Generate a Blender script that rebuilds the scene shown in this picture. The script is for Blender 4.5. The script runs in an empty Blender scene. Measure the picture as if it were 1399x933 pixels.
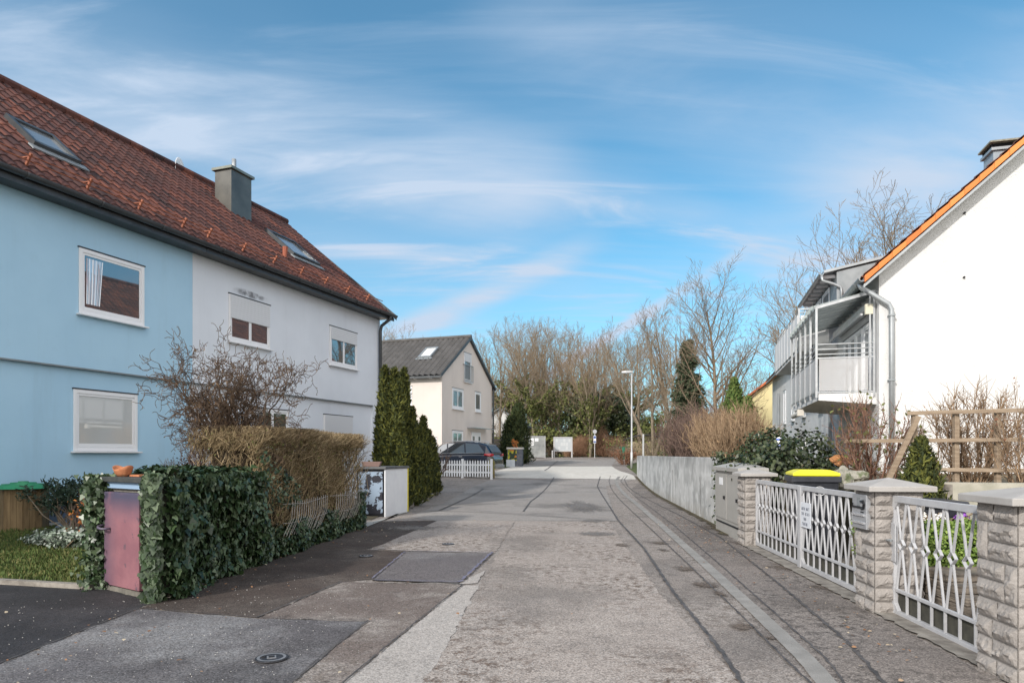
import bpy, bmesh, math, random
import numpy as np
from mathutils import Vector, Matrix, noise
R = math.radians
sc = bpy.context.scene
COL = sc.collection

# ------------------------------------------------------------------ camera
F, CX, HY, EYE = 933.0, 699.5, 620.5, 1.5
cam = bpy.data.cameras.new('camera'); camo = bpy.data.objects.new('camera', cam); COL.objects.link(camo)
camo.location = (0, 0, EYE); camo.rotation_euler = (R(90), 0, 0)
cam.sensor_width = 36; cam.lens = 36*F/1399; cam.shift_y = (HY-466.5)/1399
cam.clip_end = 3000; cam.clip_start = 0.05
sc.camera = camo

# ------------------------------------------------------------------ light
SUN_EL, SUN_DIR = 29.0, (-0.60, -0.80)          # horizontal direction TOWARDS the sun
sc.view_settings.view_transform = 'Standard'; sc.view_settings.look = 'None'
sc.view_settings.gamma = 1; sc.view_settings.use_curve_mapping = False
sc.view_settings.exposure = 0.88
sund = bpy.data.lights.new('sun', 'SUN'); sund.energy = 1.85; sund.angle = R(2.5); sund.color = (1, .955, .89)
suno = bpy.data.objects.new('sun', sund); COL.objects.link(suno)
e = R(SUN_EL); sv = Vector((SUN_DIR[0]*math.cos(e), SUN_DIR[1]*math.cos(e), math.sin(e))).normalized()
suno.rotation_euler = sv.to_track_quat('Z', 'Y').to_euler()
W = bpy.data.worlds.new('World'); sc.world = W; W.use_nodes = True
nt = W.node_tree; nt.nodes.clear()
def N(nt, typ, **kw):
    n = nt.nodes.new(typ)
    for k, v in kw.items():
        if k == 'ins':
            for kk, vv in v.items(): n.inputs[kk].default_value = vv
        else: setattr(n, k, v)
    return n
def world():
    L = nt.links.new
    sky = N(nt, 'ShaderNodeTexSky', sky_type='NISHITA', sun_disc=False, sun_elevation=R(SUN_EL),
            sun_rotation=math.atan2(SUN_DIR[0], SUN_DIR[1]), air_density=1.0, dust_density=0.4, ozone_density=1.6, altitude=300)
    tc = N(nt, 'ShaderNodeTexCoord')
    sep = N(nt, 'ShaderNodeSeparateXYZ'); L(tc.outputs['Generated'], sep.inputs[0])
    zz = N(nt, 'ShaderNodeMath', operation='MAXIMUM', ins={1: 0.0}); L(sep.outputs[2], zz.inputs[0])
    za = N(nt, 'ShaderNodeMath', operation='ADD', ins={1: .22}); L(zz.outputs[0], za.inputs[0])
    dx = N(nt, 'ShaderNodeMath', operation='DIVIDE'); L(sep.outputs[0], dx.inputs[0]); L(za.outputs[0], dx.inputs[1])
    dy = N(nt, 'ShaderNodeMath', operation='DIVIDE'); L(sep.outputs[1], dy.inputs[0]); L(za.outputs[0], dy.inputs[1])
    cmb = N(nt, 'ShaderNodeCombineXYZ'); L(dx.outputs[0], cmb.inputs[0]); L(dy.outputs[0], cmb.inputs[1])
    def layer(rot, scl, nscale, det, lo, hi, off, dist):
        mp = N(nt, 'ShaderNodeMapping'); mp.inputs['Rotation'].default_value = (0, 0, R(rot)); mp.inputs['Scale'].default_value = scl
        mp.inputs['Location'].default_value = off
        L(cmb.outputs[0], mp.inputs[0])
        nz = N(nt, 'ShaderNodeTexNoise', ins={'Scale': nscale, 'Detail': det, 'Roughness': .58, 'Distortion': dist}); L(mp.outputs[0], nz.inputs['Vector'])
        mr = N(nt, 'ShaderNodeMapRange', interpolation_type='SMOOTHSTEP', ins={1: lo, 2: hi}); L(nz.outputs['Fac'], mr.inputs[0])
        return mr.outputs[0]
    a = layer(28, (.55, 1.9, 1), 1.1, 9, .45, .80, (3.1, 1.7, 0), .7)
    b = layer(38, (.5, 2.2, 1), 2.6, 10, .47, .85, (7.7, 4.2, 0), 1.1)
    c = layer(15, (.7, .9, 1), .75, 4, .40, .72, (1.35, 9.1, 0), .2)
    m1 = N(nt, 'ShaderNodeMath', operation='MULTIPLY', ins={1: .72}); L(a, m1.inputs[0])
    m2 = N(nt, 'ShaderNodeMath', operation='MULTIPLY', ins={1: .60}); L(b, m2.inputs[0])
    ad = N(nt, 'ShaderNodeMath', operation='ADD'); L(m1.outputs[0], ad.inputs[0]); L(m2.outputs[0], ad.inputs[1])
    cm = N(nt, 'ShaderNodeMath', operation='MULTIPLY_ADD', ins={1: .7, 2: .45}); L(c, cm.inputs[0])
    m3 = N(nt, 'ShaderNodeMath', operation='MULTIPLY', use_clamp=True); L(ad.outputs[0], m3.inputs[0]); L(cm.outputs[0], m3.inputs[1])
    c2 = N(nt, 'ShaderNodeMath', operation='MULTIPLY_ADD', ins={1: .16}); L(c, c2.inputs[0]); L(m3.outputs[0], c2.inputs[2])
    c3 = N(nt, 'ShaderNodeMath', operation='ADD', ins={1: .07}); L(c2.outputs[0], c3.inputs[0]); c2 = c3
    def band(p1, p2, w, amt, nz):
        d1 = Vector(((p1[0]-CX)/F, 1, (HY-p1[1])/F)); d2 = Vector(((p2[0]-CX)/F, 1, (HY-p2[1])/F)); n = d1.cross(d2).normalized()
        dt = N(nt, 'ShaderNodeVectorMath', operation='DOT_PRODUCT'); L(tc.outputs['Generated'], dt.inputs[0]); dt.inputs[1].default_value = n
        ab = N(nt, 'ShaderNodeMath', operation='ABSOLUTE'); L(dt.outputs['Value'], ab.inputs[0])
        mr = N(nt, 'ShaderNodeMapRange', interpolation_type='SMOOTHSTEP', ins={1: 0, 2: w, 3: amt, 4: 0}); L(ab.outputs[0], mr.inputs[0])
        mm = (d1+d2).normalized(); dm = N(nt, 'ShaderNodeVectorMath', operation='DOT_PRODUCT'); L(tc.outputs['Generated'], dm.inputs[0]); dm.inputs[1].default_value = mm
        half = d1.normalized().dot(mm); mr2 = N(nt, 'ShaderNodeMapRange', interpolation_type='SMOOTHSTEP', ins={1: half*.97, 2: half+(1-half)*.45}); L(dm.outputs['Value'], mr2.inputs[0])
        q = N(nt, 'ShaderNodeMath', operation='MULTIPLY'); L(mr.outputs[0], q.inputs[0]); L(mr2.outputs[0], q.inputs[1])
        nn = N(nt, 'ShaderNodeMath', operation='MULTIPLY_ADD', ins={1: .9, 2: .25}); L(nz, nn.inputs[0])
        q2 = N(nt, 'ShaderNodeMath', operation='MULTIPLY'); L(q.outputs[0], q2.inputs[0]); L(nn.outputs[0], q2.inputs[1]); return q2.outputs[0]
    soft = layer(30, (.7, 1.6, 1), 1.7, 9, .30, .70, (5.1, 3.3, 0), .5)
    acc = c2.outputs[0]
    for args in (((-250, 60), (950, 300), .12, .50, soft), ((700, 40), (1250, 230), .10, .32, soft), ((560, 150), (1250, 420), .05, .42, b), ((900, 20), (1500, 90), .06, .3, b), ((480, 250), (1000, 300), .035, .55, b), ((440, 330), (800, 400), .035, .55, b), ((540, 460), (700, 385), .03, .8, soft), ((800, 480), (880, 430), .014, .9, soft), ((1120, 360), (1550, 120), .16, .62, soft)):
        o = band(*args); s2 = N(nt, 'ShaderNodeMath', operation='ADD'); L(acc, s2.inputs[0]); L(o, s2.inputs[1]); acc = s2.outputs[0]
    hz = N(nt, 'ShaderNodeMapRange', interpolation_type='SMOOTHSTEP', ins={1: .36, 2: .0, 3: 0, 4: .60}); L(sep.outputs[2], hz.inputs[0])
    hn_ = N(nt, 'ShaderNodeMath', operation='MULTIPLY_ADD', ins={1: .8, 2: .5}); L(b, hn_.inputs[0]); hm = N(nt, 'ShaderNodeMath', operation='MULTIPLY'); L(hz.outputs[0], hm.inputs[0]); L(hn_.outputs[0], hm.inputs[1])
    s4 = N(nt, 'ShaderNodeMath', operation='ADD'); L(acc, s4.inputs[0]); L(hm.outputs[0], s4.inputs[1]); acc = s4.outputs[0]
    # added bright veil in the unseen sky behind, to lift light on shaded walls
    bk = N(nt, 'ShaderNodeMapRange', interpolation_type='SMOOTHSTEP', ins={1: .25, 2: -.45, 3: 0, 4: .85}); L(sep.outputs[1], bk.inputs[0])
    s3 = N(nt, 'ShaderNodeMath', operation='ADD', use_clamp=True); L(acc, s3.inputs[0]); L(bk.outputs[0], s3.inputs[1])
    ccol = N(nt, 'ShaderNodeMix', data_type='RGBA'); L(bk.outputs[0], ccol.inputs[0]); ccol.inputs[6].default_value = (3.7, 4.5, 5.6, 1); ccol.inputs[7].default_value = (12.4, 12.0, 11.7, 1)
    tint = N(nt, 'ShaderNodeMix', data_type='RGBA', blend_type='MULTIPLY'); tint.inputs[0].default_value = 1
    tint.inputs[7].default_value = (.50, 1.06, 1.12, 1); L(sky.outputs[0], tint.inputs[6])
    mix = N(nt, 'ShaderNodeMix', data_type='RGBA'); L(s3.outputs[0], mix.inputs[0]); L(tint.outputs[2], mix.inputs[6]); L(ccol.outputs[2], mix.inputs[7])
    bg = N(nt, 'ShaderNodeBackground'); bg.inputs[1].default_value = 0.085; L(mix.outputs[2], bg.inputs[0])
    out = N(nt, 'ShaderNodeOutputWorld'); L(bg.outputs[0], out.inputs[0])
world()

# ------------------------------------------------------------------ terrain and pixel helpers (authoring only)
GY = [-60, 24, 27, 30, 33, 35, 39, 42, 46, 50, 57, 65, 80, 900]
GZ = [0, 0, .05, .16, .33, .47, .57, .63, .76, .88, 1.06, 1.22, 1.3, 1.3]
def g(y): return float(np.interp(y, GY, GZ))
def G(px, py):
    k = (px-CX)/F; m = (py-HY)/F
    lo, hi = .5, 200.
    for _ in range(50):
        d = (lo+hi)/2
        if EYE-m*d > g(d): lo = d
        else: hi = d
    return (k*d, d)
def at(px, py, d): return Vector(((px-CX)*d/F, d, EYE-(py-HY)*d/F))
def onplane(O, ang, px, py):
    """(s, z) on the vertical plane through O with local X direction ang"""
    k = (px-CX)/F; c, s_ = math.cos(ang), math.sin(ang)
    s = (k*O[1]-O[0])/(c-k*s_); d = O[1]+s*s_
    return s, EYE-(py-HY)*d/F

# ------------------------------------------------------------------ materials
MATS = {}
def ramp(nt, cols):
    r = nt.nodes.new('ShaderNodeValToRGB'); el = r.color_ramp.elements
    while len(el) < len(cols): el.new(.5)
    for e_, (p, c) in zip(el, cols): e_.position = p; e_.color = (*c, 1)
    return r
def M(name, c1, c2=None, scale=4, rough=.8, bump=0, bscale=60, metal=0, contrast=(.35, .65), island=False, stretch=(1, 1, 1),
      fine=0, finescale=150, spec=.5, trans=0, alpha=1, coat=0, third=None, bdist=.02):
    if name in MATS: return MATS[name]
    m = bpy.data.materials.new(name); m.use_nodes = True; t = m.node_tree; L = t.links.new
    b = t.nodes['Principled BSDF']; b.inputs['Roughness'].default_value = rough; b.inputs['Metallic'].default_value = metal
    b.inputs['Specular IOR Level'].default_value = spec; b.inputs['Transmission Weight'].default_value = trans; b.inputs['Alpha'].default_value = alpha
    b.inputs['Coat Weight'].default_value = coat
    b.inputs['Base Color'].default_value = (*c1, 1)
    tc = t.nodes.new('ShaderNodeTexCoord'); mp = t.nodes.new('ShaderNodeMapping'); mp.inputs['Scale'].default_value = stretch; L(tc.outputs['Object'], mp.inputs[0])
    colout = None
    if c2 is not None:
        if island:
            ge = t.nodes.new('ShaderNodeNewGeometry'); fac = ge.outputs['Random Per Island']
        else:
            nz = N(t, 'ShaderNodeTexNoise', ins={'Scale': scale, 'Detail': 8, 'Roughness': .6}); L(mp.outputs[0], nz.inputs['Vector'])
            mr = N(t, 'ShaderNodeMapRange', ins={1: contrast[0], 2: contrast[1]}); L(nz.outputs['Fac'], mr.inputs[0]); fac = mr.outputs[0]
        cols = [(0, c1), (1, c2)] if third is None else [(0, c1), (.55, c2), (.93, third)]
        r = ramp(t, cols); L(fac, r.inputs[0]); colout = r.outputs[0]
    if fine:
        nf = N(t, 'ShaderNodeTexNoise', ins={'Scale': finescale, 'Detail': 3, 'Roughness': .7}); L(tc.outputs['Object'], nf.inputs['Vector'])
        mf = N(t, 'ShaderNodeMapRange', ins={1: .3, 2: .7, 3: 1-fine, 4: 1+fine}); L(nf.outputs['Fac'], mf.inputs[0])
        mx = N(t, 'ShaderNodeMix', data_type='RGBA', blend_type='MULTIPLY'); mx.inputs[0].default_value = 1
        if colout: L(colout, mx.inputs[6])
        else: mx.inputs[6].default_value = (*c1, 1)
        L(mf.outputs[0], mx.inputs[7]); colout = mx.outputs[2]
    if colout: L(colout, b.inputs['Base Color'])
    if bump:
        nb = N(t, 'ShaderNodeTexNoise', ins={'Scale': bscale, 'Detail': 6}); L(mp.outputs[0], nb.inputs['Vector'])
        bp = N(t, 'ShaderNodeBump', ins={'Strength': bump, 'Distance': bdist}); L(nb.outputs['Fac'], bp.inputs['Height']); L(bp.outputs[0], b.inputs['Normal'])
    MATS[name] = m; return m
def mix_layer(t, prev, fac, col):
    mx = N(t, 'ShaderNodeMix', data_type='RGBA'); t.links.new(fac, mx.inputs[0]); t.links.new(prev, mx.inputs[6]); mx.inputs[7].default_value = (*col, 1)
    return mx.outputs[2]
def noise_fac(t, vec, scale, lo, hi, detail=8, rough=.6, dist=0, gain=1):
    nz = N(t, 'ShaderNodeTexNoise', ins={'Scale': scale, 'Detail': detail, 'Roughness': rough, 'Distortion': dist}); t.links.new(vec, nz.inputs['Vector'])
    mr = N(t, 'ShaderNodeMapRange', interpolation_type='SMOOTHSTEP', ins={1: lo, 2: hi, 3: 0, 4: gain}); t.links.new(nz.outputs['Fac'], mr.inputs[0])
    return mr.outputs[0]
def asphalt(name, base, light, brown=(.10, .075, .055), brown_amt=.5, light_amt=.5, seed=0, wet=0, grain=.45):
    m = bpy.data.materials.new(name); m.use_nodes = True; t = m.node_tree; L = t.links.new; b = t.nodes['Principled BSDF']
    tc = t.nodes.new('ShaderNodeTexCoord'); mp = t.nodes.new('ShaderNodeMapping'); mp.inputs['Location'].default_value = (seed*7.3, seed*3.1, 0); L(tc.outputs['Object'], mp.inputs[0]); v = mp.outputs[0]
    rgb = t.nodes.new('ShaderNodeRGB'); rgb.outputs[0].default_value = (*base, 1); c = rgb.outputs[0]
    c = mix_layer(t, c, noise_fac(t, v, .55, .42, .66, gain=light_amt), light)
    c = mix_layer(t, c, noise_fac(t, v, 2.2, .5, .75, gain=light_amt*.7, dist=.6), light)
    # brown moss/dirt flecks: big mask x small flecks
    big = noise_fac(t, v, .55, .36, .58, detail=5); sm = noise_fac(t, v, 9, .46, .60, detail=9, rough=.8)
    mu = N(t, 'ShaderNodeMath', operation='MULTIPLY'); L(big, mu.inputs[0]); L(sm, mu.inputs[1])
    mu2 = N(t, 'ShaderNodeMath', operation='MULTIPLY', ins={1: brown_amt}); L(mu.outputs[0], mu2.inputs[0])
    c = mix_layer(t, c, mu2.outputs[0], brown)
    c = mix_layer(t, c, noise_fac(t, v, 1.3, .60, .74, detail=7, gain=brown_amt*.35), brown)
    dk = tuple(x*.52 for x in base)
    c = mix_layer(t, c, noise_fac(t, v, .38, .50, .66, detail=9, rough=.65, gain=.75), dk)
    c = mix_layer(t, c, noise_fac(t, v, 3.2, .56, .70, detail=9, rough=.7, gain=.65), dk)
    # aggregate grain
    vo = N(t, 'ShaderNodeTexVoronoi', ins={'Scale': 95}); L(v, vo.inputs['Vector'])
    sp = N(t, 'ShaderNodeSeparateColor'); L(vo.outputs['Color'], sp.inputs[0])
    mf = N(t, 'ShaderNodeMapRange', ins={1: 0, 2: 1, 3: 1-grain, 4: 1+grain}); L(sp.outputs[0], mf.inputs[0])
    mx = N(t, 'ShaderNodeMix', data_type='RGBA', blend_type='MULTIPLY'); mx.inputs[0].default_value = 1; L(c, mx.inputs[6]); L(mf.outputs[0], mx.inputs[7])
    c = mx.outputs[2]
    # bright grit
    vo2 = N(t, 'ShaderNodeTexVoronoi', ins={'Scale': 28}); L(v, vo2.inputs['Vector'])
    gm = N(t, 'ShaderNodeMapRange', ins={1: .10, 2: .14, 3: .55, 4: 0}); L(vo2.outputs['Distance'], gm.inputs[0])
    c = mix_layer(t, c, gm.outputs[0], tuple(min(.7, x*2.2) for x in light))
    L(c, b.inputs['Base Color'])
    rr = N(t, 'ShaderNodeMapRange', ins={1: 0, 2: 1, 3: .92-wet, 4: .75-wet}); L(noise_fac(t, v, .8, .4, .7), rr.inputs[0]); L(rr.outputs[0], b.inputs['Roughness'])
    b.inputs['Specular IOR Level'].default_value = .35
    nb = N(t, 'ShaderNodeTexNoise', ins={'Scale': 90, 'Detail': 4}); L(v, nb.inputs['Vector'])
    bp = N(t, 'ShaderNodeBump', ins={'Strength': .5, 'Distance': .012}); L(nb.outputs['Fac'], bp.inputs['Height']); L(bp.outputs[0], b.inputs['Normal'])
    return m
def tile_mat(name, cols, rough=.75, wear=None):
    m = bpy.data.materials.new(name); m.use_nodes = True; t = m.node_tree; L = t.links.new; b = t.nodes['Principled BSDF']
    uv = t.nodes.new('ShaderNodeUVMap'); fl = N(t, 'ShaderNodeVectorMath', operation='FLOOR'); L(uv.outputs[0], fl.inputs[0])
    wn = N(t, 'ShaderNodeTexWhiteNoise', noise_dimensions='2D'); L(fl.outputs[0], wn.inputs['Vector'])
    r = ramp(t, cols); L(wn.outputs['Value'], r.inputs[0]); c = r.outputs[0]
    tc = t.nodes.new('ShaderNodeTexCoord')
    if wear:
        c = mix_layer(t, c, noise_fac(t, tc.outputs['Object'], .8, .45, .72, detail=8, gain=.75), wear[0])
        c = mix_layer(t, c, noise_fac(t, tc.outputs['Object'], 9, .66, .74, detail=5, gain=.6), wear[1])
    L(c, b.inputs['Base Color']); b.inputs['Roughness'].default_value = rough
    nb = N(t, 'ShaderNodeTexNoise', ins={'Scale': 70, 'Detail': 4}); L(tc.outputs['Object'], nb.inputs['Vector'])
    bp = N(t, 'ShaderNodeBump', ins={'Strength': .25, 'Distance': .01}); L(nb.outputs['Fac'], bp.inputs['Height']); L(bp.outputs[0], b.inputs['Normal'])
    return m
def glass_mat(name, base=(.035, .04, .045), refl=.28, rough=.02):
    m = bpy.data.materials.new(name); m.use_nodes = True; t = m.node_tree; L = t.links.new; b = t.nodes['Principled BSDF']
    b.inputs['Base Color'].default_value = (*base, 1); b.inputs['Roughness'].default_value = .3
    gl = N(t, 'ShaderNodeBsdfGlossy', ins={'Roughness': rough}); gl.inputs['Color'].default_value = (.9, .93, .95, 1)
    mx = N(t, 'ShaderNodeMixShader', ins={0: refl}); L(b.outputs[0], mx.inputs[1]); L(gl.outputs[0], mx.inputs[2])
    L(mx.outputs[0], t.nodes['Material Output'].inputs[0]); return m

# ------------------------------------------------------------------ objects
def tag(o, label=None, cat=None, group=None, kind=None):
    if label: o['label'] = label
    if cat: o['category'] = cat
    if group: o['group'] = group
    if kind: o['kind'] = kind
    return o
def thing(name, label, cat, loc=(0, 0, 0), rz=0, group=None):
    o = bpy.data.objects.new(name, None); COL.objects.link(o); o.location = loc; o.rotation_euler = (0, 0, rz); o.empty_display_size = .2
    return tag(o, label, cat, group)
def link(name, me, parent=None, loc=(0, 0, 0), rz=0):
    o = bpy.data.objects.new(name, me); COL.objects.link(o); o.location = loc; o.rotation_euler = (0, 0, rz)
    if parent: o.parent = parent
    return o
def copy_tree(o, parent=None):
    c = o.copy(); COL.objects.link(c)
    if parent: c.parent = parent
    for ch in o.children: copy_tree(ch, c)
    return c
class MB:
    def __init__(s): s.v = []; s.f = []; s.uv = []
    def add(s, vs, fs):
        n = len(s.v); s.v += [tuple(x) for x in vs]; s.f += [tuple(i+n for i in f) for f in fs]; return s
    def box(s, x0, x1, y0, y1, z0, z1, rot=None, c=None):
        vs = [(x, y, z) for z in (z0, z1) for y in (y0, y1) for x in (x0, x1)]
        if rot is not None:
            c = Vector(c or ((x0+x1)/2, (y0+y1)/2, (z0+z1)/2)); vs = [rot @ (Vector(v)-c)+c for v in vs]
        return s.add(vs, [(0, 2, 3, 1), (4, 5, 7, 6), (0, 1, 5, 4), (2, 6, 7, 3), (0, 4, 6, 2), (1, 3, 7, 5)])
    def bar(s, a, b, w, h=None, up=(0, 0, 1)):
        h = h or w; a = Vector(a); b = Vector(b); d = (b-a).normalized(); up = Vector(up)
        if abs(d.dot(up)) > .98: up = Vector((1, 0, 0))
        x = d.cross(up).normalized()*w/2; y = x.cross(d).normalized()*h/2
        vs = [p+i*x+j*y for p in (a, b) for i, j in ((-1, -1), (1, -1), (1, 1), (-1, 1))]
        return s.add(vs, [(0, 1, 2, 3), (7, 6, 5, 4), (0, 4, 5, 1), (1, 5, 6, 2), (2, 6, 7, 3), (3, 7, 4, 0)])
    def tube(s, pts, r, n=10, cap=True):
        pts = [Vector(p) for p in pts]; rr = r if isinstance(r, (list, tuple)) else [r]*len(pts)
        base = len(s.v); px = None
        for i, p in enumerate(pts):
            d = ((pts[min(i+1, len(pts)-1)]-pts[max(i-1, 0)])).normalized()
            if px is None:
                px = d.cross(Vector((0, 0, 1)) if abs(d.z) < .9 else Vector((1, 0, 0))).normalized()
            px = (px-d*px.dot(d)).normalized(); py = d.cross(px)
            for k in range(n):
                a = 2*math.pi*k/n; s.v.append(tuple(p+rr[i]*(math.cos(a)*px+math.sin(a)*py)))
        for i in range(len(pts)-1):
            for k in range(n):
                a = base+i*n+k; b = base+i*n+(k+1) % n; s.f.append((a, b, b+n, a+n))
        if cap:
            s.f.append(tuple(base+k for k in range(n))[::-1]); s.f.append(tuple(base+(len(pts)-1)*n+k for k in range(n)))
        return s
    def prism(s, poly, fn0, fn1):
        """poly of 2-D points, fn0/fn1 map a point to 3-D on either side"""
        n = len(poly); base = len(s.v)
        s.v += [tuple(fn0(p)) for p in poly]+[tuple(fn1(p)) for p in poly]
        s.f.append(tuple(range(base, base+n))[::-1]); s.f.append(tuple(range(base+n, base+2*n)))
        for i in range(n):
            j = (i+1) % n; s.f.append((base+i, base+j, base+n+j, base+n+i))
        return s
    def mesh(s, name):
        me = bpy.data.meshes.new(name); me.from_pydata(s.v, [], s.f); me.update(); return me
    def build(s, name, mat, parent=None, loc=(0, 0, 0), rz=0, bevel=0, smooth=False, fix=True):
        me = s.mesh(name)
        if fix:
            bm = bmesh.new(); bm.from_mesh(me); bmesh.ops.recalc_face_normals(bm, faces=bm.faces); bm.to_mesh(me); bm.free()
        me.materials.append(mat)
        if smooth: me.polygons.foreach_set('use_smooth', [True]*len(me.polygons))
        o = link(name, me, parent, loc, rz)
        if bevel:
            b = o.modifiers.new('bevel', 'BEVEL'); b.width = bevel; b.segments = 2; b.limit_method = 'ANGLE'; b.harden_normals = False
        return o
def npmesh(name, V, Fq, mat, smooth=False):
    V = np.asarray(V, dtype=np.float32); Fq = np.asarray(Fq, dtype=np.int32); k = Fq.shape[1]
    me = bpy.data.meshes.new(name); me.vertices.add(len(V)); me.vertices.foreach_set('co', V.ravel())
    me.loops.add(Fq.size); me.loops.foreach_set('vertex_index', Fq.ravel())
    me.polygons.add(len(Fq)); me.polygons.foreach_set('loop_start', np.arange(0, Fq.size, k, dtype=np.int32)); me.polygons.foreach_set('loop_total', np.full(len(Fq), k, dtype=np.int32))
    if smooth: me.polygons.foreach_set('use_smooth', np.ones(len(Fq), dtype=bool))
    me.update(calc_edges=True); me.validate(); me.materials.append(mat); return me
def unit(a): return a/np.maximum(np.linalg.norm(a, axis=1, keepdims=True), 1e-9)
def segs_mesh(name, P0, P1, R0, R1, mat, n=3):
    P0 = np.asarray(P0, float); P1 = np.asarray(P1, float); R0 = np.asarray(R0, float); R1 = np.asarray(R1, float)
    d = unit(P1-P0); ref = np.where(np.abs(d[:, 2:3]) < .9, np.array([[0, 0, 1.]]), np.array([[1., 0, 0]]))
    x = unit(np.cross(d, ref)); y = np.cross(d, x); m = len(P0)
    V = np.zeros((m, 2*n, 3))
    for k in range(n):
        a = 2*math.pi*k/n; o = math.cos(a)*x+math.sin(a)*y
        V[:, k] = P0+o*R0[:, None]; V[:, n+k] = P1+o*R1[:, None]
    base = np.arange(m)[:, None]*2*n; Fs = []
    for k in range(n):
        j = (k+1) % n; Fs.append(np.concatenate([base+k, base+j, base+n+j, base+n+k], 1))
    return npmesh(name, V.reshape(-1, 3), np.concatenate(Fs), mat, smooth=n > 3)
LEAF = {   # template polygons in the (x, y) plane, y = length
    'oval': [(0, 0), (.32, .3), (.3, .7), (0, 1), (-.3, .7), (-.32, .3)],
    'ivy': [(0, -.05), (.38, -.12), (.55, .18), (.33, .38), (.28, .6), (0, 1), (-.28, .6), (-.33, .38), (-.55, .18), (-.38, -.12)],
    'blade': [(0, 0), (.12, .3), (.1, .75), (0, 1), (-.1, .75), (-.12, .3)],
    'tri': [(-.3, 0), (.3, 0), (0, 1)]}
def leaves(name, C, nrm, size, mat, kind='oval', rng=None, droop=.0, up=None):
    """leaf at every C facing nrm; up: preferred tip direction"""
    rng = rng or np.random.default_rng(1); C = np.asarray(C, float); nrm = unit(np.asarray(nrm, float)); m = len(C)
    u = rng.normal(size=(m, 3)) if up is None else np.asarray(up, float)+rng.normal(size=(m, 3))*.35
    t = unit(u-(u*nrm).sum(1, keepdims=True)*nrm); b = np.cross(t, nrm)
    T = np.array(LEAF[kind]); k = len(T); s = np.broadcast_to(size, (m,))[:, None, None]
    fold = np.abs(T[:, 0])*.35 - T[:, 1]**2*droop
    V = C[:, None, :]+s*(T[None, :, 0:1]*b[:, None, :]+T[None, :, 1:2]*t[:, None, :]+fold[None, :, None]*nrm[:, None, :])
    Fq = np.arange(m*k).reshape(m, k)
    return npmesh(name, V.reshape(-1, 3), Fq, mat)

# ------------------------------------------------------------------ ground sheets
def sheet(name, pts, mat, off, world_xy=False, kind='structure'):
    P = [p if world_xy else G(*p) for p in pts]
    if .003 < off < .0125:      # worn, slightly ragged edge of a surface layer
        Q = []
        for a, b in zip(P, P[1:]+P[:1]):
            Ld = math.hypot(b[0]-a[0], b[1]-a[1]); n_ = max(1, min(160, int(Ld/.07)))
            for i in range(n_):
                x, y = a[0]+(b[0]-a[0])*i/n_, a[1]+(b[1]-a[1])*i/n_; am = .028*min(1, i, n_-i)
                nx, ny = -(b[1]-a[1])/Ld, (b[0]-a[0])/Ld; dn = am*noise.fractal(Vector((x*6, y*6, off*900)), .7, 2.1, 4); Q.append((x+nx*dn, y+ny*dn))
        P = Q
    bm = bmesh.new(); f = bm.faces.new([bm.verts.new((x, y, 0)) for x, y in P])
    for yy in GY[1:-1]:
        bmesh.ops.bisect_plane(bm, geom=bm.verts[:]+bm.edges[:]+bm.faces[:], plane_co=(0, yy, 0), plane_no=(0, 1, 0))
    for v in bm.verts: v.co.z = g(v.co.y)+off
    bmesh.ops.recalc_face_normals(bm, faces=bm.faces)
    for f in bm.faces:
        if f.normal.z < 0: f.normal_flip()
    me = bpy.data.meshes.new(name); bm.to_mesh(me); bm.free(); me.materials.append(mat)
    o = link(name, me); tag(o, kind=kind); return o
def ribbon(name, pts, w, mat, off, seed=0, jit=.35, world_xy=False, step=.07):
    P = [Vector((*(p if world_xy else G(*p)), 0)) for p in pts]; rnd = random.Random(seed); out = []
    for a, b in zip(P, P[1:]):
        n = max(2, int((b-a).length/step)); out += [a.lerp(b, i/n) for i in range(n)]
    out.append(P[-1])
    # smooth the corners
    for _ in range(6): out = [out[0]]+[(out[i-1]+out[i]*2+out[i+1])/4 for i in range(1, len(out)-1)]+[out[-1]]
    mb = MB(); vs = []
    for i, p in enumerate(out):
        d = (out[min(i+1, len(out)-1)]-out[max(i-1, 0)]).normalized(); nn = Vector((-d.y, d.x, 0))
        ww = w*(1+jit*noise.noise(Vector((i*.83, seed, 0)))*2)/2; o = nn*w*jit*noise.noise(Vector((i*.6, seed+5, 3)))
        for sgn in (-1, 1):
            q = p+o+nn*ww*sgn; vs.append((q.x, q.y, g(q.y)+off))
    mb.add(vs, [(2*i, 2*i+1, 2*i+3, 2*i+2) for i in range(len(out)-1)])
    o = mb.build(name, mat); tag(o, kind='structure'); return o

m_soil = M('soil', (.06, .045, .03), (.11, .10, .05), scale=2.5, rough=.95, bump=.6, bscale=30)
m_grassg = M('grass_ground', (.045, .06, .018), (.10, .12, .03), scale=1.2, rough=.95, bump=.8, bscale=60)
gm = MB(); ys = sorted(set(GY[:-1]+[120, 260, 700])); xs = [-500, -60, -20, 20, 60, 500]
for y in ys:
    for x in xs: gm.v.append((x, y, g(y)-.02))
for j in range(len(ys)-1):
    for i in range(len(xs)-1): a = j*len(xs)+i; gm.f.append((a, a+1, a+len(xs)+1, a+len(xs)))
tag(gm.build('ground', m_grassg), kind='structure')

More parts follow.
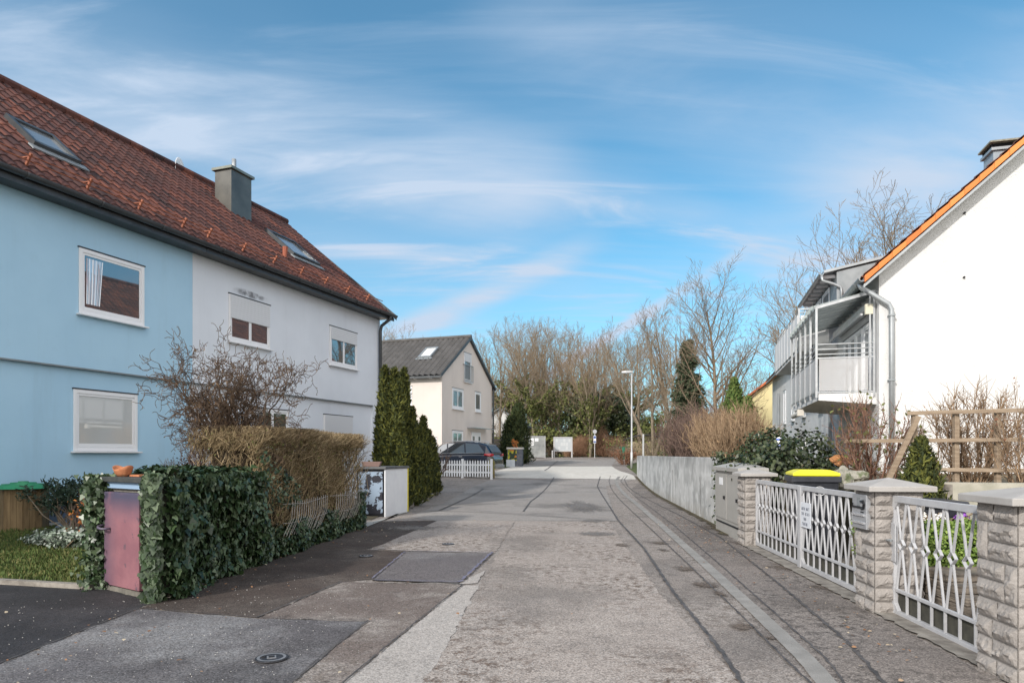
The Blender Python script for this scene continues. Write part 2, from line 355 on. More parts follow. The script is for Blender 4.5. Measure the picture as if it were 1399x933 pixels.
A_base = asphalt('asphalt_base', (.27, .235, .21), (.36, .325, .295), brown_amt=.7, seed=1)
A_lane = asphalt('asphalt_lane', (.34, .295, .262), (.41, .37, .335), brown=(.10, .065, .045), brown_amt=.95, light_amt=.5, seed=2)
A_strip = asphalt('asphalt_light_strip', (.38, .345, .315), (.44, .405, .37), brown_amt=.08, seed=3, grain=.35)
A_drive = asphalt('asphalt_driveway', (.032, .030, .033), (.055, .052, .056), brown_amt=.1, seed=4, grain=.5)
A_mid = asphalt('asphalt_dark', (.105, .097, .10), (.24, .235, .235), brown_amt=.2, light_amt=.8, seed=5, grain=.5)
A_brown = asphalt('asphalt_brown', (.065, .048, .040), (.17, .145, .125), brown=(.05, .035, .028), brown_amt=.6, light_amt=.45, seed=6)
A_red = asphalt('asphalt_reddish', (.15, .12, .105), (.36, .325, .295), brown_amt=.55, light_amt=.8, seed=7)
A_patch = asphalt('asphalt_patch', (.13, .115, .115), (.25, .24, .235), brown_amt=.25, light_amt=.5, seed=8)
A_side = asphalt('asphalt_side', (.215, .185, .165), (.29, .26, .235), brown=(.045, .038, .034), brown_amt=.85, light_amt=.4, seed=9)
A_far = asphalt('asphalt_far', (.28, .255, .235), (.36, .335, .31), brown_amt=.3, seed=10, grain=.25)
m_conc = M('concrete_channel', (.215, .205, .19), (.30, .285, .265), scale=3, rough=.9, fine=.2, bump=.2)
m_tar = M('tar', (.05, .045, .043), (.11, .10, .095), scale=5, rough=.7, fine=.4, finescale=60)
m_pave = M('block_paving', (.50, .47, .42), (.60, .57, .52), scale=3, rough=.9, fine=.15, finescale=20, bump=.2)
m_blue = M('blue_paint', (.09, .09, .17), (.22, .21, .24), scale=25, rough=.8)

# whole paved area: the road from behind the camera to the crossing
road = [(-14, -8), (-14, 6.6), (-8, 9.0), (-6.4, 8.35), (-3.66, 6.9), (-3.12, 14.2), (-3.3, 14.9), (-3.4, 16.4), (-2.9, 20), (-3.2, 27), (-8, 28.5), (-12, 28.5), (-12, 34), (-4.4, 37.5),
        (-1.2, 42), (.3, 44), (.9, 48), (1.6, 60), (1.8, 64.5), (-30, 70), (-30, 76), (10, 66), (40, 60), (40, 55), (14, 61.5), (12.2, 60.5), (7.5, 45), (6.3, 34.2), (4.36, 14.3), (3.98, 11.6), (3.45, 4.0), (2.9, -8)]
sheet('road', road, A_base, 0.0, True)
sheet('road_lane', [(520, 1010), (600, 900), (655, 800), (705, 711), (832, 711), (850, 740), (905, 815), (1012, 933), (1090, 1010)], A_lane, .004)
sheet('road_light_strip', [(395, 1010), (470, 933), (632, 800), (655, 800), (600, 900), (520, 1010)], A_strip, .0055)
sheet('road_far', [(598, 712), (560, 706), (600, 690), (640, 668), (668, 656), (870, 654), (828, 664), (843, 712)], A_far, .0047)
sheet('road_light_slab', [(520, 745), (600, 711), (704, 711), (676, 756), (560, 753), (500, 751)], A_lane, .0063)
sheet('dark_asphalt_field', [(-400, 1010), (-300, 933), (0, 908), (190, 832), (350, 845), (503, 849), (400, 933), (320, 1010)], A_mid, .0051)
sheet('driveway', [(-900, 905), (-500, 800), (-160, 790), (0, 790), (130, 800), (212, 823), (190, 831), (0, 907), (-300, 932)], A_drive, .0034)
sheet('brown_asphalt', [(212, 823), (490, 721), (515, 712), (598, 711), (520, 745), (500, 751), (552, 753.5), (507, 792), (466, 795), (350, 844), (190, 831)], A_brown, .0045)
sheet('reddish_asphalt', [(350, 845), (466, 795), (631, 799), (470, 932), (395, 1008), (322, 1008), (402, 931), (503, 849)], A_red, .0059)
sheet('light_wedge', [(512, 796.5), (626, 799), (652, 797), (662, 780), (640, 790), (628, 798)], A_strip, .0083)
sheet('road_patch', [(507, 793), (554, 754), (671, 756), (626, 797)], A_patch, .0094)
sheet('side_asphalt', [(1165, 1010), (1140, 933), (1000, 800), (905, 712), (878, 690), (862, 668), (873, 660), (980, 719), (1008, 743), (1167, 827), (1330, 912), (1450, 1010)], A_side, .0068)
sheet('block_paving', [(640, 653), (655, 651), (700, 637), (745, 637), (836, 637), (846, 643), (866, 650), (869, 655), (760, 653.5)], m_pave, .0074)
sheet('crossing_road', [(700, 636.5), (757, 628), (842, 627), (836, 637)], A_far, .0088)
# damp and mossy stains with ragged outlines
def stain(px, py, w, h, mat, off, sd):
    x0, y0 = G(px, py); x1, _ = G(px+w, py); _, y1 = G(px, py-h); rx, ry = abs(x1-x0), abs(y1-y0); pts = []
    for i in range(44):
        a = 2*math.pi*i/44; r_ = 1+.75*noise.fractal(Vector((math.cos(a)*1.8, math.sin(a)*1.8, sd*3.7)), .6, 2.2, 5); pts.append((x0+rx*r_*math.cos(a), y0+ry*r_*math.sin(a)))
    sheet('road_stain', pts, mat, off, True)
A_moss = asphalt('mossy_stain', (.13, .10, .08), (.20, .17, .145), brown_amt=.8, seed=21); A_damp = asphalt('damp_stain', (.20, .175, .155), (.26, .235, .21), brown_amt=.4, seed=22, wet=.3)
def fade_edges(m, peak):
    t = m.node_tree; L = t.links.new; tc = t.nodes.new('ShaderNodeTexCoord'); vm = N(t, 'ShaderNodeVectorMath', operation='SUBTRACT'); vm.inputs[1].default_value = (.5, .5, .5); L(tc.outputs['Generated'], vm.inputs[0])
    vs_ = N(t, 'ShaderNodeVectorMath', operation='MULTIPLY'); vs_.inputs[1].default_value = (2, 2, 0); L(vm.outputs[0], vs_.inputs[0]); ln = N(t, 'ShaderNodeVectorMath', operation='LENGTH'); L(vs_.outputs[0], ln.inputs[0])
    nz = N(t, 'ShaderNodeTexNoise', ins={'Scale': 11, 'Detail': 9, 'Roughness': .75}); L(tc.outputs['Object'], nz.inputs['Vector'])
    ad = N(t, 'ShaderNodeMath', operation='MULTIPLY_ADD', ins={1: 2.4}); L(nz.outputs['Fac'], ad.inputs[0]); L(ln.outputs['Value'], ad.inputs[2])
    mr = N(t, 'ShaderNodeMapRange', interpolation_type='SMOOTHSTEP', ins={1: 1.35, 2: 2.0, 3: peak, 4: 0}); L(ad.outputs[0], mr.inputs[0]); L(mr.outputs[0], t.nodes['Principled BSDF'].inputs['Alpha'])
fade_edges(A_moss, .9); fade_edges(A_damp, .8)
for i, (px, py, w, h) in enumerate(((800, 692, 34, 8), (806, 712, 22, 3), (900, 742, 14, 3), (935, 778, 18, 5), (965, 800, 22, 5), (1012, 858, 24, 6), (905, 752, 10, 2), (985, 812, 12, 4), (1052, 872, 9, 4), (560, 722, 40, 4), (850, 745, 14, 3), (1085, 775, 42, 8), (1140, 805, 40, 9), (1035, 745, 34, 7), (985, 722, 26, 5), (820, 730, 40, 5))):
    stain(px, py, w, h, A_damp if i in (0, 1, 9, 15) else A_moss, .0126+.00008*i if i < 9 else .0127+.0001*i, i)
# concrete drainage channel, seams and cracks
ribbon('concrete_channel', [(1150, 960), (1105, 905), (1035, 838), (965, 773), (905, 719), (868, 687), (846, 667), (841, 657), (846, 651)], .14, m_conc, .012, 1, .03)
for i, (pts, w) in enumerate([
    ([(1135, 960), (1076, 905), (1009, 838), (942, 773), (885, 719), (851, 687), (835, 667), (832, 657), (834, 650)], .028),
    ([(1170, 960), (1133, 905), (1058, 838), (985, 773), (922, 719), (880, 687), (857, 668), (848, 657), (853, 650)], .03),
    ([(1230, 960), (1160, 880), (1060, 795), (985, 735), (930, 705), (880, 680), (858, 665), (853, 655), (857, 650)], .045),
    ([(1030, 960), (985, 890), (920, 810), (880, 750), (845, 712), (825, 680), (816, 664), (820, 651)], .05),
    ([(715, 699), (725, 685), (752, 660), (757, 652)], .06),
    ([(450, 746), (560, 753.5), (675, 756)], .03), ([(350, 845), (466, 795.5)], .03), ([(507, 793), (632, 799)], .04),
    ([(632, 800), (560, 858), (470, 933), (420, 980)], .02), ([(503, 849), (455, 885), (400, 933)], .022), ([(190, 832), (350, 845), (503, 849)], .012),
    ([(590, 698), (655, 700), (830, 711.5)], .05), ([(640, 697), (843, 712)], .03), ([(0, 908), (190, 832)], .015),
    ([(570, 711), (704, 711.5), (840, 712)], .02), ([(640, 653), (760, 654), (869, 655)], .05), ([(744, 643), (762, 630)], .1), ([(560, 700), (600, 698), (660, 668)], .06)]):
    ribbon('road_seam', pts, w*.68, m_tar, .013+.0005*i, 10+i, .6)
for i, pts in enumerate([[(508, 792), (553, 755)], [(553, 754), (672, 756)], [(672, 756), (628, 797)], [(512, 794.5), (626, 796.5)]]):
    ribbon('blue_spray_line', pts, .02 if i != 2 else .035, m_blue, .024+.0005*i, 40+i, .9)
m_weed = M('moss_edge', (.045, .035, .022), (.13, .105, .05), scale=9, rough=1, bump=.8)
m_edgestone = M('edge_stone', (.16, .14, .12), (.33, .30, .26), scale=6, rough=.9, bump=.5, bscale=25)

# moss and litter strip along the right wall; slab edge under gates
ribbon('moss_edge', [(6.2, 34), (5.25, 24.6), (4.26, 14.3), (3.95, 12.6)], .17, m_weed, .02, 71, 1.1, True)
ribbon('slab_edge', [(3.95, 11.3), (3.62, 7.0), (3.38, 4.0), (3.2, 2)], .34, m_edgestone, .018, 72, .12, True)

# ------------------------------------------------------------------ shared materials
def plaster(name, c1, c2, stain, bscale=60, bump=.35, amt=.35, bottom=None):
    m = bpy.data.materials.new(name); m.use_nodes = True; t = m.node_tree; L = t.links.new; b = t.nodes['Principled BSDF']; b.inputs['Roughness'].default_value = .95
    tc = t.nodes.new('ShaderNodeTexCoord'); O = tc.outputs['Object']; rgb = t.nodes.new('ShaderNodeRGB'); rgb.outputs[0].default_value = (*c1, 1); c = rgb.outputs[0]
    c = mix_layer(t, c, noise_fac(t, O, .45, .35, .68, detail=4), c2)
    mp = t.nodes.new('ShaderNodeMapping'); mp.inputs['Scale'].default_value = (1.6, 1.6, .16); L(O, mp.inputs[0])
    c = mix_layer(t, c, noise_fac(t, mp.outputs[0], 1.5, .5, .8, detail=9, rough=.7, gain=amt), stain)
    c = mix_layer(t, c, noise_fac(t, O, 2.5, .56, .8, detail=9, rough=.75, gain=amt*.8), stain)
    c = mix_layer(t, c, noise_fac(t, O, 18, .58, .75, detail=3, gain=amt*.25), stain)
    L(c, b.inputs['Base Color'])
    nb = N(t, 'ShaderNodeTexNoise', ins={'Scale': bscale, 'Detail': 5}); L(O, nb.inputs['Vector']); n2 = N(t, 'ShaderNodeTexNoise', ins={'Scale': 2.2, 'Detail': 3}); L(O, n2.inputs['Vector'])
    ad = N(t, 'ShaderNodeMath', operation='MULTIPLY_ADD', ins={1: 1.5}); L(n2.outputs['Fac'], ad.inputs[0]); L(nb.outputs['Fac'], ad.inputs[2])
    bp = N(t, 'ShaderNodeBump', ins={'Strength': bump, 'Distance': .02}); L(ad.outputs[0], bp.inputs['Height']); L(bp.outputs[0], b.inputs['Normal']); MATS[name] = m; return m
m_white_pl = plaster('white_plaster', (.70, .695, .685), (.65, .645, .635), (.50, .48, .45), 36, .9, .3)
m_grey_pl = plaster('pale_grey_plaster', (.76, .795, .85), (.70, .735, .79), (.51, .52, .55), 80, .3, .3)
m_blue_pl = plaster('light_blue_plaster', (.43, .645, .80), (.39, .60, .76), (.30, .44, .54), 80, .3, .3)
m_blue_dk = M('dark_blue_plinth', (.055, .08, .125), (.07, .10, .15), scale=1.5, rough=.9)
m_cream_pl = plaster('cream_plaster', (.71, .64, .585), (.65, .585, .535), (.50, .43, .37), 50, .3, .3)
m_pvc = M('white_pvc', (.82, .82, .83), rough=.35)
m_shut = M('shutter_white', (.74, .75, .77), rough=.5)
m_gutter = M('anthracite_metal', (.05, .055, .06), (.075, .08, .085), scale=4, rough=.4, metal=.3)
m_zinc = M('zinc', (.33, .35, .36), (.42, .44, .45), scale=2, rough=.45, metal=.6)
m_zincd = M('grey_metal', (.24, .26, .27), (.32, .34, .35), scale=3, rough=.5, metal=.4)
m_dark = M('dark_gap', (.012, .012, .014), rough=.8)
m_glass = glass_mat('window_glass'); m_glass2 = glass_mat('window_glass_bright', (.20, .21, .22), .35)
m_curtain = M('curtain', (.70, .70, .72), (.45, .46, .50), scale=14, stretch=(1, 1, .05), rough=.9)
T_brown = tile_mat('roof_tiles_brown', [(0, (.028, .013, .012)), (.35, (.060, .021, .017)), (.75, (.090, .030, .021)), (1, (.16, .050, .028))], wear=((.085, .034, .025), (.24, .18, .15)))
T_grey = tile_mat('roof_tiles_grey', [(0, (.075, .070, .066)), (.5, (.085, .08, .076)), (1, (.10, .094, .09))])
T_orange = tile_mat('roof_tiles_orange', [(0, (.10, .045, .03)), (.5, (.16, .06, .035)), (1, (.24, .09, .05))])

def tiled_roof(x0, x1, ye, ze, yr, zr, tw=.30, tl=.34, amp=.028, step=.022, sub=5):
    """pantiled slope from the eaves line (ye,ze) to the ridge (yr,zr); returns mesh with tile UVs"""
    Ls = math.hypot(yr-ye, zr-ze); rows = max(1, round(Ls/tl)); cols = max(1, round(abs(x1-x0)/tw)); dy, dz = (yr-ye)/Ls, (zr-ze)/Ls; ny, nz = -dz, dy
    if nz < 0: ny, nz = -ny, -nz
    rnd = random.Random(3); V = []; Fc = []; UV = []
    ts = []
    for r in range(rows): ts += [(r, 0.0, step), (r, .97, 0.0)]
    nx = cols*sub+1
    for (r, f_, h) in ts:
        for i in range(nx):
            u = i/sub; ph = (u % 1.0); w = amp*(math.sin(2*math.pi*ph)*.75+.35*math.sin(4*math.pi*ph+.6))
            jit = .004*noise.noise(Vector((u*.7, r*1.3, 0)))
            t = (r+f_)/rows*Ls; x = x0+(x1-x0)*i/(nx-1); H = h+w+jit
            V.append((x, ye+dy*t+ny*H, ze+dz*t+nz*H))
    for j in range(len(ts)-1):
        r = ts[j][0]
        for i in range(nx-1):
            a = j*nx+i; Fc.append((a, a+1, a+nx+1, a+nx)); UV.append((i//sub+.5+.0, r+.5))
    me = bpy.data.meshes.new('tiles'); me.from_pydata(V, [], Fc); me.update()
    uvl = me.uv_layers.new(name='UVMap'); arr = np.repeat(np.array(UV, dtype=np.float32), 4, axis=0); uvl.data.foreach_set('uv', arr.ravel())
    me.polygons.foreach_set('use_smooth', [False]*len(me.polygons))
    return me

def window(parent, x0, x1, z0, z1, y=0, shutter=0, mull=(), frame=m_pvc, depth=.07, glass=m_glass, sill=True, curtain=False, fw=.06, name='window', cross=None, label=None):
    """window on a wall whose outward side is -Y at plane y; stands in local frame of parent"""
    f = MB(); yo = y-.035; yi = y-.004
    f.box(x0, x0+fw, yo, yi, z0, z1); f.box(x1-fw, x1, yo, yi, z0, z1); f.box(x0+fw, x1-fw, yo, yi, z1-fw, z1); f.box(x0+fw, x1-fw, yo, yi, z0, z0+fw)
    wf = f.build(name, frame, parent, bevel=.006)
    if label: wf['label'] = label
    ix0, ix1, iz0, iz1 = x0+fw, x1-fw, z0+fw, z1-fw
    s = MB(); sw = .045; ys, ye_ = y-.022, y-.005
    if shutter: z1s = z1
    edges = [ix0]+[ix0+(ix1-ix0)*m_ for m_ in mull]+[ix1]
    for a, b in zip(edges, edges[1:]):
        s.box(a+.004, a+sw, ys, ye_, iz0+.003, iz1-.003); s.box(b-sw, b-.004, ys, ye_, iz0+.003, iz1-.003)
        s.box(a+sw, b-sw, ys, ye_, iz1-sw, iz1-.003); s.box(a+sw, b-sw, ys, ye_, iz0+.003, iz0+sw+.03)
    s.build('sash', frame, wf, bevel=.004)
    p = MB(); p.box(ix0, ix1, y-.012, y-.003, iz0, iz1); p.build('pane', glass, wf)
    if shutter:
        zb = z1-(z1-z0)*shutter; n = max(2, int((z1-.01-zb)/.05)); sh = MB()
        for i in range(n):
            a = zb+(z1-.012-zb)*i/n; b = zb+(z1-.012-zb)*(i+1)/n
            sh.box(x0+.03, x1-.03, y-.055, y-.037, a+.016, b); sh.box(x0+.03, x1-.03, y-.040, y-.037, a, a+.016)
        sh.build('roller_shutter', m_shut, wf)
    d = MB()
    d.box(x0-.02, x1+.02, y-.042, y-.004, z1+.003, z1+.028)
    d.build('head_trim', m_gutter, wf)
    if sill:
        si = MB(); si.box(x0-.05, x1+.05, y-.12, y-.003, z0-.035, z0-.004); si.build('sill', m_pvc, wf, bevel=.006)
    return wf

# ------------------------------------------------------------------ LEFT HOUSES (semi-detached pair)
LA = math.atan2(.9427, .3335); LO = (-8.97, 11.95)
def Lp(px, py): return onplane(LO, LA, px, py)
S_END = Lp(519, 500)[0]; S_MID = Lp(263, 500)[0]; EAVE = 6.42; RW, RZ = 4.2, 10.25
BLUE = thing('blue_house', 'light blue rendered terraced house with brown tiled roof on the left', 'house', (*LO, 0), LA)
WHITE = thing('white_house', 'pale grey-white rendered terraced house with box chimney and dark downpipe, joined to the blue house', 'house', (*LO, 0), LA)
BAND = 3.2
def shell(parent, a, b, mat, cut_end):
    w = MB(); w.box(a, b, -.0, 8.4, BAND, EAVE-.05)
    w.prism([(0, EAVE-.05), (8.4, EAVE-.05), (RW, RZ-.2)], lambda p: (a, p[0], p[1]), lambda p: (b, p[0], p[1]))
    o = w.build('wall', mat, parent)
    l = MB()
    if cut_end: l.box(a, b-.45, .09, 8.3, -.5, BAND); l.box(b-.45, b, .0, 8.3, -.5, BAND-.001)
    else: l.box(a, b, .09, 8.3, .35, BAND)
    l.build('lower_wall', mat, parent)
shell(BLUE, -9, S_MID-.002, m_blue_pl, False); shell(WHITE, S_MID+.002, S_END, m_grey_pl, True)
MB().box(-9, S_MID-.01, .06, 8.2, -.5, .62).build('plinth', m_blue_dk, BLUE)
def roof_parts(parent, a, b, mat, yr, zr, ye, ze, yb, tw=.3, tl=.34, under=m_gutter, name='roof', amp=.028):
    me = tiled_roof(a, b, ye, ze, yr, zr, tw, tl, amp); me.materials.append(mat); o = link(name, me, parent)
    me2 = tiled_roof(a, b, yb, ze, yr, zr, tw*2, tl, sub=3); me2.materials.append(mat); link('rear_roof_slope', me2, o)
    u = MB()
    for (y0, y1) in ((ye, yr), (yb, yr)):
        vs = [(x, y, z+dz) for x in (a+.01, b-.01) for (y, z) in ((y0, ze), (y1, zr)) for dz in (-.05, -.16)]
        u.add(vs, [(0, 2, 6, 4), (1, 5, 7, 3), (0, 1, 3, 2), (4, 6, 7, 5), (0, 4, 5, 1), (2, 3, 7, 6)])
    u.build('roof_boards', under, o)
    rd = MB(); n = max(2, int(abs(b-a)/.38))
    for i in range(n):
        x = a+(b-a)*i/n; x2 = a+(b-a)*(i+1)/n
        rd.tube([(x, yr, zr+.02), (x2+.03*(1 if b > a else -1), yr, zr+.035)], [.125, .11], 8)
    rm = rd.build('ridge_tiles', mat, o)
    uvl = rm.data.uv_layers.new(name='UVMap')
    for pl in rm.data.polygons:
        for li in pl.loop_indices: uvl.data[li].uv = (int(pl.index/10)+.5, .5)
    return o
RB = roof_parts(BLUE, -9, S_MID, T_brown, RW, RZ, -.42, EAVE-.06, 8.8, .25, .31)
RWH = roof_parts(WHITE, S_MID, S_END+.28, T_brown, RW, RZ, -.42, EAVE-.06, 8.8, .25, .31)
def gutter(parent, a, b, y, z, r=.085, mat=m_gutter, joints=True):
    mb = MB(); n = 9; base = 0
    for x in (a, b):
        for k in range(n+1):
            t = math.pi*k/n; mb.v.append((x, y-r*math.cos(t), z-r*math.sin(t)))
        for k in range(n, -1, -1):
            t = math.pi*k/n; mb.v.append((x, y-(r-.012)*math.cos(t), z-(r-.012)*math.sin(t)))
    m = 2*(n+1)
    mb.f += [tuple(range(m)), tuple(range(2*m-1, m-1, -1))]+[(i, (i+1) % m, m+(i+1) % m, m+i) for i in range(m)]
    go = mb.build('gutter', mat, parent, smooth=False)
    if joints:
        x = min(a, b)+.4
        while x < max(a, b):
            pts = [(x, y-(r+.008)*math.cos(math.pi*k/8), z-(r+.008)*math.sin(math.pi*k/8)) for k in range(9)]; MB().tube(pts, .014, 5).build('gutter_bracket', mat, go); x += 1.45
    return go
gutter(BLUE, -9, S_MID, -.50, EAVE-.03); gutter(WHITE, S_MID, S_END+.25, -.50, EAVE-.03)
MB().box(-9, S_MID-.003, -.40, -.003, EAVE-.19, EAVE-.07).build('fascia', m_gutter, BLUE)
MB().box(S_MID+.003, S_END, -.40, -.003, EAVE-.19, EAVE-.07).build('fascia', m_gutter, WHITE)
dp = MB(); x = S_END-.12; dp.tube([(x, -.5, EAVE-.1), (x, -.48, EAVE-.2), (x, -.14, EAVE-.42), (x, -.09, EAVE-.6), (x, -.09, -.1)], .055, 12); dp.build('downpipe', m_gutter, WHITE, smooth=True)
# verge board
vb = MB(); vb.prism([(-.5, EAVE-.17), (RW, RZ-.17), (RW, RZ-.02), (-.5, EAVE+.0)], lambda p: (S_END+.283, p[0], p[1]), lambda p: (S_END+.31, p[0], p[1])); vb.build('verge_board', m_gutter, WHITE)
# a slim drip trim under the projecting upper wall
MB().box(-9, S_MID-.004, -.015, .088, BAND-.03, BAND-.004).build('drip_trim', m_zincd, BLUE)
MB().box(S_MID+.004, S_END-.46, -.015, .088, BAND-.03, BAND-.004).build('drip_trim', m_zincd, WHITE)
def wl(parent, px0, px1, pyt, pyb, y=0, **kw):
    s0, zt = Lp(px0, pyt); s1, _ = Lp(px1, pyt); _, zb = Lp(px0, pyb); return window(parent, s0, s1, zb, zt, y, **kw)
uw = wl(BLUE, 107, 196, 338, 428, mull=(), fw=.075); wl(BLUE, 104, 191, 531, 616, y=.09, fw=.075, glass=glass_mat('curtain_reflection_glass', (.62, .62, .60), .30))  # lower pane: bright reflection and curtain put into a pale base colour
_a, _t = Lp(117, 351); _b, _ = Lp(140, 351); _z = Lp(117, 415)[1]
_cu = MB(); _n = 14
for _i in range(_n+1):
    for _zz in (_z, _t-.02): _cu.v.append((_a+(_b-_a)*(_i/_n)*(1 if _zz > _z else .8), -.0145-.004*math.sin(_i*2.3), _zz))
_cu.f = [(2*_i, 2*_i+2, 2*_i+3, 2*_i+1) for _i in range(_n)]
_cu.build('curtain', glass_mat('curtain_behind_glass', (.50, .52, .58), .30), uw)
cs = MB()
s0, zt = Lp(116, 350); s1, _ = Lp(140, 350); zb = Lp(116, 412)[1]
wl(WHITE, 312, 368, 401, 466, shutter=.5, mull=(.5,)); wl(WHITE, 450, 487, 445, 498, shutter=.33, mull=(.5,)); wl(WHITE, 352, 397, 557, 612, y=.09, mull=(.5,)); wl(WHITE, 445, 484, 566, 612, y=.09, shutter=.97)
def roofhit(px, py, O=LO, A=LA, ye=-.42, ze=EAVE-.06, yr=RW, zr=RZ):
    c, s = math.cos(A), math.sin(A); u = Vector((c, s, 0)); n = Vector((-s, c, 0)); sl = (zr-ze)/(yr-ye)
    k = Vector(((px-CX)/F, 1, -(py-HY)/F)); cam_ = Vector((0, 0, EYE)); o = Vector((*O, 0))
    # z - ze - sl*(y_local-ye) = 0
    f0 = (cam_.z-ze-sl*((cam_-o).dot(n)-ye)); f1 = k.z-sl*k.dot(n); t = -f0/f1; p = cam_+k*t-o
    return p.dot(u), p.dot(n), p.z
def slope_box(mb, x0, x1, y0, y1, h0, h1, ye=-.42, ze=EAVE-.06, yr=RW, zr=RZ):
    L_ = math.hypot(yr-ye, zr-ze); d = ((yr-ye)/L_, (zr-ze)/L_); nn = (-d[1], d[0]); sl = (zr-ze)/(yr-ye)
    vs = [(x, y+nn[0]*h, ze+sl*(y-ye)+nn[1]*h) for h in (h0, h1) for y in (y0, y1) for x in (x0, x1)]
    mb.add(vs, [(0, 2, 3, 1), (4, 5, 7, 6), (0, 1, 5, 4), (2, 6, 7, 3), (0, 4, 6, 2), (1, 3, 7, 5)])
def skylight(parent, x0, x1, y0, y1, frame=m_gutter, glass=m_glass2, **kw):
    f = MB(); w = .09
    slope_box(f, x0, x0+w, y0, y1, .0, .12, **kw); slope_box(f, x1-w, x1, y0, y1, .0, .12, **kw); slope_box(f, x0+w, x1-w, y0, y0+w, 0, .115, **kw); slope_box(f, x0+w, x1-w, y1-w, y1, 0, .115, **kw)
    fo = f.build('skylight', frame, parent); p = MB(); slope_box(p, x0+w, x1-w, y0+w, y1-w, .04, .07, **kw); p.build('pane', glass, fo)
    a = MB(); slope_box(a, x0-.1, x1+.1, y0-.15, y0-.002, .02, .05, **kw); a.build('apron', m_zincd, fo)
a = roofhit(38, 178); b = roofhit(108, 224); 
skylight(BLUE, roofhit(62, 212)[0]-.15, roofhit(108, 224)[0]-.1, roofhit(100, 224)[1], roofhit(42, 178)[1])
skylight(WHITE, roofhit(410, 358)[0]-.1, roofhit(432, 362)[0], roofhit(428, 362)[1], roofhit(384, 326)[1])
# box chimney
ca = roofhit(316, 291); x0 = ca[0]; y0 = ca[1]; x1 = x0+.88; y1 = y0+.62
ch = MB(); ch.box(x0, x1, y0, y1, ca[2]-1, ca[2]+1.35); cho = ch.build('chimney', M('chimney_sheet', (.09, .09, .085), (.15, .145, .13), scale=1.5, rough=.35, metal=.5), WHITE)
MB().box(x0-.07, x1+.07, y0-.07, y1+.07, ca[2]+1.353, ca[2]+1.43).build('chimney_cap', M('chimney_cap_metal', (.16, .17, .14), (.22, .23, .2), scale=3, rough=.4, metal=.5), cho)
MB().tube([(x0+.45, y0+.3, ca[2]+1.3), (x0+.45, y0+.3, ca[2]+1.85)], .07, 12).build('flue', m_zinc, cho, smooth=True)
# snow guards: three rails on little brackets
for par, a, b in ((BLUE, -6, S_MID), (WHITE, S_MID+.02, S_END+.1)):
    sg = MB(); L_ = math.hypot(RW+.42, RZ-EAVE+.06); d = Vector((0, (RW+.42)/L_, (RZ-EAVE+.06)/L_)); nn = Vector((0, -d.z, d.y)); e0 = Vector((0, -.42, EAVE-.06))
    def pt(x, t, h): v = e0+d*t+nn*h; return (x, v.y, v.z)
    for t, h in ((.62, .10), (.64, .19)): sg.tube([pt(a, t, h), pt(b, t, h)], .013, 6)
    x = a+.5
    while x < b:
        sg.bar(pt(x, .62, .0), pt(x, .64, .24), .035, .05); sg.bar(pt(x, .8, .05), pt(x, .64, .17), .03, .02); x += 1.2
    sg.build('snow_guard', M('rusty_red_metal', (.24, .07, .035), (.36, .13, .07), scale=9, rough=.7), par)
# vent cowl on the roof
v = roofhit(389, 352); vc = MB(); vc.tube([(v[0], v[1], v[2]), (v[0], v[1]-.02, v[2]+.32)], [.06, .08], 10); vc.build('roof_vent', M('terracotta_bright', (.34, .10, .055), rough=.7), RWH)
# satellite dish peeking over the ridge
sd = MB(); p = at(243, 231, 21.0); 
dish = thing('satellite_dish', 'small white satellite dish peeking over the brown roof ridge', 'dish', tuple(p))
n_ = 16; vs = [(0, 0, .0)]+[(.06*(r_/3)**2, .30*r_/3*math.cos(2*math.pi*k/n_), .34*r_/3*math.sin(2*math.pi*k/n_)) for r_ in (1, 2, 3) for k in range(n_)]
fs = [(0, 1+k, 1+(k+1) % n_) for k in range(n_)]+[(1+r_*n_+k, 1+r_*n_+(k+1) % n_, 1+(r_+1)*n_+(k+1) % n_, 1+(r_+1)*n_+k) for r_ in (0, 1) for k in range(n_)]
sd.add(vs, fs); dd = sd.build('reflector', m_pvc, dish, smooth=True); so = dd.modifiers.new('s', 'SOLIDIFY'); so.thickness = .012
MB().tube([(-.02, 0, 0), (-.1, 0, -.4), (-.1, 0, -1.2)], .025, 8).build('mast', m_zincd, dish)
# grey smudge standing in for a blurred name above the shuttered window
m_smear = bpy.data.materials.new('wall_smear'); m_smear.use_nodes = True
def smear():
    t = m_smear.node_tree; L = t.links.new; b = t.nodes['Principled BSDF']; b.inputs['Roughness'].default_value = .95
    tc = t.nodes.new('ShaderNodeTexCoord'); f = noise_fac(t, tc.outputs['Object'], 7, .33, .62)
    sp = N(t, 'ShaderNodeSeparateXYZ'); L(tc.outputs['Generated'], sp.inputs[0])
    vm = N(t, 'ShaderNodeVectorMath', operation='SUBTRACT'); vm.inputs[1].default_value = (.5, .5, .5); L(tc.outputs['Generated'], vm.inputs[0])
    vs_ = N(t, 'ShaderNodeVectorMath', operation='MULTIPLY'); vs_.inputs[1].default_value = (2, 0, 2); L(vm.outputs[0], vs_.inputs[0])
    ln = N(t, 'ShaderNodeVectorMath', operation='LENGTH'); L(vs_.outputs[0], ln.inputs[0])
    mr = N(t, 'ShaderNodeMapRange', interpolation_type='SMOOTHSTEP', ins={1: .35, 2: .95, 3: .55, 4: 0}); L(ln.outputs['Value'], mr.inputs[0])
    mu = N(t, 'ShaderNodeMath', operation='MULTIPLY'); L(f, mu.inputs[0]); L(mr.outputs[0], mu.inputs[1]); L(mu.outputs[0], b.inputs['Alpha'])
    b.inputs['Base Color'].default_value = (.12, .12, .13, 1)
smear()
s0, z1 = Lp(313, 386); s1, _ = Lp(370, 400); z0 = Lp(313, 400)[1]
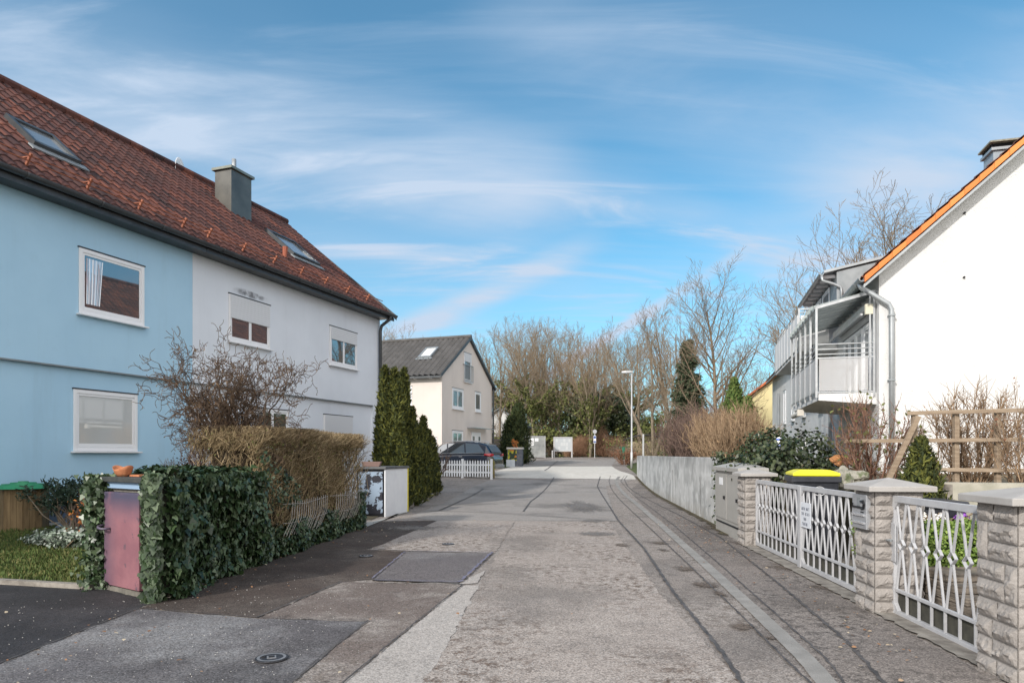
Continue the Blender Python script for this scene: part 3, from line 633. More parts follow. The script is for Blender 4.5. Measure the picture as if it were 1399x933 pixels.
MB().add([(s0, -.004, z0), (s1, -.004, z0), (s1, -.004, z1-.1), (s0, -.004, z1)], [(0, 1, 2, 3)]).build('grey_smudge', m_smear, WHITE)

# ------------------------------------------------------------------ MIDDLE HOUSE
MA = math.atan2(-.3335, .9427); MO = (-3.8, 37.0); MZ = .45
MID = thing('beige_house', 'beige gabled house with dark grey roof behind the thujas and car', 'house', (*MO, 0), MA)
ME_, MRY, MRZ, MW = 5.95, 3.75, 8.45, 7.5
w = MB(); w.box(-14, 0, 0, MW, -.2, ME_); w.prism([(0, ME_), (MW, ME_), (MRY, MRZ-.12)], lambda p: (-14, p[0], p[1]), lambda p: (0, p[0], p[1])); w.build('wall', m_cream_pl, MID)
roof_parts(MID, -14, .12, T_grey, MRY, MRZ, -.35, ME_-.22+.05, MW+.35, tw=.34, tl=.4, under=m_gutter, amp=.06)
vb = MB(); vb.prism([(-.4, ME_-.33), (MRY, MRZ-.17), (MW+.4, ME_-.33), (MW+.4, ME_-.15), (MRY, MRZ+.03), (-.4, ME_-.15)], lambda p: (.122, p[0], p[1]), lambda p: (.15, p[0], p[1])); vb.build('verge_board', m_gutter, MID)
for x in np.arange(-13, .0, .95):
    MB().box(x, x+.1, -.34, -.002, ME_-.33, ME_-.21).build('rafter_end', m_pvc, MID)
def gable_mat(parent, O, ang_local, x): pass
# windows on the gable: child empties are not needed; rotate a window frame built along local Y
def rotwin(parent, y0, y1, z0, z1, xplane, **kw):
    o = window(None, y0, y1, z0, z1, 0, **kw); o.parent = parent; o.location = (xplane, 0, 0); o.rotation_euler = (0, 0, R(90)); return o
GA = math.atan2(.9427, .3335)
def Mp(px, py): return onplane(MO, GA, px, py)
def mw(px0, px1, pyt, pyb, **kw):
    a, zt = Mp(px0, pyt); b, _ = Mp(px1, pyt); zb = Mp(px0, pyb)[1]; return rotwin(MID, a, b, zb, zt, .0, **kw)
mw(617.5, 632.5, 529.5, 558, mull=(.5,), fw=.1); mw(648.5, 656.5, 535, 562, fw=.1); mw(617.5, 632, 588, 612, mull=(.5,), fw=.1)
o = mw(633.5, 643.5, 481, 521, fw=.1, shutter=.3)
a, zt = Mp(632.5, 500); b, _ = Mp(644.5, 500); zb = Mp(632.5, 521)[1]
jb = MB()
for t in np.linspace(0, 1, 9): jb.bar((.1, a+(b-a)*t, zb), (.1, a+(b-a)*t, zb+1.0), .02)
jb.bar((.1, a, zb+1.0), (.1, b, zb+1.0), .04); jb.bar((.1, a, zb+.05), (.1, b, zb+.05), .03); jb.bar((0, a, zb+1), (.1, a, zb+1), .04); jb.bar((0, b, zb+1), (.1, b, zb+1), .04)
jb.build('juliet_rail', m_zinc, MID)
a, zt = Mp(643.5, 590); b, _ = Mp(656, 590)
ddo = MB().box(.003, .05, a, b, g(40), zt).build('door', m_pvc, MID); MB().box(.052, .07, a+.15, a+.4, g(40)+1.0, zt-.25).build('pane', m_glass, ddo); MB().box(.052, .07, b-.4, b-.15, g(40)+1.0, zt-.25).build('pane', m_glass, ddo)
a, z_ = Mp(638, 582); b, _ = Mp(663, 585); z_ = 3.05
cn = MB().box(.0, .55, a, b, z_, z_+.04).build('door_canopy', glass_mat('canopy_glass', (.35, .38, .4), .2), MID)
# eave-side window and lean door
s_, zt = onplane(MO, MA, 555, 528); s2, _ = onplane(MO, MA, 563, 528); zb = onplane(MO, MA, 555, 554)[1]; window(MID, s_, s2, zb, zt, 0, fw=.1)
s_, zt = onplane(MO, MA, 590, 598); s2, _ = onplane(MO, MA, 597, 598); window(MID, s_, s2, .6, zt, 0, fw=.08)
# skylight
kw = dict(ye=-.35, ze=ME_-.17, yr=MRY, zr=MRZ)
h0 = roofhit(571, 490, MO, MA, **kw); h1 = roofhit(598, 476, MO, MA, **kw); h2 = roofhit(588, 490, MO, MA, **kw); skylight(MID, h0[0], h2[0], h0[1], h1[1], frame=m_zinc, glass=glass_mat('skylight_pale', (.75, .75, .72), .1), **kw)
MB().tube([(.1, MW-.02, ME_-.3), (.1, MW-.02, .3)], .06, 10).build('downpipe', m_gutter, MID)

# ------------------------------------------------------------------ RIGHT WHITE HOUSE
vA = math.atan2(.9646, .2637); RA = vA+math.pi; RO = (8.6, 16.0)
RH = thing('white_gable_house', 'tall white rendered house with orange-edged roof and metal balcony on the right', 'house', (*RO, 0), RA)
RE, RSL = 5.76, .89; RRY = 5.4; RRZ = RE+RSL*RRY
w = MB(); w.box(-24, 0, 0, 10.8, -.2, RE); w.prism([(0, RE), (10.8, RE), (RRY, RRZ)], lambda p: (-24, p[0], p[1]), lambda p: (0, p[0], p[1])); w.build('wall', m_white_pl, RH)
roof_parts(RH, .28, -24, T_orange, RRY, RRZ+.22, -.35, RE-.35*RSL+.22, 11.15, under=m_zincd)
# verge: orange edge tiles over a grey barge board
vt = MB(); L_ = math.hypot(RRY+.35, (RRY+.35)*RSL); n = 20
for i in range(n):
    t0, t1 = i/n, (i+1.04)/n
    ya, yb = -.38+(RRY+.38)*t0, -.38+(RRY+.38)*t1; za, zb = RE+.235+RSL*ya, RE+.235+RSL*yb
    vt.add([(.24, ya, za-.03), (.38, ya, za-.03), (.38, ya, za-.19), (.355, ya, za-.19), (.24, ya, za-.19), (.24, yb, zb-.055), (.36, yb, zb-.055), (.36, yb, zb-.19), (.345, yb, zb-.19), (.24, yb, zb-.19)],
           [(0, 1, 2, 3, 4), (9, 8, 7, 6, 5), (0, 5, 6, 1), (1, 6, 7, 2), (2, 7, 8, 3), (3, 8, 9, 4), (4, 9, 5, 0)])
vto = vt.build('verge_tiles', M('orange_verge', (.66, .17, .04), (.85, .28, .07), island=True, rough=.7, bump=.2), RH, bevel=.008)
bb = MB(); bb.prism([(-.4, RE-.03-.4*RSL), (RRY, RE-.03+RSL*RRY), (RRY, RE+.14+RSL*RRY-.1), (-.4, RE+.04-.4*RSL)], lambda p: (.30, p[0], p[1]-.03), lambda p: (.33, p[0], p[1]-.03)); bb.build('barge_board', m_zinc, RH)
so = MB(); so.prism([(-.38, RE-.38*RSL-.02), (RRY, RE+RSL*RRY-.02), (RRY, RE+RSL*RRY+.02), (-.38, RE-.38*RSL+.02)], lambda p: (.003, p[0], p[1]), lambda p: (.298, p[0], p[1])); so.build('soffit', m_pvc, RH)
gutter(RH, .35, -4.9, -.42, RE-.18, .09, m_zinc, True)
dp = MB(); dp.tube([(.05, -.42, RE-.26), (.06, -.40, RE-.34), (.10, .18, RE-.78), (.10, .235, RE-.9), (.10, .24, 4.0), (.10, .24, -.1)], .06, 14); dp.build('downpipe', m_zinc, RH, smooth=True)
pc = MB(); 
for z in (1.6, 3.2, 4.7): pc.box(.0, .17, .17, .31, z, z+.035)
pc.build('pipe_clamp', m_zincd, RH)
for y_, z_ in ((1.75, 6.0+.98), (1.74, 5.52)): MB().tube([(.001, y_, z_), (.05, y_, z_)], .022, 8).build('wall_fixing', m_dark, RH)
# chimney
c0 = MB(); c0.box(-2.6, -2.0, 3.05, 3.65, RE, 9.1); co = c0.build('chimney', M('chimney_light_sheet', (.30, .34, .38), (.38, .42, .45), scale=2, rough=.5, metal=.2), RH)
MB().box(-2.66, -1.94, 2.99, 3.71, 9.103, 9.17).build('chimney_cap', m_zinc, co)
lv = MB()
for i in range(7): lv.box(-2.6+i*.09, -2.56+i*.09, 3.02, 3.05, 9.17, 9.29)
lv.box(-2.56, -2.04, 3.08, 3.62, 9.17, 9.29); lv.build('chimney_vents', m_dark, co); MB().box(-2.70, -1.90, 2.95, 3.75, 9.29, 9.33).build('chimney_lid', M('mossy_lid', (.2, .19, .13), (.32, .3, .24), scale=9), co)
# main balcony
BX0, BX1, BYO, BZ = -4.75, -.25, -1.32, 2.97
b = MB(); b.prism([(-.0, BZ-.28), (BYO+.05, BZ-.16), (BYO+.05, BZ), (-.0, BZ)], lambda p: (BX0, p[0], p[1]), lambda p: (BX1, p[0], p[1])); bal = b.build('balcony', m_white_pl, RH)
m_rail = M('galvanised_rail', (.45, .46, .47), (.56, .57, .57), scale=8, rough=.35, metal=.55)
m_satin = M('satin_glass', (.72, .71, .71), rough=.2, alpha=.36)
fr = MB(); top_o, top_i = 5.05, 5.38
xs_ = np.linspace(BX1, BX0, 6)
for i, x in enumerate(xs_): fr.bar((x, BYO, BZ-.1), (x, BYO, top_o), .05)
fr.bar((BX1, -.05, BZ-.1), (BX1, -.05, top_i), .05); fr.bar((BX1, -.14, BZ-.1), (BX1, -.14, top_i-.02), .03)
fr.bar((BX1, BYO, top_o), (BX0, BYO, top_o), .06); fr.bar((BX1, BYO, top_o), (BX1, 0, top_i), .05, .06)
fr.build('post_frame', m_rail, bal)
rl = MB()
for z in (BZ+.95, BZ+1.07, BZ+1.19): rl.tube([(BX1, -.05, z), (BX1, BYO, z), (BX0, BYO, z)], .014, 8)
for z in (BZ+.03, BZ+.86): rl.bar((BX1, -.05, z), (BX1, BYO, z), .03); rl.bar((BX1, BYO, z), (BX0, BYO, z), .03)
rl.build('railing', m_rail, bal)
MB().box(BX1-.006, BX1+.006, BYO+.06, -.18, BZ+.06, BZ+.84).build('glass_panel', m_satin, bal)
for a, b_ in zip(xs_, xs_[1:]): MB().box(b_+.04, a-.04, BYO-.006, BYO+.006, BZ+.06, BZ+.84).build('glass_panel', M('satin_panel', (.70, .70, .71), rough=.3, trans=.15), bal)
gb = MB(); pnl = MB()
for x in np.linspace(BX1-.02, BX0+.02, 10): gb.bar((x, BYO-.05, top_o+.0), (x, -.02, top_i+.0), .06, .07)
pnl.add([(BX1, BYO-.12, top_o+.03), (BX0, BYO-.12, top_o+.03), (BX0, -.01, top_i+.04), (BX1, -.01, top_i+.04), (BX1, BYO-.12, top_o+.04), (BX0, BYO-.12, top_o+.04), (BX0, -.01, top_i+.05), (BX1, -.01, top_i+.05)],
        [(0, 1, 2, 3), (7, 6, 5, 4), (0, 4, 5, 1), (1, 5, 6, 2), (2, 6, 7, 3), (3, 7, 4, 0)])
def milky(name, col, tr):
    m = bpy.data.materials.new(name); m.use_nodes = True; t = m.node_tree; a = N(t, 'ShaderNodeBsdfTranslucent'); a.inputs[0].default_value = (*col, 1); b2 = N(t, 'ShaderNodeBsdfDiffuse'); b2.inputs[0].default_value = (*col, 1); c_ = N(t, 'ShaderNodeBsdfTransparent'); g_ = N(t, 'ShaderNodeBsdfGlossy', ins={'Roughness': .1})
    m1 = N(t, 'ShaderNodeMixShader', ins={0: .4}); t.links.new(a.outputs[0], m1.inputs[1]); t.links.new(b2.outputs[0], m1.inputs[2]); m2 = N(t, 'ShaderNodeMixShader', ins={0: tr}); t.links.new(m1.outputs[0], m2.inputs[1]); t.links.new(c_.outputs[0], m2.inputs[2])
    m3 = N(t, 'ShaderNodeMixShader', ins={0: .06}); t.links.new(m2.outputs[0], m3.inputs[1]); t.links.new(g_.outputs[0], m3.inputs[2]); t.links.new(m3.outputs[0], t.nodes['Material Output'].inputs[0]); return m
gb.build('glazing_bar', m_zincd, bal); pnl.build('glass_roof', milky('roof_glass', (.80, .84, .78), .45), bal)
# rolled awning box on the wall under the glass roof
aw = MB(); aw.box(BX0+.2, BX1-.1, -.2, -.03, 4.98, 5.12); aw.bar((BX0+.3, -.3, 4.86), (BX1-.1, -.3, 4.86), .05); awo = aw.build('awning_box', m_rail, bal); MB().box(BX1-.09, BX1+.02, -.24, -.03, 4.84, 5.08).build('awning_cap', M('cream_plastic', (.70, .66, .52), rough=.5), awo)
# patio windows along the balcony wall
for i, (a, b_) in enumerate(((-3.9, -3.2), (-3.15, -2.4), (-2.35, -1.6), (-1.5, -.8))):
    window(bal, a, b_, BZ+.03, 4.75, 0, fw=.09, sill=False, glass=m_glass2, name='balcony_door')
# lamp ball on the wall
# furniture on the balcony
bt = MB(); bt.box(-.95, -.35, -1.1, -.4, BZ+.68, BZ+.71); 
bt.tube([(-.9, -1.05, BZ), (-.4, -.45, BZ+.68)], .012, 6); bt.tube([(-.4, -1.05, BZ), (-.9, -.45, BZ+.68)], .012, 6); bt.tube([(-.9, -.45, BZ), (-.4, -1.05, BZ+.68)], .012, 6)
tag(bt.build('balcony_table', M('grey_table', (.3, .31, .32), rough=.5), None, loc=(*RO, 0), rz=RA), 'small folding table standing on the metal balcony', 'table')
bl = MB(); p0 = (-3.0, -1.0)
bl.tube([(*p0, 4.55), (*p0, 4.3)], [.02, .03], 10); bl.tube([(*p0, 4.3), (*p0, 4.26), (*p0, 4.22)], [.05, .17, .17], 14); bl.tube([(*p0, 4.22), (*p0, 3.98)], [.09, .11], 12); bl.tube([(*p0, 3.98), (*p0, 3.95)], [.15, .15], 12); bl.tube([(*p0, 4.55), (*p0, 5.2)], .005, 5)
tag(bl.build('hanging_lantern', M('dark_lantern', (.08, .08, .09), rough=.5, metal=.4), None, loc=(*RO, 0), rz=RA), 'dark round lantern hanging under the balcony glass roof', 'lantern')
# folded awning roll under the balcony
rr = MB(); rr.tube([(BX0+.1, BYO+.02, BZ-.32), (BX0+1.6, BYO+.02, BZ-.30)], .07, 12); rr.box(BX0+1.5, BX0+1.65, BYO-.06, BYO+.12, BZ-.38, BZ-.2); rr.build('folded_awning', M('awning_cloth', (.66, .62, .55), rough=.7), bal)
# flat panel below balcony, the recess shade put into its colour
MB().box(-4.6, -.9, -.012, -.003, .2, 2.3).build('recess_shade_panel', M('warm_shadow_wall', (.58, .54, .47), rough=.9), RH)
window(RH, -3.6, -2.9, 1.0, 2.1, -.013, shutter=.9, sill=True)
# upper terrace behind, with pale panels
UX0, UX1, UY, UZ = -11.5, -4.9, -1.10, 4.86
ut = MB(); ut.box(UX0, UX1, UY, -.003, UZ-.2, UZ-.02); uto = ut.build('terrace_slab', m_white_pl, RH)
pp = MB(); ff = MB()
n = 8
for i in range(n):
    a = UX1+(UX0-UX1)*i/n; b_ = UX1+(UX0-UX1)*(i+1)/n; pp.box(b_+.05, a-.05, UY-.04, UY-.01, UZ-.1, UZ+.93); ff.bar((a, UY, UZ-.2), (a, UY, UZ+1.12), .04)
pp.box(UX1+.002, UX1+.02, UY+.05, -.25, UZ+.0, UZ+.9)
ff.tube([(UX1, -.2, UZ+1.1), (UX1, UY, UZ+1.1), (UX0, UY, UZ+1.1)], .02, 8); ff.tube([(UX1, -.2, UZ+1.0), (UX1, UY, UZ+1.0), (UX0, UY, UZ+1.0)], .012, 6); ff.bar((UX1, UY, UZ-.2), (UX1, UY, UZ+1.1), .05)
pp.build('parapet_panel', M('pale_panel', (.74, .73, .72), (.68, .67, .66), scale=2, rough=.6), uto); ff.build('terrace_rail', m_rail, uto)
MB().box(-11.4, -9.8, -1.0, -.004, UZ-.01, UZ+1.35).build('privacy_wall', m_white_pl, uto)
# windows of the floor below terrace
for i, a in enumerate((-8.2, -12.2, -15.5, -18.5)):
    window(RH, a, a+.9, 3.0, 4.6, 0, fw=.08, mull=(.5,)); window(RH, a, a+.9, .9, 2.2, 0, fw=.08)
for a in (-5.6, -20.0): 
    MB().tube([(a, -.1, UZ-.2), (a, -.1, 0)], .05, 10).build('downpipe', m_zinc, RH)
# zinc dormer
dm = MB(); dm.prism([(.02, RE-.1), (.02, 7.12), (2.3, 7.55), (2.3, RE-.1)], lambda p: (-9.8, p[0], p[1]), lambda p: (-5.2, p[0], p[1])); dmo = dm.build('dormer', m_zincd, RH)
dr = MB(); dr.prism([(-.35, 7.08), (-.35, 7.16), (2.4, 7.70), (2.4, 7.62)], lambda p: (-9.95, p[0], p[1]), lambda p: (-5.12, p[0], p[1])); dr.build('dormer_roof', m_zinc, dmo)
gutter(dmo, -5.1, -9.95, -.42, 7.08, .07, m_zinc, False)
for x in np.arange(-9.7, -5.2, .6): MB().box(x, x+.08, -.33, .015, 6.98, 7.075).build('rafter_end', m_pvc, dmo)
for a in (-9.2, -7.6): window(dmo, a, a+1.3, 5.95, 6.9, .02, fw=.08, sill=False)
dpp = MB(); dpp.tube([(-5.13, -.42, 7.0), (-5.13, -.40, 6.85), (-5.12, -.08, 6.72), (-5.12, .12, 6.62), (-5.12, .14, 6.5), (-5.12, .14, 5.95)], .045, 10); dpp.build('dormer_downpipe', m_zinc, dmo, smooth=True)

# ------------------------------------------------------------------ YELLOW HOUSE, far white house
YO = at(1018, 560, 46); 
YH = thing('yellow_house', 'pale yellow house with orange tiled roof beyond the white house', 'house', (YO.x, YO.y, 0), R(-24))
w = MB(); w.box(0, 8, 0, 9, 0, 5.1); w.prism([(0, 5.1), (8, 5.1), (4, 8.1)], lambda p: (p[0], 0, p[1]), lambda p: (p[0], 9, p[1])); w.build('wall', M('yellow_plaster', (.72, .62, .34), (.68, .58, .32), scale=1, rough=.95), YH)
rfm = MB()
for (x0, x1) in ((-.4, 4), (8.4, 4)): rfm.add([(x, y, z+dz) for y in (-.35, 9.3) for (x, z) in ((x0, 4.85), (x1, 8.2)) for dz in (0, .16)], [(0, 2, 3, 1), (4, 5, 7, 6), (0, 1, 5, 4), (2, 6, 7, 3), (0, 4, 6, 2), (1, 3, 7, 5)])
rfm.build('roof', M('orange_roof_far', (.42, .10, .035), (.60, .18, .07), scale=8, rough=.8, stretch=(1, 3, 1)), YH)
MB().box(1.2, 2.2, 2.4, 3.6, 6.1, 6.5).build('skylight', m_gutter, YH)
p = at(652, 575, 75); FH = thing('far_white_house', 'far small white house with pitched roof behind the beige house', 'house', (p.x, p.y, 0), R(-10))
w = MB(); w.box(0, 5, 0, 8, 0, 4.6); w.prism([(0, 4.6), (5, 4.6), (2.5, 6.4)], lambda p: (p[0], 0, p[1]), lambda p: (p[0], 8, p[1])); w.build('wall', m_white_pl, FH)
rfm = MB()
for (x0, x1) in ((-.3, 2.5), (5.3, 2.5)): rfm.add([(x, y, z+dz) for y in (-.3, 8.3) for (x, z) in ((x0, 4.45), (x1, 6.45)) for dz in (0, .14)], [(0, 2, 3, 1), (4, 5, 7, 6), (0, 1, 5, 4), (2, 6, 7, 3), (0, 4, 6, 2), (1, 3, 7, 5)])
rfm.build('roof', m_zincd, FH); window(FH, 3.2, 4.0, 2.2, 3.4, 0, fw=.1); window(FH, 1.2, 2.0, 2.2, 3.4, 0, fw=.1)

# ------------------------------------------------------------------ RIGHT FENCE: stone pillars
m_stone = M('rock_face_block', (.27, .245, .225), (.36, .33, .305), scale=5, rough=.9, bump=.5, bscale=45, fine=.12)
m_cap = M('pillar_cap_concrete', (.34, .32, .30), (.40, .38, .36), scale=4, rough=.85, fine=.08)
SD = Vector((.08, 1, 0)).normalized(); SN = Vector((-SD.y, SD.x, 0))     # along street / to the left
def rock_face(mb, O, ux, uz, nrm, W_, H_, seed):
    rnd = random.Random(seed); rows = 9; hs = [H_/rows]*rows; z = 0; r = 0
    blocks = []
    while r < rows:
        kind = rnd.choice((1, 1, 2)) if r < rows-1 else 1
        if kind == 2:     # a tall block beside two stacked wide ones
            tall = rnd.random() < .5; wv = W_*rnd.uniform(.28, .4); x0 = 0 if tall else W_-wv
            blocks.append((x0, r*H_/rows, wv, 2*H_/rows)); xo = wv if tall else 0
            blocks.append((xo, r*H_/rows, W_-wv, H_/rows)); blocks.append((xo, (r+1)*H_/rows, W_-wv, H_/rows)); r += 2
        else:
            c = rnd.uniform(.35, .68)*W_; blocks.append((0, r*H_/rows, c, H_/rows)); blocks.append((c, r*H_/rows, W_-c, H_/rows)); r += 1
    for bi, (bx, bz, bw, bh) in enumerate(blocks):
        gx, gz = max(8, int(bw/.018)), max(7, int(bh/.018)); off = Vector((rnd.uniform(0, 99), rnd.uniform(0, 99), rnd.uniform(0, 99)))
        base = len(mb.v); gap = .006; cr = rnd.uniform(.35, .65)
        for j in range(gz+1):
            for i in range(gx+1):
                u, v_ = i/gx, j/gz; x = bx+gap+(bw-2*gap)*u; z = bz+gap+(bh-2*gap)*v_
                e_ = min(min(u, 1-u)*bw, min(v_, 1-v_)*bh)
                edge = min(1, e_/.014); inner = max(0, min(1, (e_-.012)/.025))
                # broken rock ridge: a crest line wandering across the block
                crest = cr+.22*noise.noise(Vector((x*16, bi, 0))+off); dd_ = v_-crest
                rid = max(0, 1-abs(dd_)/(.45 if dd_ > 0 else .2)); fr_ = noise.fractal(Vector((x*34, z*34, bi*3.1))+off, .8, 2.2, 4)
                h = (0 if edge < 1e-6 else .010*edge)+inner*(.018*rid+.011*fr_+.004)
                P_ = O+ux*x+uz*z+nrm*h; mb.v.append(tuple(P_))
        for j in range(gz):
            for i in range(gx): a = base+j*(gx+1)+i; mb.f.append((a, a+1, a+gx+2, a+gx+1))
def pillar(near_corner, w_, dpt, H_, label, seed):
    """near_corner = street-side corner closest to the camera"""
    O = Vector((*near_corner, 0)); t = thing('stone_pillar', label, 'gate pillar', tuple(O), 0, 'rock-faced fence pillars')
    O = Vector((0, 0, -.02)); right = -SN; mb = MB(); up = Vector((0, 0, 1)); H_ += .02
    ins = .008
    core = [O+SD*ins+right*ins, O+right*(w_-ins)+SD*ins, O+right*(w_-ins)+SD*(dpt-ins), O+SD*(dpt-ins)+right*ins]
    mb.prism(core, lambda p: p, lambda p: p+up*H_)
    rock_face(mb, O, right, up, -SD, w_, H_, seed); rock_face(mb, O+SD*dpt, -SD, up, SN, dpt, H_, seed+1)
    rock_face(mb, O+right*w_, SD, up, right, dpt, H_, seed+2); rock_face(mb, O+SD*dpt+right*w_, -right, up, SD, w_, H_, seed+3)
    mb.build('stonework', m_stone, t, fix=False)
    c = MB(); oh = .085; q = [O-right*oh-SD*oh, O+right*(w_+oh)-SD*oh, O+right*(w_+oh)+SD*(dpt+oh), O-right*oh+SD*(dpt+oh)]
    cen = sum(q, Vector())/4; vs = [p+up*H_ for p in q]+[p+up*(H_+.05) for p in q]+[cen+up*(H_+.125)]
    c.add(vs, [(3, 2, 1, 0), (0, 1, 5, 4), (1, 2, 6, 5), (2, 3, 7, 6), (3, 0, 4, 7), (4, 5, 8), (5, 6, 8), (6, 7, 8), (7, 4, 8)]); c.build('cap', m_cap, t, bevel=.006)
    return t
pillar((3.80, 11.15), .42, .42, 1.14, 'farthest rock-faced stone pillar, beside the grey utility cabinet', 10)
pillar((3.42, 6.44), .44, .42, 1.15, 'middle rock-faced stone pillar carrying the silver letterbox', 20)
pillar((3.26, 4.40), .62, .44, 1.17, 'nearest and largest rock-faced stone pillar at the right edge', 30)

# ------------------------------------------------------------------ gates
m_gate = M('grey_gate_paint', (.40, .40, .415), (.47, .47, .48), scale=8, rough=.5, fine=.12)
m_gplate = M('gate_mesh_dark', (.035, .034, .028), (.07, .066, .05), scale=12, rough=.9)
def gate_leaf(parent, Ln, H0, H1, n, name='leaf', hinge_left=True):
    """local: X along the leaf from 0 to Ln, Z up; y=0 plane; H0 bottom H1 top"""
    f = MB(); w = .045; mid = H0+.22; dia = H0+(H1-H0)*.60
    f.box(0, w, -.02, .02, H0, H1); f.box(Ln-w, Ln, -.02, .02, H0, H1); f.box(w, Ln-w, -.02, .02, H1-.06, H1); f.box(w, Ln-w, -.02, .02, H0, H0+.05); f.box(w, Ln-w, -.015, .015, mid, mid+.03)
    # cut-off corners
    for (cx_, cz, sx, sz) in ((w, H1-.06, 1, -1), (Ln-w, H1-.06, -1, -1), (w, H0+.05, 1, 1), (Ln-w, H0+.05, -1, 1)):
        f.prism([(cx_, cz), (cx_+sx*.07, cz), (cx_, cz+sz*.07)], lambda p: (p[0], -.018, p[1]), lambda p: (p[0], .018, p[1]))
    lf = f.build(name, m_gate, parent, bevel=.004)
    bars = MB(); p = (Ln-2*w)/n
    for i in range(n):
        xc = w+p*(i+.5); hw = .055; hh = .055
        for sx in (-1, 1):
            bars.bar((xc+sx*(p*.42), 0, H1-.06), (xc+sx*.012, 0, dia+hh*.9), .011, .018, (0, 1, 0)); bars.bar((xc+sx*.012, 0, dia-hh*.9), (xc+sx*(p*.42), 0, mid+.03), .011, .018, (0, 1, 0))
        pts = [(xc, dia+hh), (xc+hw, dia), (xc, dia-hh), (xc-hw, dia)]
        dm = MB()
        for a, b_ in zip(pts, pts[1:]+pts[:1]): dm.bar((a[0], 0, a[1]), (b_[0], 0, b_[1]), .007, .026, (0, 1, 0))
        dm.build('diamond', m_gate, lf)
        bars.bar((w+p*i, 0, H0+.05), (w+p*i, 0, mid), .012, .022, (0, 1, 0))
    bars.build('bars', m_gate, lf)
    pl = MB(); pl.box(w, Ln-w, .022, .026, H0+.05, mid); pl.build('kick_plate', m_gplate, lf)
    return lf
GAng = math.atan2(-SD.y, -SD.x)      # local X runs towards the camera
# double gate: from pillar 1 to pillar 2
g0 = Vector((3.985, 11.13, 0)); Ldg = (Vector((3.985, 11.13))-Vector((3.64, 6.88))).length
dg = thing('double_gate', 'grey metal double gate with diamond pattern bars and a paper notice', 'gate', tuple(g0), GAng)
gate_leaf(dg, Ldg/2-.006, .03, 1.09, 10); l2 = gate_leaf(dg, Ldg/2-.006, .03, 1.09, 10); l2.location = (Ldg/2+.006, 0, 0)
MB().box(Ldg/2-.05, Ldg/2+.05, -.035, -.021, .0, 1.08).build('centre_strip', m_gate, dg)
# small gate
g1 = Vector((3.60, 6.44, 0)); sg = thing('garden_gate', 'narrow grey garden gate with diamond pattern between the two nearest pillars', 'gate', tuple(g1), GAng)
lf = gate_leaf(sg, 1.55, .0, 1.115, 7)
ltc = MB(); ltc.box(.0, .1, -.035, -.021, .5, .86); ltc.build('lock_plate', m_gate, lf, bevel=.004)
lt2 = MB(); lt2.tube([(.05, -.035, .7), (.05, -.09, .7), (.14, -.09, .7)], .009, 8); lt2.build('handle', m_zinc, lf)
# notice on the gate (illegible hand lettering)
lx0 = Ldg/2+.07; nb_ = Vector((0, 0, 0))
note = thing('paper_notice', 'white handwritten paper notice fixed to the double gate', 'sign', tuple(g0), GAng)
MB().box(lx0, lx0+.36, -.03, -.024, .56, .88).build('sheet', M('paper_white', (.68, .70, .74), rough=.6), note)
ink = MB(); rnd = random.Random(4)
for li, (zz, n, x_) in enumerate(((.80, 9, .035), (.735, 9, .04), (.67, 3, .12), (.605, 6, .06))):
    for k in range(n):
        x = lx0+x_+k*.033
        if (li, k) in ((0, 4), (1, 3)): continue
        st = rnd.choice(([(0, 0), (0, 1), (.6, 1)], [(0, 0), (.3, 1), (.6, 0)], [(0, 1), (0, 0), (.6, 0), (.6, 1)], [(0, 0), (0, 1), (.6, 0), (.6, 1)], [(.6, 1), (0, .9), (.5, .4), (0, 0)]))
        pts = [(x+a*.03, -.0315, zz-.018+b_*.036) for a, b_ in st]; ink.tube(pts, .0022, 4)
ink.build('handwriting', M('ink', (.06, .07, .1), rough=.7), note)
# letterbox on the middle pillar's street face
c = Vector((3.42, 6.44, 0))+SN*.004
lb = thing('letterbox', 'silver two-slot letterbox plate on the middle stone pillar', 'letterbox', tuple(c), GAng)
m_silver = M('brushed_silver', (.42, .43, .45), (.50, .51, .53), scale=6, stretch=(1, 1, 12), rough=.35, metal=.5)
MB().box(-.385, -.07, -.045, .0, .78, 1.11).build('plate', m_silver, lb, bevel=.004)
q = MB(); 
for z in (.905, .83): q.box(-.37, -.10, -.062, -.046, z, z+.018)
q.build('slot_flap', M('polished_steel', (.8, .8, .82), rough=.2, metal=.7), lb)
q = MB(); q.bar((-.375, -.05, .985), (-.11, -.05, .985), .008, .02); q.tube([(-.15, -.052, .975), (-.11, -.052, .985), (-.10, -.052, 1.02), (-.12, -.052, 1.05), (-.17, -.052, 1.045)], .013, 8); q.box(-.37, -.36, -.052, -.046, .98, 1.02); q.build('black_hook_motif', M('black_enamel', (.01, .01, .012), rough=.3), lb)
q = MB(); q.box(-.27, -.20, -.049, -.0455, 1.0, 1.08); q.build('name_window', m_zincd, lb)
q = MB()
for i in range(6): q.box(-.19+i*.012, -.182+i*.012, -.0485, -.0455, .935, .947)
q.build('name_letters', m_dark, lb)

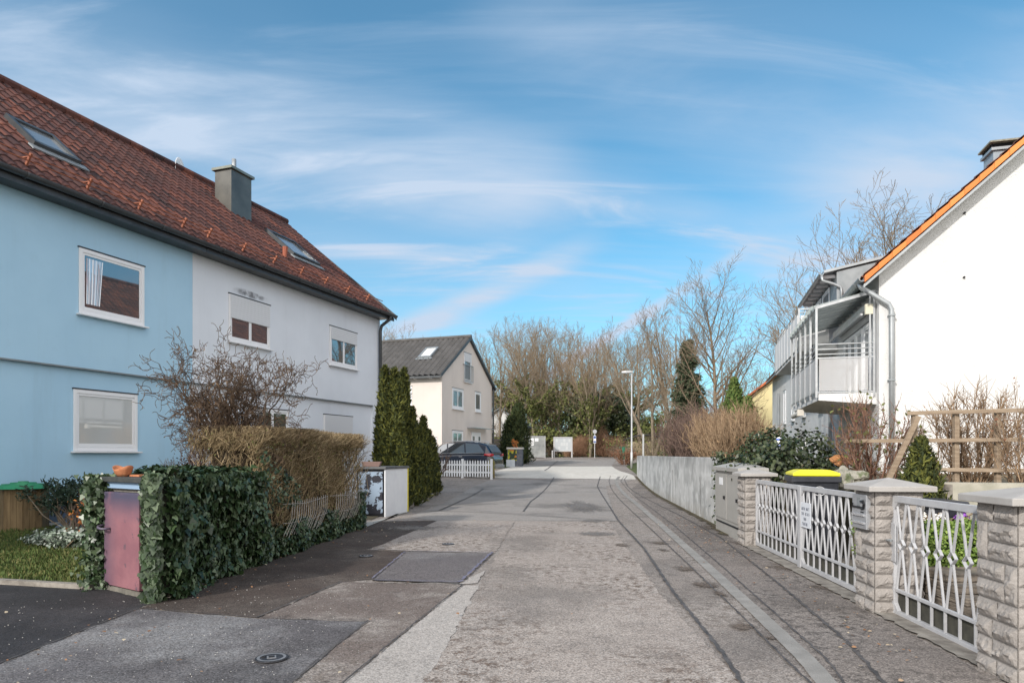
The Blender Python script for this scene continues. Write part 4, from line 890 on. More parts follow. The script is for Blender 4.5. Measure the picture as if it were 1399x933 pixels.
# ------------------------------------------------------------------ utility cabinet
cc = Vector((3.93, 11.75, 0)); uc = thing('utility_cabinet', 'grey street utility cabinet between the concrete wall and farthest pillar', 'cabinet', tuple(cc), math.atan2(SD.y, SD.x))
m_ucab = M('cabinet_grey', (.33, .315, .29), (.37, .355, .33), scale=3, rough=.6)
MB().box(0, 1.95, -.42, .0, -.05, 1.18).build('body', m_ucab, uc, bevel=.01)
MB().add([(-.04, -.47, 1.183), (1.99, -.47, 1.183), (1.99, .05, 1.183), (-.04, .05, 1.183), (-.04, -.47, 1.26), (1.99, -.47, 1.26), (1.99, .05, 1.26), (-.04, .05, 1.26), (.3, -.25, 1.34), (1.65, -.25, 1.34)],
         [(3, 2, 1, 0), (0, 1, 5, 4), (1, 2, 6, 5), (2, 3, 7, 6), (3, 0, 4, 7), (4, 5, 9, 8), (6, 7, 8, 9), (5, 6, 9), (7, 4, 8)]).build('lid', m_ucab, uc, bevel=.008)
for a, b_ in ((.03, .96), (.99, 1.92)):
    d_ = MB().box(a, b_, .003, .016, .28, 1.13).build('door', m_ucab, uc, bevel=.004); MB().box(a+.08, a+.12, .017, .05, .66, .72).build('lock', m_dark, d_)
MB().box(1.25, 1.55, .017, .021, .92, 1.06).build('sticker', m_pvc, uc); MB().box(.1, 1.85, .003, .012, .19, .22).build('base_groove', m_dark, uc)

# ------------------------------------------------------------------ concrete wall
m_cw = bpy.data.materials.new('weathered_wall'); m_cw.use_nodes = True
def cwall():
    t = m_cw.node_tree; L = t.links.new; b = t.nodes['Principled BSDF']; b.inputs['Roughness'].default_value = .95
    tc = t.nodes.new('ShaderNodeTexCoord'); mp = t.nodes.new('ShaderNodeMapping'); mp.inputs['Scale'].default_value = (1.0, 1.0, .5); L(tc.outputs['Object'], mp.inputs[0])
    rgb = t.nodes.new('ShaderNodeRGB'); rgb.outputs[0].default_value = (.50, .495, .48, 1); c = rgb.outputs[0]
    c = mix_layer(t, c, noise_fac(t, mp.outputs[0], 3.0, .55, .8, detail=7, rough=.6, gain=.3), (.34, .34, .335))
    c = mix_layer(t, c, noise_fac(t, tc.outputs['Object'], 1.1, .40, .62, gain=.85), (.30, .30, .29)); c = mix_layer(t, c, noise_fac(t, tc.outputs['Object'], 2.6, .46, .66, gain=.7), (.66, .66, .65))
    sp = N(t, 'ShaderNodeSeparateXYZ'); L(tc.outputs['Object'], sp.inputs[0])
    top = N(t, 'ShaderNodeMapRange', ins={1: 1.05, 2: 1.43, 3: 0, 4: .75}); L(sp.outputs[2], top.inputs[0])
    mu = N(t, 'ShaderNodeMath', operation='MULTIPLY'); L(top.outputs[0], mu.inputs[0]); L(noise_fac(t, mp.outputs[0], 2.2, .30, .70, detail=4), mu.inputs[1]); c = mix_layer(t, c, mu.outputs[0], (.16, .16, .155))
    bot = N(t, 'ShaderNodeMapRange', ins={1: .32, 2: .0, 3: 0, 4: .7}); L(sp.outputs[2], bot.inputs[0])
    mu = N(t, 'ShaderNodeMath', operation='MULTIPLY'); L(bot.outputs[0], mu.inputs[0]); L(noise_fac(t, tc.outputs['Object'], 5, .35, .65), mu.inputs[1]); c = mix_layer(t, c, mu.outputs[0], (.28, .24, .18))
    L(c, b.inputs['Base Color']); nb = N(t, 'ShaderNodeTexNoise', ins={'Scale': 25, 'Detail': 8}); L(tc.outputs['Object'], nb.inputs['Vector'])
    bp = N(t, 'ShaderNodeBump', ins={'Strength': .4, 'Distance': .02}); L(nb.outputs['Fac'], bp.inputs['Height']); L(bp.outputs[0], b.inputs['Normal'])
cwall()
wa, wb = Vector((4.28, 14.2, 0)), Vector((6.22, 34.0, 0)); wd = (wb-wa); wl_ = wd.length; wang = math.atan2(wd.y, wd.x)
cw = thing('concrete_wall', 'long weathered whitish concrete garden wall beside the road', 'wall', tuple(wa), wang)
MB().box(0, wl_, -.22, 0, -.3, 1.43).build('wall_body', m_cw, cw, bevel=.012)
ck = MB(); rnd = random.Random(9)
for x in (2.1, 6.3, 6.9): # cracks
    pts = []; z = rnd.uniform(.85, 1.1)
    while z > .02: pts.append((x, .001, z)); z -= .08; x += rnd.uniform(-.05, .05)
    ck.tube(pts, [.003+.004*(1-i/len(pts)) for i in range(len(pts))], 4)
ck.build('crack', M('crack_dark', (.07, .065, .06), rough=1), cw)
# terrace soil behind the wall and the right garden
m_gsoil = M('garden_soil', (.07, .055, .035), (.13, .11, .06), scale=3, rough=1, bump=.8, bscale=25)
ter = MB(); ter.prism([(4.5, 12.9), (5.0, 9.6), (14, 7.6), (30, 4), (34, 33), (6.5, 33.8), (4.5, 14.3)], lambda p: (p[0], p[1], -.1), lambda p: (p[0], p[1], 1.06)); tag(ter.build('garden_terrace', m_gsoil), kind='structure')
rw0 = Vector((5.0, 9.5)); rw1 = Vector((14, 7.5)); a_ = math.atan2(rw1.y-rw0.y, rw1.x-rw0.x)
rw = thing('retaining_wall', 'stained pale concrete retaining wall under the wooden trellis', 'wall', (rw0.x, rw0.y, 0), a_)
MB().box(-.2, 9, -.15, .08, -.1, 1.12).build('wall_body', M('stained_concrete', (.30, .29, .23), (.46, .43, .36), scale=2.2, rough=.95, bump=.4, bscale=18), rw)
MB().box(.8, .95, -.17, -.151, -.1, 1.10).build('pilaster', m_edgestone, rw)
# paving behind gates
sheet('courtyard_paving', [(3.95, 11.4), (3.5, 5.9), (3.3, 3), (9, 2.5), (12, 7.6), (5.0, 9.4), (4.6, 12.4)], M('courtyard', (.16, .14, .12), (.30, .27, .23), scale=5, rough=.95, bump=.5, stretch=(1, 4, 1)), .01, True)

# ------------------------------------------------------------------ yellow-lid bin
def bin_obj():
    p = at(1111, 640, 9.6); t = thing('wheelie_bin', 'black wheelie bin with bright yellow lid behind the double gate', 'bin', (p.x-.02, p.y, .0), R(-14))
    mb_ = M('bin_black', (.018, .02, .026), (.03, .032, .04), scale=10, rough=.45); b = MB()
    vs = []
    for z, wx, wy in ((.12, .22, .24), (.98, .285, .32), (1.14, .285, .34)):
        vs += [(-wx, -wy, z), (wx, -wy, z), (wx, wy, z), (-wx, wy, z)]
    b.add(vs, [(3, 2, 1, 0)]+[(4*k+i, 4*k+(i+1) % 4, 4*k+4+(i+1) % 4, 4*k+4+i) for k in (0, 1) for i in range(4)]+[(8, 9, 10, 11)])
    bo = b.build('body', mb_, t, bevel=.02)
    MB().box(-.315, .315, -.37, .36, 1.12, 1.20).build('rim', mb_, bo, bevel=.01)
    l = MB(); vs = []
    for z, wx, y0, y1 in ((1.203, .30, -.36, .34), (1.245, .30, -.36, .34), (1.285, .20, -.24, .26)):
        vs += [(-wx, y0, z), (wx, y0, z), (wx, y1, z), (-wx, y1, z)]
    l.add(vs, [(3, 2, 1, 0)]+[(4*k+i, 4*k+(i+1) % 4, 4*k+4+(i+1) % 4, 4*k+4+i) for k in (0, 1) for i in range(4)]+[(8, 9, 10, 11)])
    lo = l.build('lid', M('lid_yellow', (.80, .72, .02), rough=.35), t, bevel=.012); MB().tube([(-.28, .38, 1.22), (.28, .38, 1.22)], .018, 8).build('handle', mb_, bo)
    for sx in (-1, 1): MB().tube([(sx*.22, .26, .11), (sx*.28, .26, .11)], .11, 20).build('wheel', mb_, t)
    em = MB(); cx0, cz = .04, 1.0
    ring = [(cx0+.075*math.cos(a), -.335, cz+.06*math.sin(a)) for a in np.linspace(0, 2*math.pi, 24)]; em.tube(ring, .004, 4)
    for i in range(6): em.tube([(cx0-.055+i*.02, -.335, cz-.02), (cx0-.05+i*.02, -.335, cz+.03), (cx0-.042+i*.02, -.335, cz)], .003, 4)
    em.build('white_emblem', m_pvc, bo)
bin_obj()
for (x, y, lab) in ((4.75, 7.9, 'dark bin standing behind the right leaf of the double gate'),):
    t = thing('wheelie_bin', lab, 'bin', (x, y, 0), R(-5)); mb_ = MATS['bin_black']
    b = MB(); vs = []
    for z, wx, wy in ((.1, .23, .24), (.9, .3, .33)): vs += [(-wx, -wy, z), (wx, -wy, z), (wx, wy, z), (-wx, wy, z)]
    b.add(vs, [(3, 2, 1, 0), (4, 5, 6, 7)]+[(i, (i+1) % 4, 4+(i+1) % 4, 4+i) for i in range(4)]); b.build('body', mb_, t, bevel=.02)
    MB().box(-.32, .32, -.37, .36, .9, .98).build('lid', mb_, t, bevel=.02); MB().box(-.1, -.02, -.345, -.335, .5, .72).build('sticker', M('teal_sticker', (.1, .55, .42), rough=.5), t)

# ------------------------------------------------------------------ wooden trellis
m_wood = M('weathered_wood', (.24, .175, .12), (.36, .28, .20), scale=5, stretch=(1, 1, 6), rough=.85, bump=.3)
tp = [at(1249, 600, 10.0), at(1306, 600, 9.75), at(1363, 600, 9.5), at(1430, 600, 9.2)]; tr = thing('wooden_trellis', 'open wooden post and rail trellis in front of the white gable wall', 'trellis', (tp[0].x, tp[0].y, 0))
T0 = Vector((tp[0].x, tp[0].y, 0)); q = [Vector((p.x, p.y, 0))-T0 for p in tp]
for p in q: MB().box(p.x-.033, p.x+.033, p.y-.033, p.y+.033, 1.0, 2.13).build('post', m_wood, tr, bevel=.004)
dr_ = (q[-1]-q[0]).normalized()
for z, x0_ in ((2.10, -.12), (1.70, -.95), (1.28, -.25)):
    m_ = MB(); a = q[0]+dr_*x0_; m_.bar((a.x, a.y-.062, z), (q[-1].x, q[-1].y-.062, z-.0), .035, .055); m_.build('rail', m_wood, tr, bevel=.003)
MB().bar((q[0].x-.0, q[0].y-.1, 2.05), (q[0].x-.45, q[0].y-.1, 1.1), .04, .07).build('brace', m_wood, tr)

# ------------------------------------------------------------------ LEFT: pink-doored bin enclosure
bo_ = Vector((-4.53, 7.60, 0)); bx = Vector((-3.70, 7.02, 0)); bd = (bx-bo_); bang = math.atan2(bd.y, bd.x); bl_ = bd.length
be = thing('bin_enclosure', 'bin enclosure with a faded pink metal door, overgrown with ivy', 'bin shelter', tuple(bo_), bang)
m_pink = bpy.data.materials.new('faded_pink_paint'); m_pink.use_nodes = True
def pink():
    t = m_pink.node_tree; L = t.links.new; b = t.nodes['Principled BSDF']; b.inputs['Roughness'].default_value = .5
    tc = t.nodes.new('ShaderNodeTexCoord'); sp = N(t, 'ShaderNodeSeparateXYZ'); L(tc.outputs['Generated'], sp.inputs[0])
    rgb = t.nodes.new('ShaderNodeRGB'); rgb.outputs[0].default_value = (.23, .10, .12, 1); c = rgb.outputs[0]
    c = mix_layer(t, c, noise_fac(t, tc.outputs['Object'], 3, .4, .65, gain=.6), (.33, .15, .165))
    dd = N(t, 'ShaderNodeMapRange', ins={1: .68, 2: .95, 3: 0, 4: 1}); L(sp.outputs[2], dd.inputs[0])
    d2 = N(t, 'ShaderNodeMapRange', ins={1: .45, 2: .0, 3: 0, 4: .75}); L(sp.outputs[0], d2.inputs[0])
    ad = N(t, 'ShaderNodeMath', operation='MAXIMUM'); L(dd.outputs[0], ad.inputs[0]); L(d2.outputs[0], ad.inputs[1])
    mu = N(t, 'ShaderNodeMath', operation='MULTIPLY'); L(ad.outputs[0], mu.inputs[0]); L(noise_fac(t, tc.outputs['Object'], 4, .2, .5), mu.inputs[1])
    c = mix_layer(t, c, mu.outputs[0], (.07, .062, .10)); c = mix_layer(t, c, noise_fac(t, tc.outputs['Object'], 11, .62, .68, gain=.8), (.10, .07, .09)); L(c, b.inputs['Base Color'])
pink()
m_bconc = M('mossy_concrete', (.10, .095, .08), (.22, .20, .17), scale=6, rough=.95, bump=.4)
_h = Vector((.0735, 1, 0)).normalized(); _c, _s = math.cos(bang), math.sin(bang); hl = Vector((_h.x*_c+_h.y*_s, -_h.x*_s+_h.y*_c, 0))
_sh = lambda x, y: Vector((x, 0, 0))+hl*y
MB().prism([_sh(0, .07), _sh(bl_, .07), _sh(bl_, .95), _sh(0, .95)], lambda p: (p.x, p.y, -.05), lambda p: (p.x, p.y, 1.16)).build('box', m_bconc, be)
MB().prism([_sh(-.06, -.05), _sh(bl_-.02, -.05), _sh(bl_-.02, .98), _sh(-.06, .98)], lambda p: (p.x, p.y, 1.20), lambda p: (p.x, p.y, 1.255)).build('top_slab', M('slab_dark', (.03, .035, .035), (.06, .06, .055), scale=9, rough=.7), be, bevel=.006)
MB().box(.03, bl_-.02, .01, .058, 1.13, 1.198).build('light_strip', M('pale_blue_strip', (.28, .40, .55), rough=.5), be)
dor = MB().box(.04, .80, -.03, .055, .07, 1.09).build('door', m_pink, be, bevel=.01)
MB().box(-.03, bl_, .0, .058, -.02, .055).build('threshold', m_bconc, be)
MB().tube([(.03, -.03, .72), (.02, -.08, .71), (.06, -.10, .695), (.16, -.11, .69), (.19, -.09, .69), (.19, -.03, .69)], .013, 10).build('handle', M('handle_violet_grey', (.12, .10, .14), rough=.4), dor, smooth=True)
# terracotta pots on top
def bowl(loc, r, h, lab, name, squash=1.0, rz=0, mat=None, wav=.0):
    mb = MB(); n = 28; prof = [(.55*r, 0), (.80*r, h*.3), (.97*r, h*.75), (1.05*r, h), (.98*r, h), (.85*r, h*.7), (.5*r, h*.2), (.01, h*.18)]
    for (rr_, z) in prof:
        for k in range(n):
            a = 2*math.pi*k/n; zz = z*(1+wav*math.cos(2*a)) if z > h*.5 else z; mb.v.append((rr_*math.cos(a), rr_*math.sin(a)*squash, zz))
    for j in range(len(prof)-1):
        for k in range(n): mb.f.append((j*n+k, j*n+(k+1) % n, (j+1)*n+(k+1) % n, (j+1)*n+k))
    mb.f.append(tuple(range(n))[::-1]); mb.f.append(tuple(range((len(prof)-1)*n, len(prof)*n)))
    o = mb.build(name, mat or m_terra, None, loc=loc, rz=rz, smooth=True); return tag(o, lab, 'pot')
m_terra = M('terracotta', (.36, .12, .05), (.50, .20, .09), scale=14, rough=.8, bump=.3)
P = at(168, 651, 7.55); bowl((P.x, P.y, 1.257), .15, .10, 'terracotta boat-shaped bowl on the pink-doored enclosure', 'terracotta_bowl', .55, bang, wav=.22)
P = at(190, 651, 7.5); tag(MB().box(-.09, .12, -.06, .06, 0, .02).build('clay_tile', m_terra, None, loc=(P.x, P.y, 1.258), rz=bang), 'flat pinkish clay tile lying beside the terracotta bowl', 'tile')
P = at(236, 650, 7.5); bowl((P.x, P.y, 1.27), .06, .07, 'small red clay pot half hidden in the ivy', 'clay_pot', 1)

# ------------------------------------------------------------------ black and white bin box
k0 = G(525, 706); K = Vector((k0[0], k0[1], 0)); kA = math.atan2(.9, .23)
kb = thing('meter_box', 'black and white box cupboard with flaking door beside the thujas', 'bin shelter', tuple(K), math.atan2(-.23, .97))
m_fl = bpy.data.materials.new('flaking_black_paint'); m_fl.use_nodes = True
def flake():
    t = m_fl.node_tree; L = t.links.new; b = t.nodes['Principled BSDF']; b.inputs['Roughness'].default_value = .5; tc = t.nodes.new('ShaderNodeTexCoord')
    rgb = t.nodes.new('ShaderNodeRGB'); rgb.outputs[0].default_value = (.012, .012, .02, 1)
    c = mix_layer(t, rgb.outputs[0], noise_fac(t, tc.outputs['Object'], 3.0, .475, .495, detail=6, rough=.65), (.26, .33, .42)); L(c, b.inputs['Base Color'])
flake()
MB().box(-.72, -.003, .02, 1.38, -.02, 1.14).build('body', M('box_black', (.012, .012, .016), rough=.5), kb)
MB().box(-.68, -.04, -.012, .018, .06, 1.08).build('door', m_fl, kb, bevel=.006)
MB().box(.0, .03, .0, 1.38, -.02, 1.14).build('side_panel', M('white_board', (.76, .77, .78), (.70, .71, .73), scale=3, rough=.6), kb)
MB().box(.0, .034, 1.385, 1.45, .02, 1.14).build('yellow_edge', M('yellow_paint', (.75, .62, .05), rough=.6), kb)
MB().box(-.78, .06, -.05, 1.45, 1.143, 1.20).build('top_slab', M('slab_grey', (.07, .075, .08), (.12, .12, .12), scale=5, rough=.6), kb, bevel=.006)
pt_ = Vector((K.x-.35, K.y+.25, 1.202)); fp = MB(); fp.add([(x*s_, y*s_, z) for z, s_ in ((0, .8), (.12, 1)) for x, y in ((-.24, -.1), (.24, -.1), (.24, .1), (-.24, .1))], [(3, 2, 1, 0), (4, 5, 6, 7)]+[(i, (i+1) % 4, 4+(i+1) % 4, 4+i) for i in range(4)])
tag(fp.build('planter', M('pinkish_planter', (.22, .14, .12), rough=.7), None, loc=tuple(pt_), bevel=.008), 'brown oblong planter on top of the black and white box', 'planter')

# ------------------------------------------------------------------ compost box with green lid
cp = Vector((*[at(32, 700, 11.75).x], 11.75, .2)); cpt = thing('compost_box', 'wooden slatted box with stepped green lid against the blue wall', 'compost bin', tuple(cp), R(12))
m_slat = M('old_slats', (.13, .085, .04), (.26, .18, .09), scale=3, stretch=(4, 4, .6), rough=.85, bump=.4)
cb = MB(); n = 8; pts8 = [(.36*math.cos(a)*1.0, .36*math.sin(a)) for a in np.linspace(0, 2*math.pi, 9)[:-1]+math.pi/8]
for a, b_ in zip(pts8, pts8[1:]+pts8[:1]):
    for k in range(3):
        t0, t1 = (k+.04)/3, (k+.96)/3; cb.bar((a[0]+(b_[0]-a[0])*(t0+t1)/2, a[1]+(b_[1]-a[1])*(t0+t1)/2, 0), (a[0]+(b_[0]-a[0])*(t0+t1)/2, a[1]+(b_[1]-a[1])*(t0+t1)/2, .72), .088, .02, (a[1]-b_[1], b_[0]-a[0], 0))
cb.build('slats', m_slat, cpt)
ld = MB(); m_lid = M('green_lid', (.02, .20, .09), (.03, .26, .12), scale=6, rough=.5)
for z, r_ in ((.72, .47), (.745, .42), (.77, .33), (.795, .2), (.815, .08)): ld.tube([(0, 0, z), (0, 0, z+.025)], [r_, r_*.93], 24)
ld.build('lid', m_lid, cpt)

# ------------------------------------------------------------------ parked car (dark estate), local: X forward, left side = +Y
def car():
    CA = MA+math.pi; p = at(621, 620, 34.9); z0 = g(35)+.004
    t = thing('parked_car', 'dark blue-black estate car parked on the forecourt behind the picket fence', 'car', (p.x, p.y, z0), CA)
    paint = M('car_paint', (.006, .009, .022), (.009, .013, .030), scale=2, rough=.22, coat=1, spec=.6)
    # side profile of the lower body: (x, z_low, z_belt), half width
    st = [(-2.40, .42, .72, .74), (-2.36, .36, .98, .82), (-2.1, .30, 1.06, .90), (-1.4, .24, 1.07, .94), (-.4, .22, 1.04, .95), (.6, .22, 1.02, .95), (1.05, .22, 1.00, .94), (1.6, .24, .96, .92), (2.1, .28, .86, .86), (2.34, .36, .72, .76), (2.40, .42, .60, .66)]
    V = []; Fc = []; ring = 12
    for (x, zl, zb, hw) in st:
        sec = [(-hw*.92, zl), (-hw, zl+.14), (-hw*1.0, zl+(zb-zl)*.55), (-hw*.975, zb-.06), (-hw*.90, zb), (-hw*.45, zb+.02), (hw*.45, zb+.02), (hw*.90, zb), (hw*.975, zb-.06), (hw*1.0, zl+(zb-zl)*.55), (hw, zl+.14), (hw*.92, zl)]
        V += [(x, y, z) for y, z in sec]
    for i in range(len(st)-1):
        for k in range(ring): a = i*ring+k; b_ = i*ring+(k+1) % ring; Fc.append((a, b_, b_+ring, a+ring))
    Fc += [tuple(range(ring))[::-1], tuple(range((len(st)-1)*ring, len(st)*ring))]
    b = MB(); b.add(V, Fc); bo = b.build('body', paint, t, smooth=True); sub = bo.modifiers.new('s', 'SUBSURF'); sub.levels = sub.render_levels = 2
    # glasshouse
    gs = [(-2.30, 1.04, 1.08, .80), (-2.02, 1.06, 1.50, .74), (-1.70, 1.06, 1.60, .71), (-.9, 1.05, 1.66, .70), (.0, 1.04, 1.64, .70), (.35, 1.04, 1.56, .71), (.95, 1.02, 1.16, .80), (1.12, 1.0, 1.03, .84)]
    V = []; Fc = []
    for (x, zb, zt, hw) in gs: V += [(x, -.88, zb-.03), (x, -(hw+.02), zt-.06), (x, -hw*.85, zt), (x, hw*.85, zt), (x, hw+.02, zt-.06), (x, .88, zb-.03)]
    for i in range(len(gs)-1):
        for k in range(6): a = i*6+k; b_ = i*6+(k+1) % 6; Fc.append((a, b_, b_+6, a+6))
    Fc += [tuple(range(6))[::-1], tuple(range(42, 48))]
    gh = MB(); gh.add(V, Fc); gh.build('roof', paint, t, bevel=.02)
    gl = glass_mat('car_glass', (.02, .025, .03), .35)
    def sidepane(poly, name='side_window'):
        for s in (1, -1):
            m_ = MB()
            def P(p, o): # slanted side plane between belt(.885) and roof(.735)
                f = (p[1]-1.02)/(1.58-1.02); return (p[0], s*(.892-.155*f+o), p[1])
            m_.prism(poly, lambda p: P(p, .0), lambda p: P(p, .012)); m_.build(name, gl, t)
    sidepane([(.86, 1.09), (.30, 1.50), (.08, 1.56), (.02, 1.08)]); sidepane([(-.06, 1.08), (0, 1.565), (-.85, 1.59), (-.95, 1.09)]); sidepane([(-1.02, 1.09), (-.93, 1.585), (-1.62, 1.53), (-1.98, 1.13)])
    MB().add([(.40, -.60, 1.545), (.40, .60, 1.545), (1.02, .74, 1.14), (1.02, -.74, 1.14)], [(0, 1, 2, 3)]).build('windscreen', gl, t)
    MB().add([(-2.06, -.6, 1.46), (-2.06, .6, 1.46), (-2.305, .68, 1.13), (-2.305, -.68, 1.13)], [(0, 1, 2, 3)]).build('rear_window', glass_mat('rear_glass', (.015, .018, .02), .08), t)
    MB().bar((.80, .905, 1.065), (-2.0, .905, 1.095), .015, .02).build('chrome_strip', m_rail, t)
    rr = MB()
    for s in (1, -1): rr.tube([(.2, s*.62, 1.66), (.1, s*.63, 1.70), (-1.5, s*.62, 1.69), (-1.65, s*.62, 1.64)], .018, 8)
    rr.build('roof_rail', m_rail, t)
    for s in (1, -1):
        for x in (1.48, -1.42):
            w_ = thing_child = MB(); w_.tube([(x, s*.70, .36), (x, s*.93, .36)], .36, 28); wo = w_.build('wheel', M('tyre', (.015, .015, .016), rough=.9), t)
            r_ = MB(); r_.tube([(x, s*.931, .36), (x, s*.94, .36)], .24, 24); ro = r_.build('rim', M('rim_alloy', (.35, .36, .38), rough=.3, metal=.8), wo)
            a_ = MB(); pts = [(x+.43*math.cos(q), s*.952, .36+.43*math.sin(q)) for q in np.linspace(-.15, math.pi+.15, 16)]; a_.tube(pts, .035, 6); a_.build('wheel_arch', M('arch_black', (.012, .012, .013), rough=.7), t)
        tl = MB(); tl.add([(-2.28, s*.885, .93), (-1.98, s*.945, .98), (-2.02, s*.94, 1.06), (-2.33, s*.82, 1.07), (-2.42, s*.70, .95), (-2.40, s*.70, 1.05), (-2.0, s*.80, 1.0), (-2.2, s*.7, 1.0)], [(0, 1, 2, 3), (0, 3, 5, 4), (0, 4, 7, 6), (1, 0, 6), (2, 1, 6), (3, 2, 6, 7), (5, 3, 7), (4, 5, 7)]); tl.build('tail_light', M('tail_red', (.45, .01, .02), rough=.2, coat=1), t)
        MB().box(.66, .84, s*.95-.09, s*.95+.09, 1.06, 1.2).build('mirror', paint, t, bevel=.03)
        hl = MB(); hl.box(2.18, 2.36, s*.70-.12, s*.70+.12, .70, .80); hl.build('headlight', m_glass2, t, bevel=.03)
        for x in (-.75, .25): MB().box(x-.09, x+.09, s*.955-.02, s*.955+.02, .90, .93).build('door_handle', m_rail, t)
    MB().box(-2.46, -2.30, -.75, .75, .36, .50).build('bumper', M('bumper_grey', (.25, .26, .27), rough=.5), t, bevel=.03)
car()

# ------------------------------------------------------------------ picket fence
pf0 = at(594, 640, 33.9); pf1 = at(671.5, 640, 32.6); v_ = Vector((pf1.x-pf0.x, pf1.y-pf0.y)); pa = math.atan2(v_.y, v_.x); pl_ = v_.length
pf = thing('picket_fence', 'low white picket fence in front of the parked dark car', 'fence', (pf0.x, pf0.y, g(33.4)), pa, None)
m_pick = M('picket_white', (.78, .79, .80), rough=.5); n = 22
for i in range(n+1):
    x = pl_*i/n
    if i in (0, n//2, n):
        MB().box(x-.05, x+.05, -.05, .05, -.1, .92).build('post', m_pick, pf, bevel=.01)
    else:
        q = MB(); q.prism([(x-.035, .06), (x+.035, .06), (x+.035, .80), (x, .86), (x-.035, .80)], lambda p: (p[0], -.04, p[1]), lambda p: (p[0], -.02, p[1])); q.build('picket', m_pick, pf)
for z in (.24, .60): MB().box(.05, pl_-.05, -.02, .015, z, z+.07).build('rail', m_pick, pf)

# ------------------------------------------------------------------ street lamp and far furniture
def gz(y): return g(y)
p = at(863, 640, 42); sl = thing('street_lamp', 'slim grey street lamp with a flat head reaching over the road', 'street lamp', (p.x, p.y, gz(42)))
m_pole = M('lamp_pole', (.50, .50, .50), (.57, .57, .57), scale=4, rough=.5, metal=.3)
MB().tube([(0, 0, 0), (0, 0, 1.0), (0, 0, 1.01), (0, 0, 5.95)], [.075, .075, .05, .04], 14).build('pole', m_pole, sl, smooth=True)
hd = MB(); vs = []
for x, hw, z0, z1 in ((.08, .05, 5.9, 5.98), (-.1, .1, 5.88, 6.0), (-.4, .13, 5.86, 6.0), (-.62, .09, 5.87, 5.96)): vs += [(x, -hw, z0), (x, hw, z0), (x, hw*.8, z1), (x, -hw*.8, z1)]
hd.add(vs, [(0, 1, 2, 3), (15, 14, 13, 12)]+[(4*k+i, 4*k+(i+1) % 4, 4*k+4+(i+1) % 4, 4*k+4+i) for k in range(3) for i in range(4)]); ho = hd.build('lamp_head', m_pole, sl, bevel=.01)
MB().box(-.58, -.15, -.08, .08, 5.85, 5.862).build('lens', m_glass2, ho)
# planted bin box with flower picture, behind the car
p = at(693, 632, 44.5); fb = thing('flower_picture_box', 'bin box with a flower picture on its door beside the two dark cypresses', 'bin shelter', (p.x, p.y, gz(44.5)), R(-8))
MB().box(0, .95, 0, .8, 0, 1.12).build('body', M('box_slate', (.06, .07, .09), (.16, .17, .2), scale=5, rough=.6), fb)
MB().box(-.04, 1.0, -.05, .85, 1.122, 1.24).build('top_slab', M('pale_slab', (.6, .58, .54), rough=.8), fb, bevel=.01)
m_fp = bpy.data.materials.new('flower_picture'); m_fp.use_nodes = True
def fpic():
    t = m_fp.node_tree; L = t.links.new; tc = t.nodes.new('ShaderNodeTexCoord'); vo = N(t, 'ShaderNodeTexVoronoi', ins={'Scale': 7}); L(tc.outputs['Object'], vo.inputs['Vector'])
    sp = N(t, 'ShaderNodeSeparateColor'); L(vo.outputs['Color'], sp.inputs[0]); r = ramp(t, [(0, (.02, .04, .02)), (.35, (.45, .40, .03)), (.6, (.55, .20, .02)), (.8, (.2, .25, .03)), (1, (.01, .01, .01))]); r.color_ramp.interpolation = 'CONSTANT'
    L(sp.outputs[0], r.inputs[0]); L(r.outputs[0], t.nodes['Principled BSDF'].inputs['Base Color'])
fpic(); MB().box(.04, .62, -.02, -.002, .38, 1.08).build('picture_panel', m_fp, fb)
MB().box(-.06, .5, -.5, -.06, .0, .46).build('pale_crate', M('pale_blue_crate', (.45, .50, .56), (.6, .64, .68), scale=6, rough=.6), None, loc=(p.x, p.y, gz(44))); tag(bpy.data.objects['pale_crate'], 'pale blue crate standing before the flower picture box', 'crate')
# silver container with sheets
p = at(720, 622, 62); ct = thing('metal_container', 'silver sheet metal container with paper notices at the end of the road', 'container', (p.x, p.y, gz(62)), R(6))
MB().box(0, 1.65, 0, 3.2, .12, 1.95).build('body', M('galvanised_sheet', (.24, .25, .25), (.40, .41, .40), scale=1.4, rough=.45, metal=.3), ct, bevel=.02)
fr = MB()
for x, y in ((0, 0), (1.65, 0), (1.65, 3.2), (0, 3.2)): fr.box(x-.04, x+.04, y-.04, y+.04, -.05, 2.02)
fr.box(.04, 1.61, -.035, .03, 1.92, 2.0); fr.box(.04, 1.61, -.035, .03, .06, .13); fr.build('frame', m_rail, ct)
sh = MB(); sh.box(.25, .62, -.012, -.002, 1.15, 1.5); sh.box(.25, .62, -.012, -.002, 1.52, 1.8); sh.box(.72, 1.05, -.012, -.002, 1.52, 1.8); sh.build('notices', m_pvc, ct)
MB().tube([(2.3, 0, 0), (2.3, 0, .7)], .05, 8).build('white_post', m_pole, None, loc=(p.x, p.y, gz(62))); tag(bpy.data.objects['white_post'], 'short whitish post between metal container and notice board', 'post')
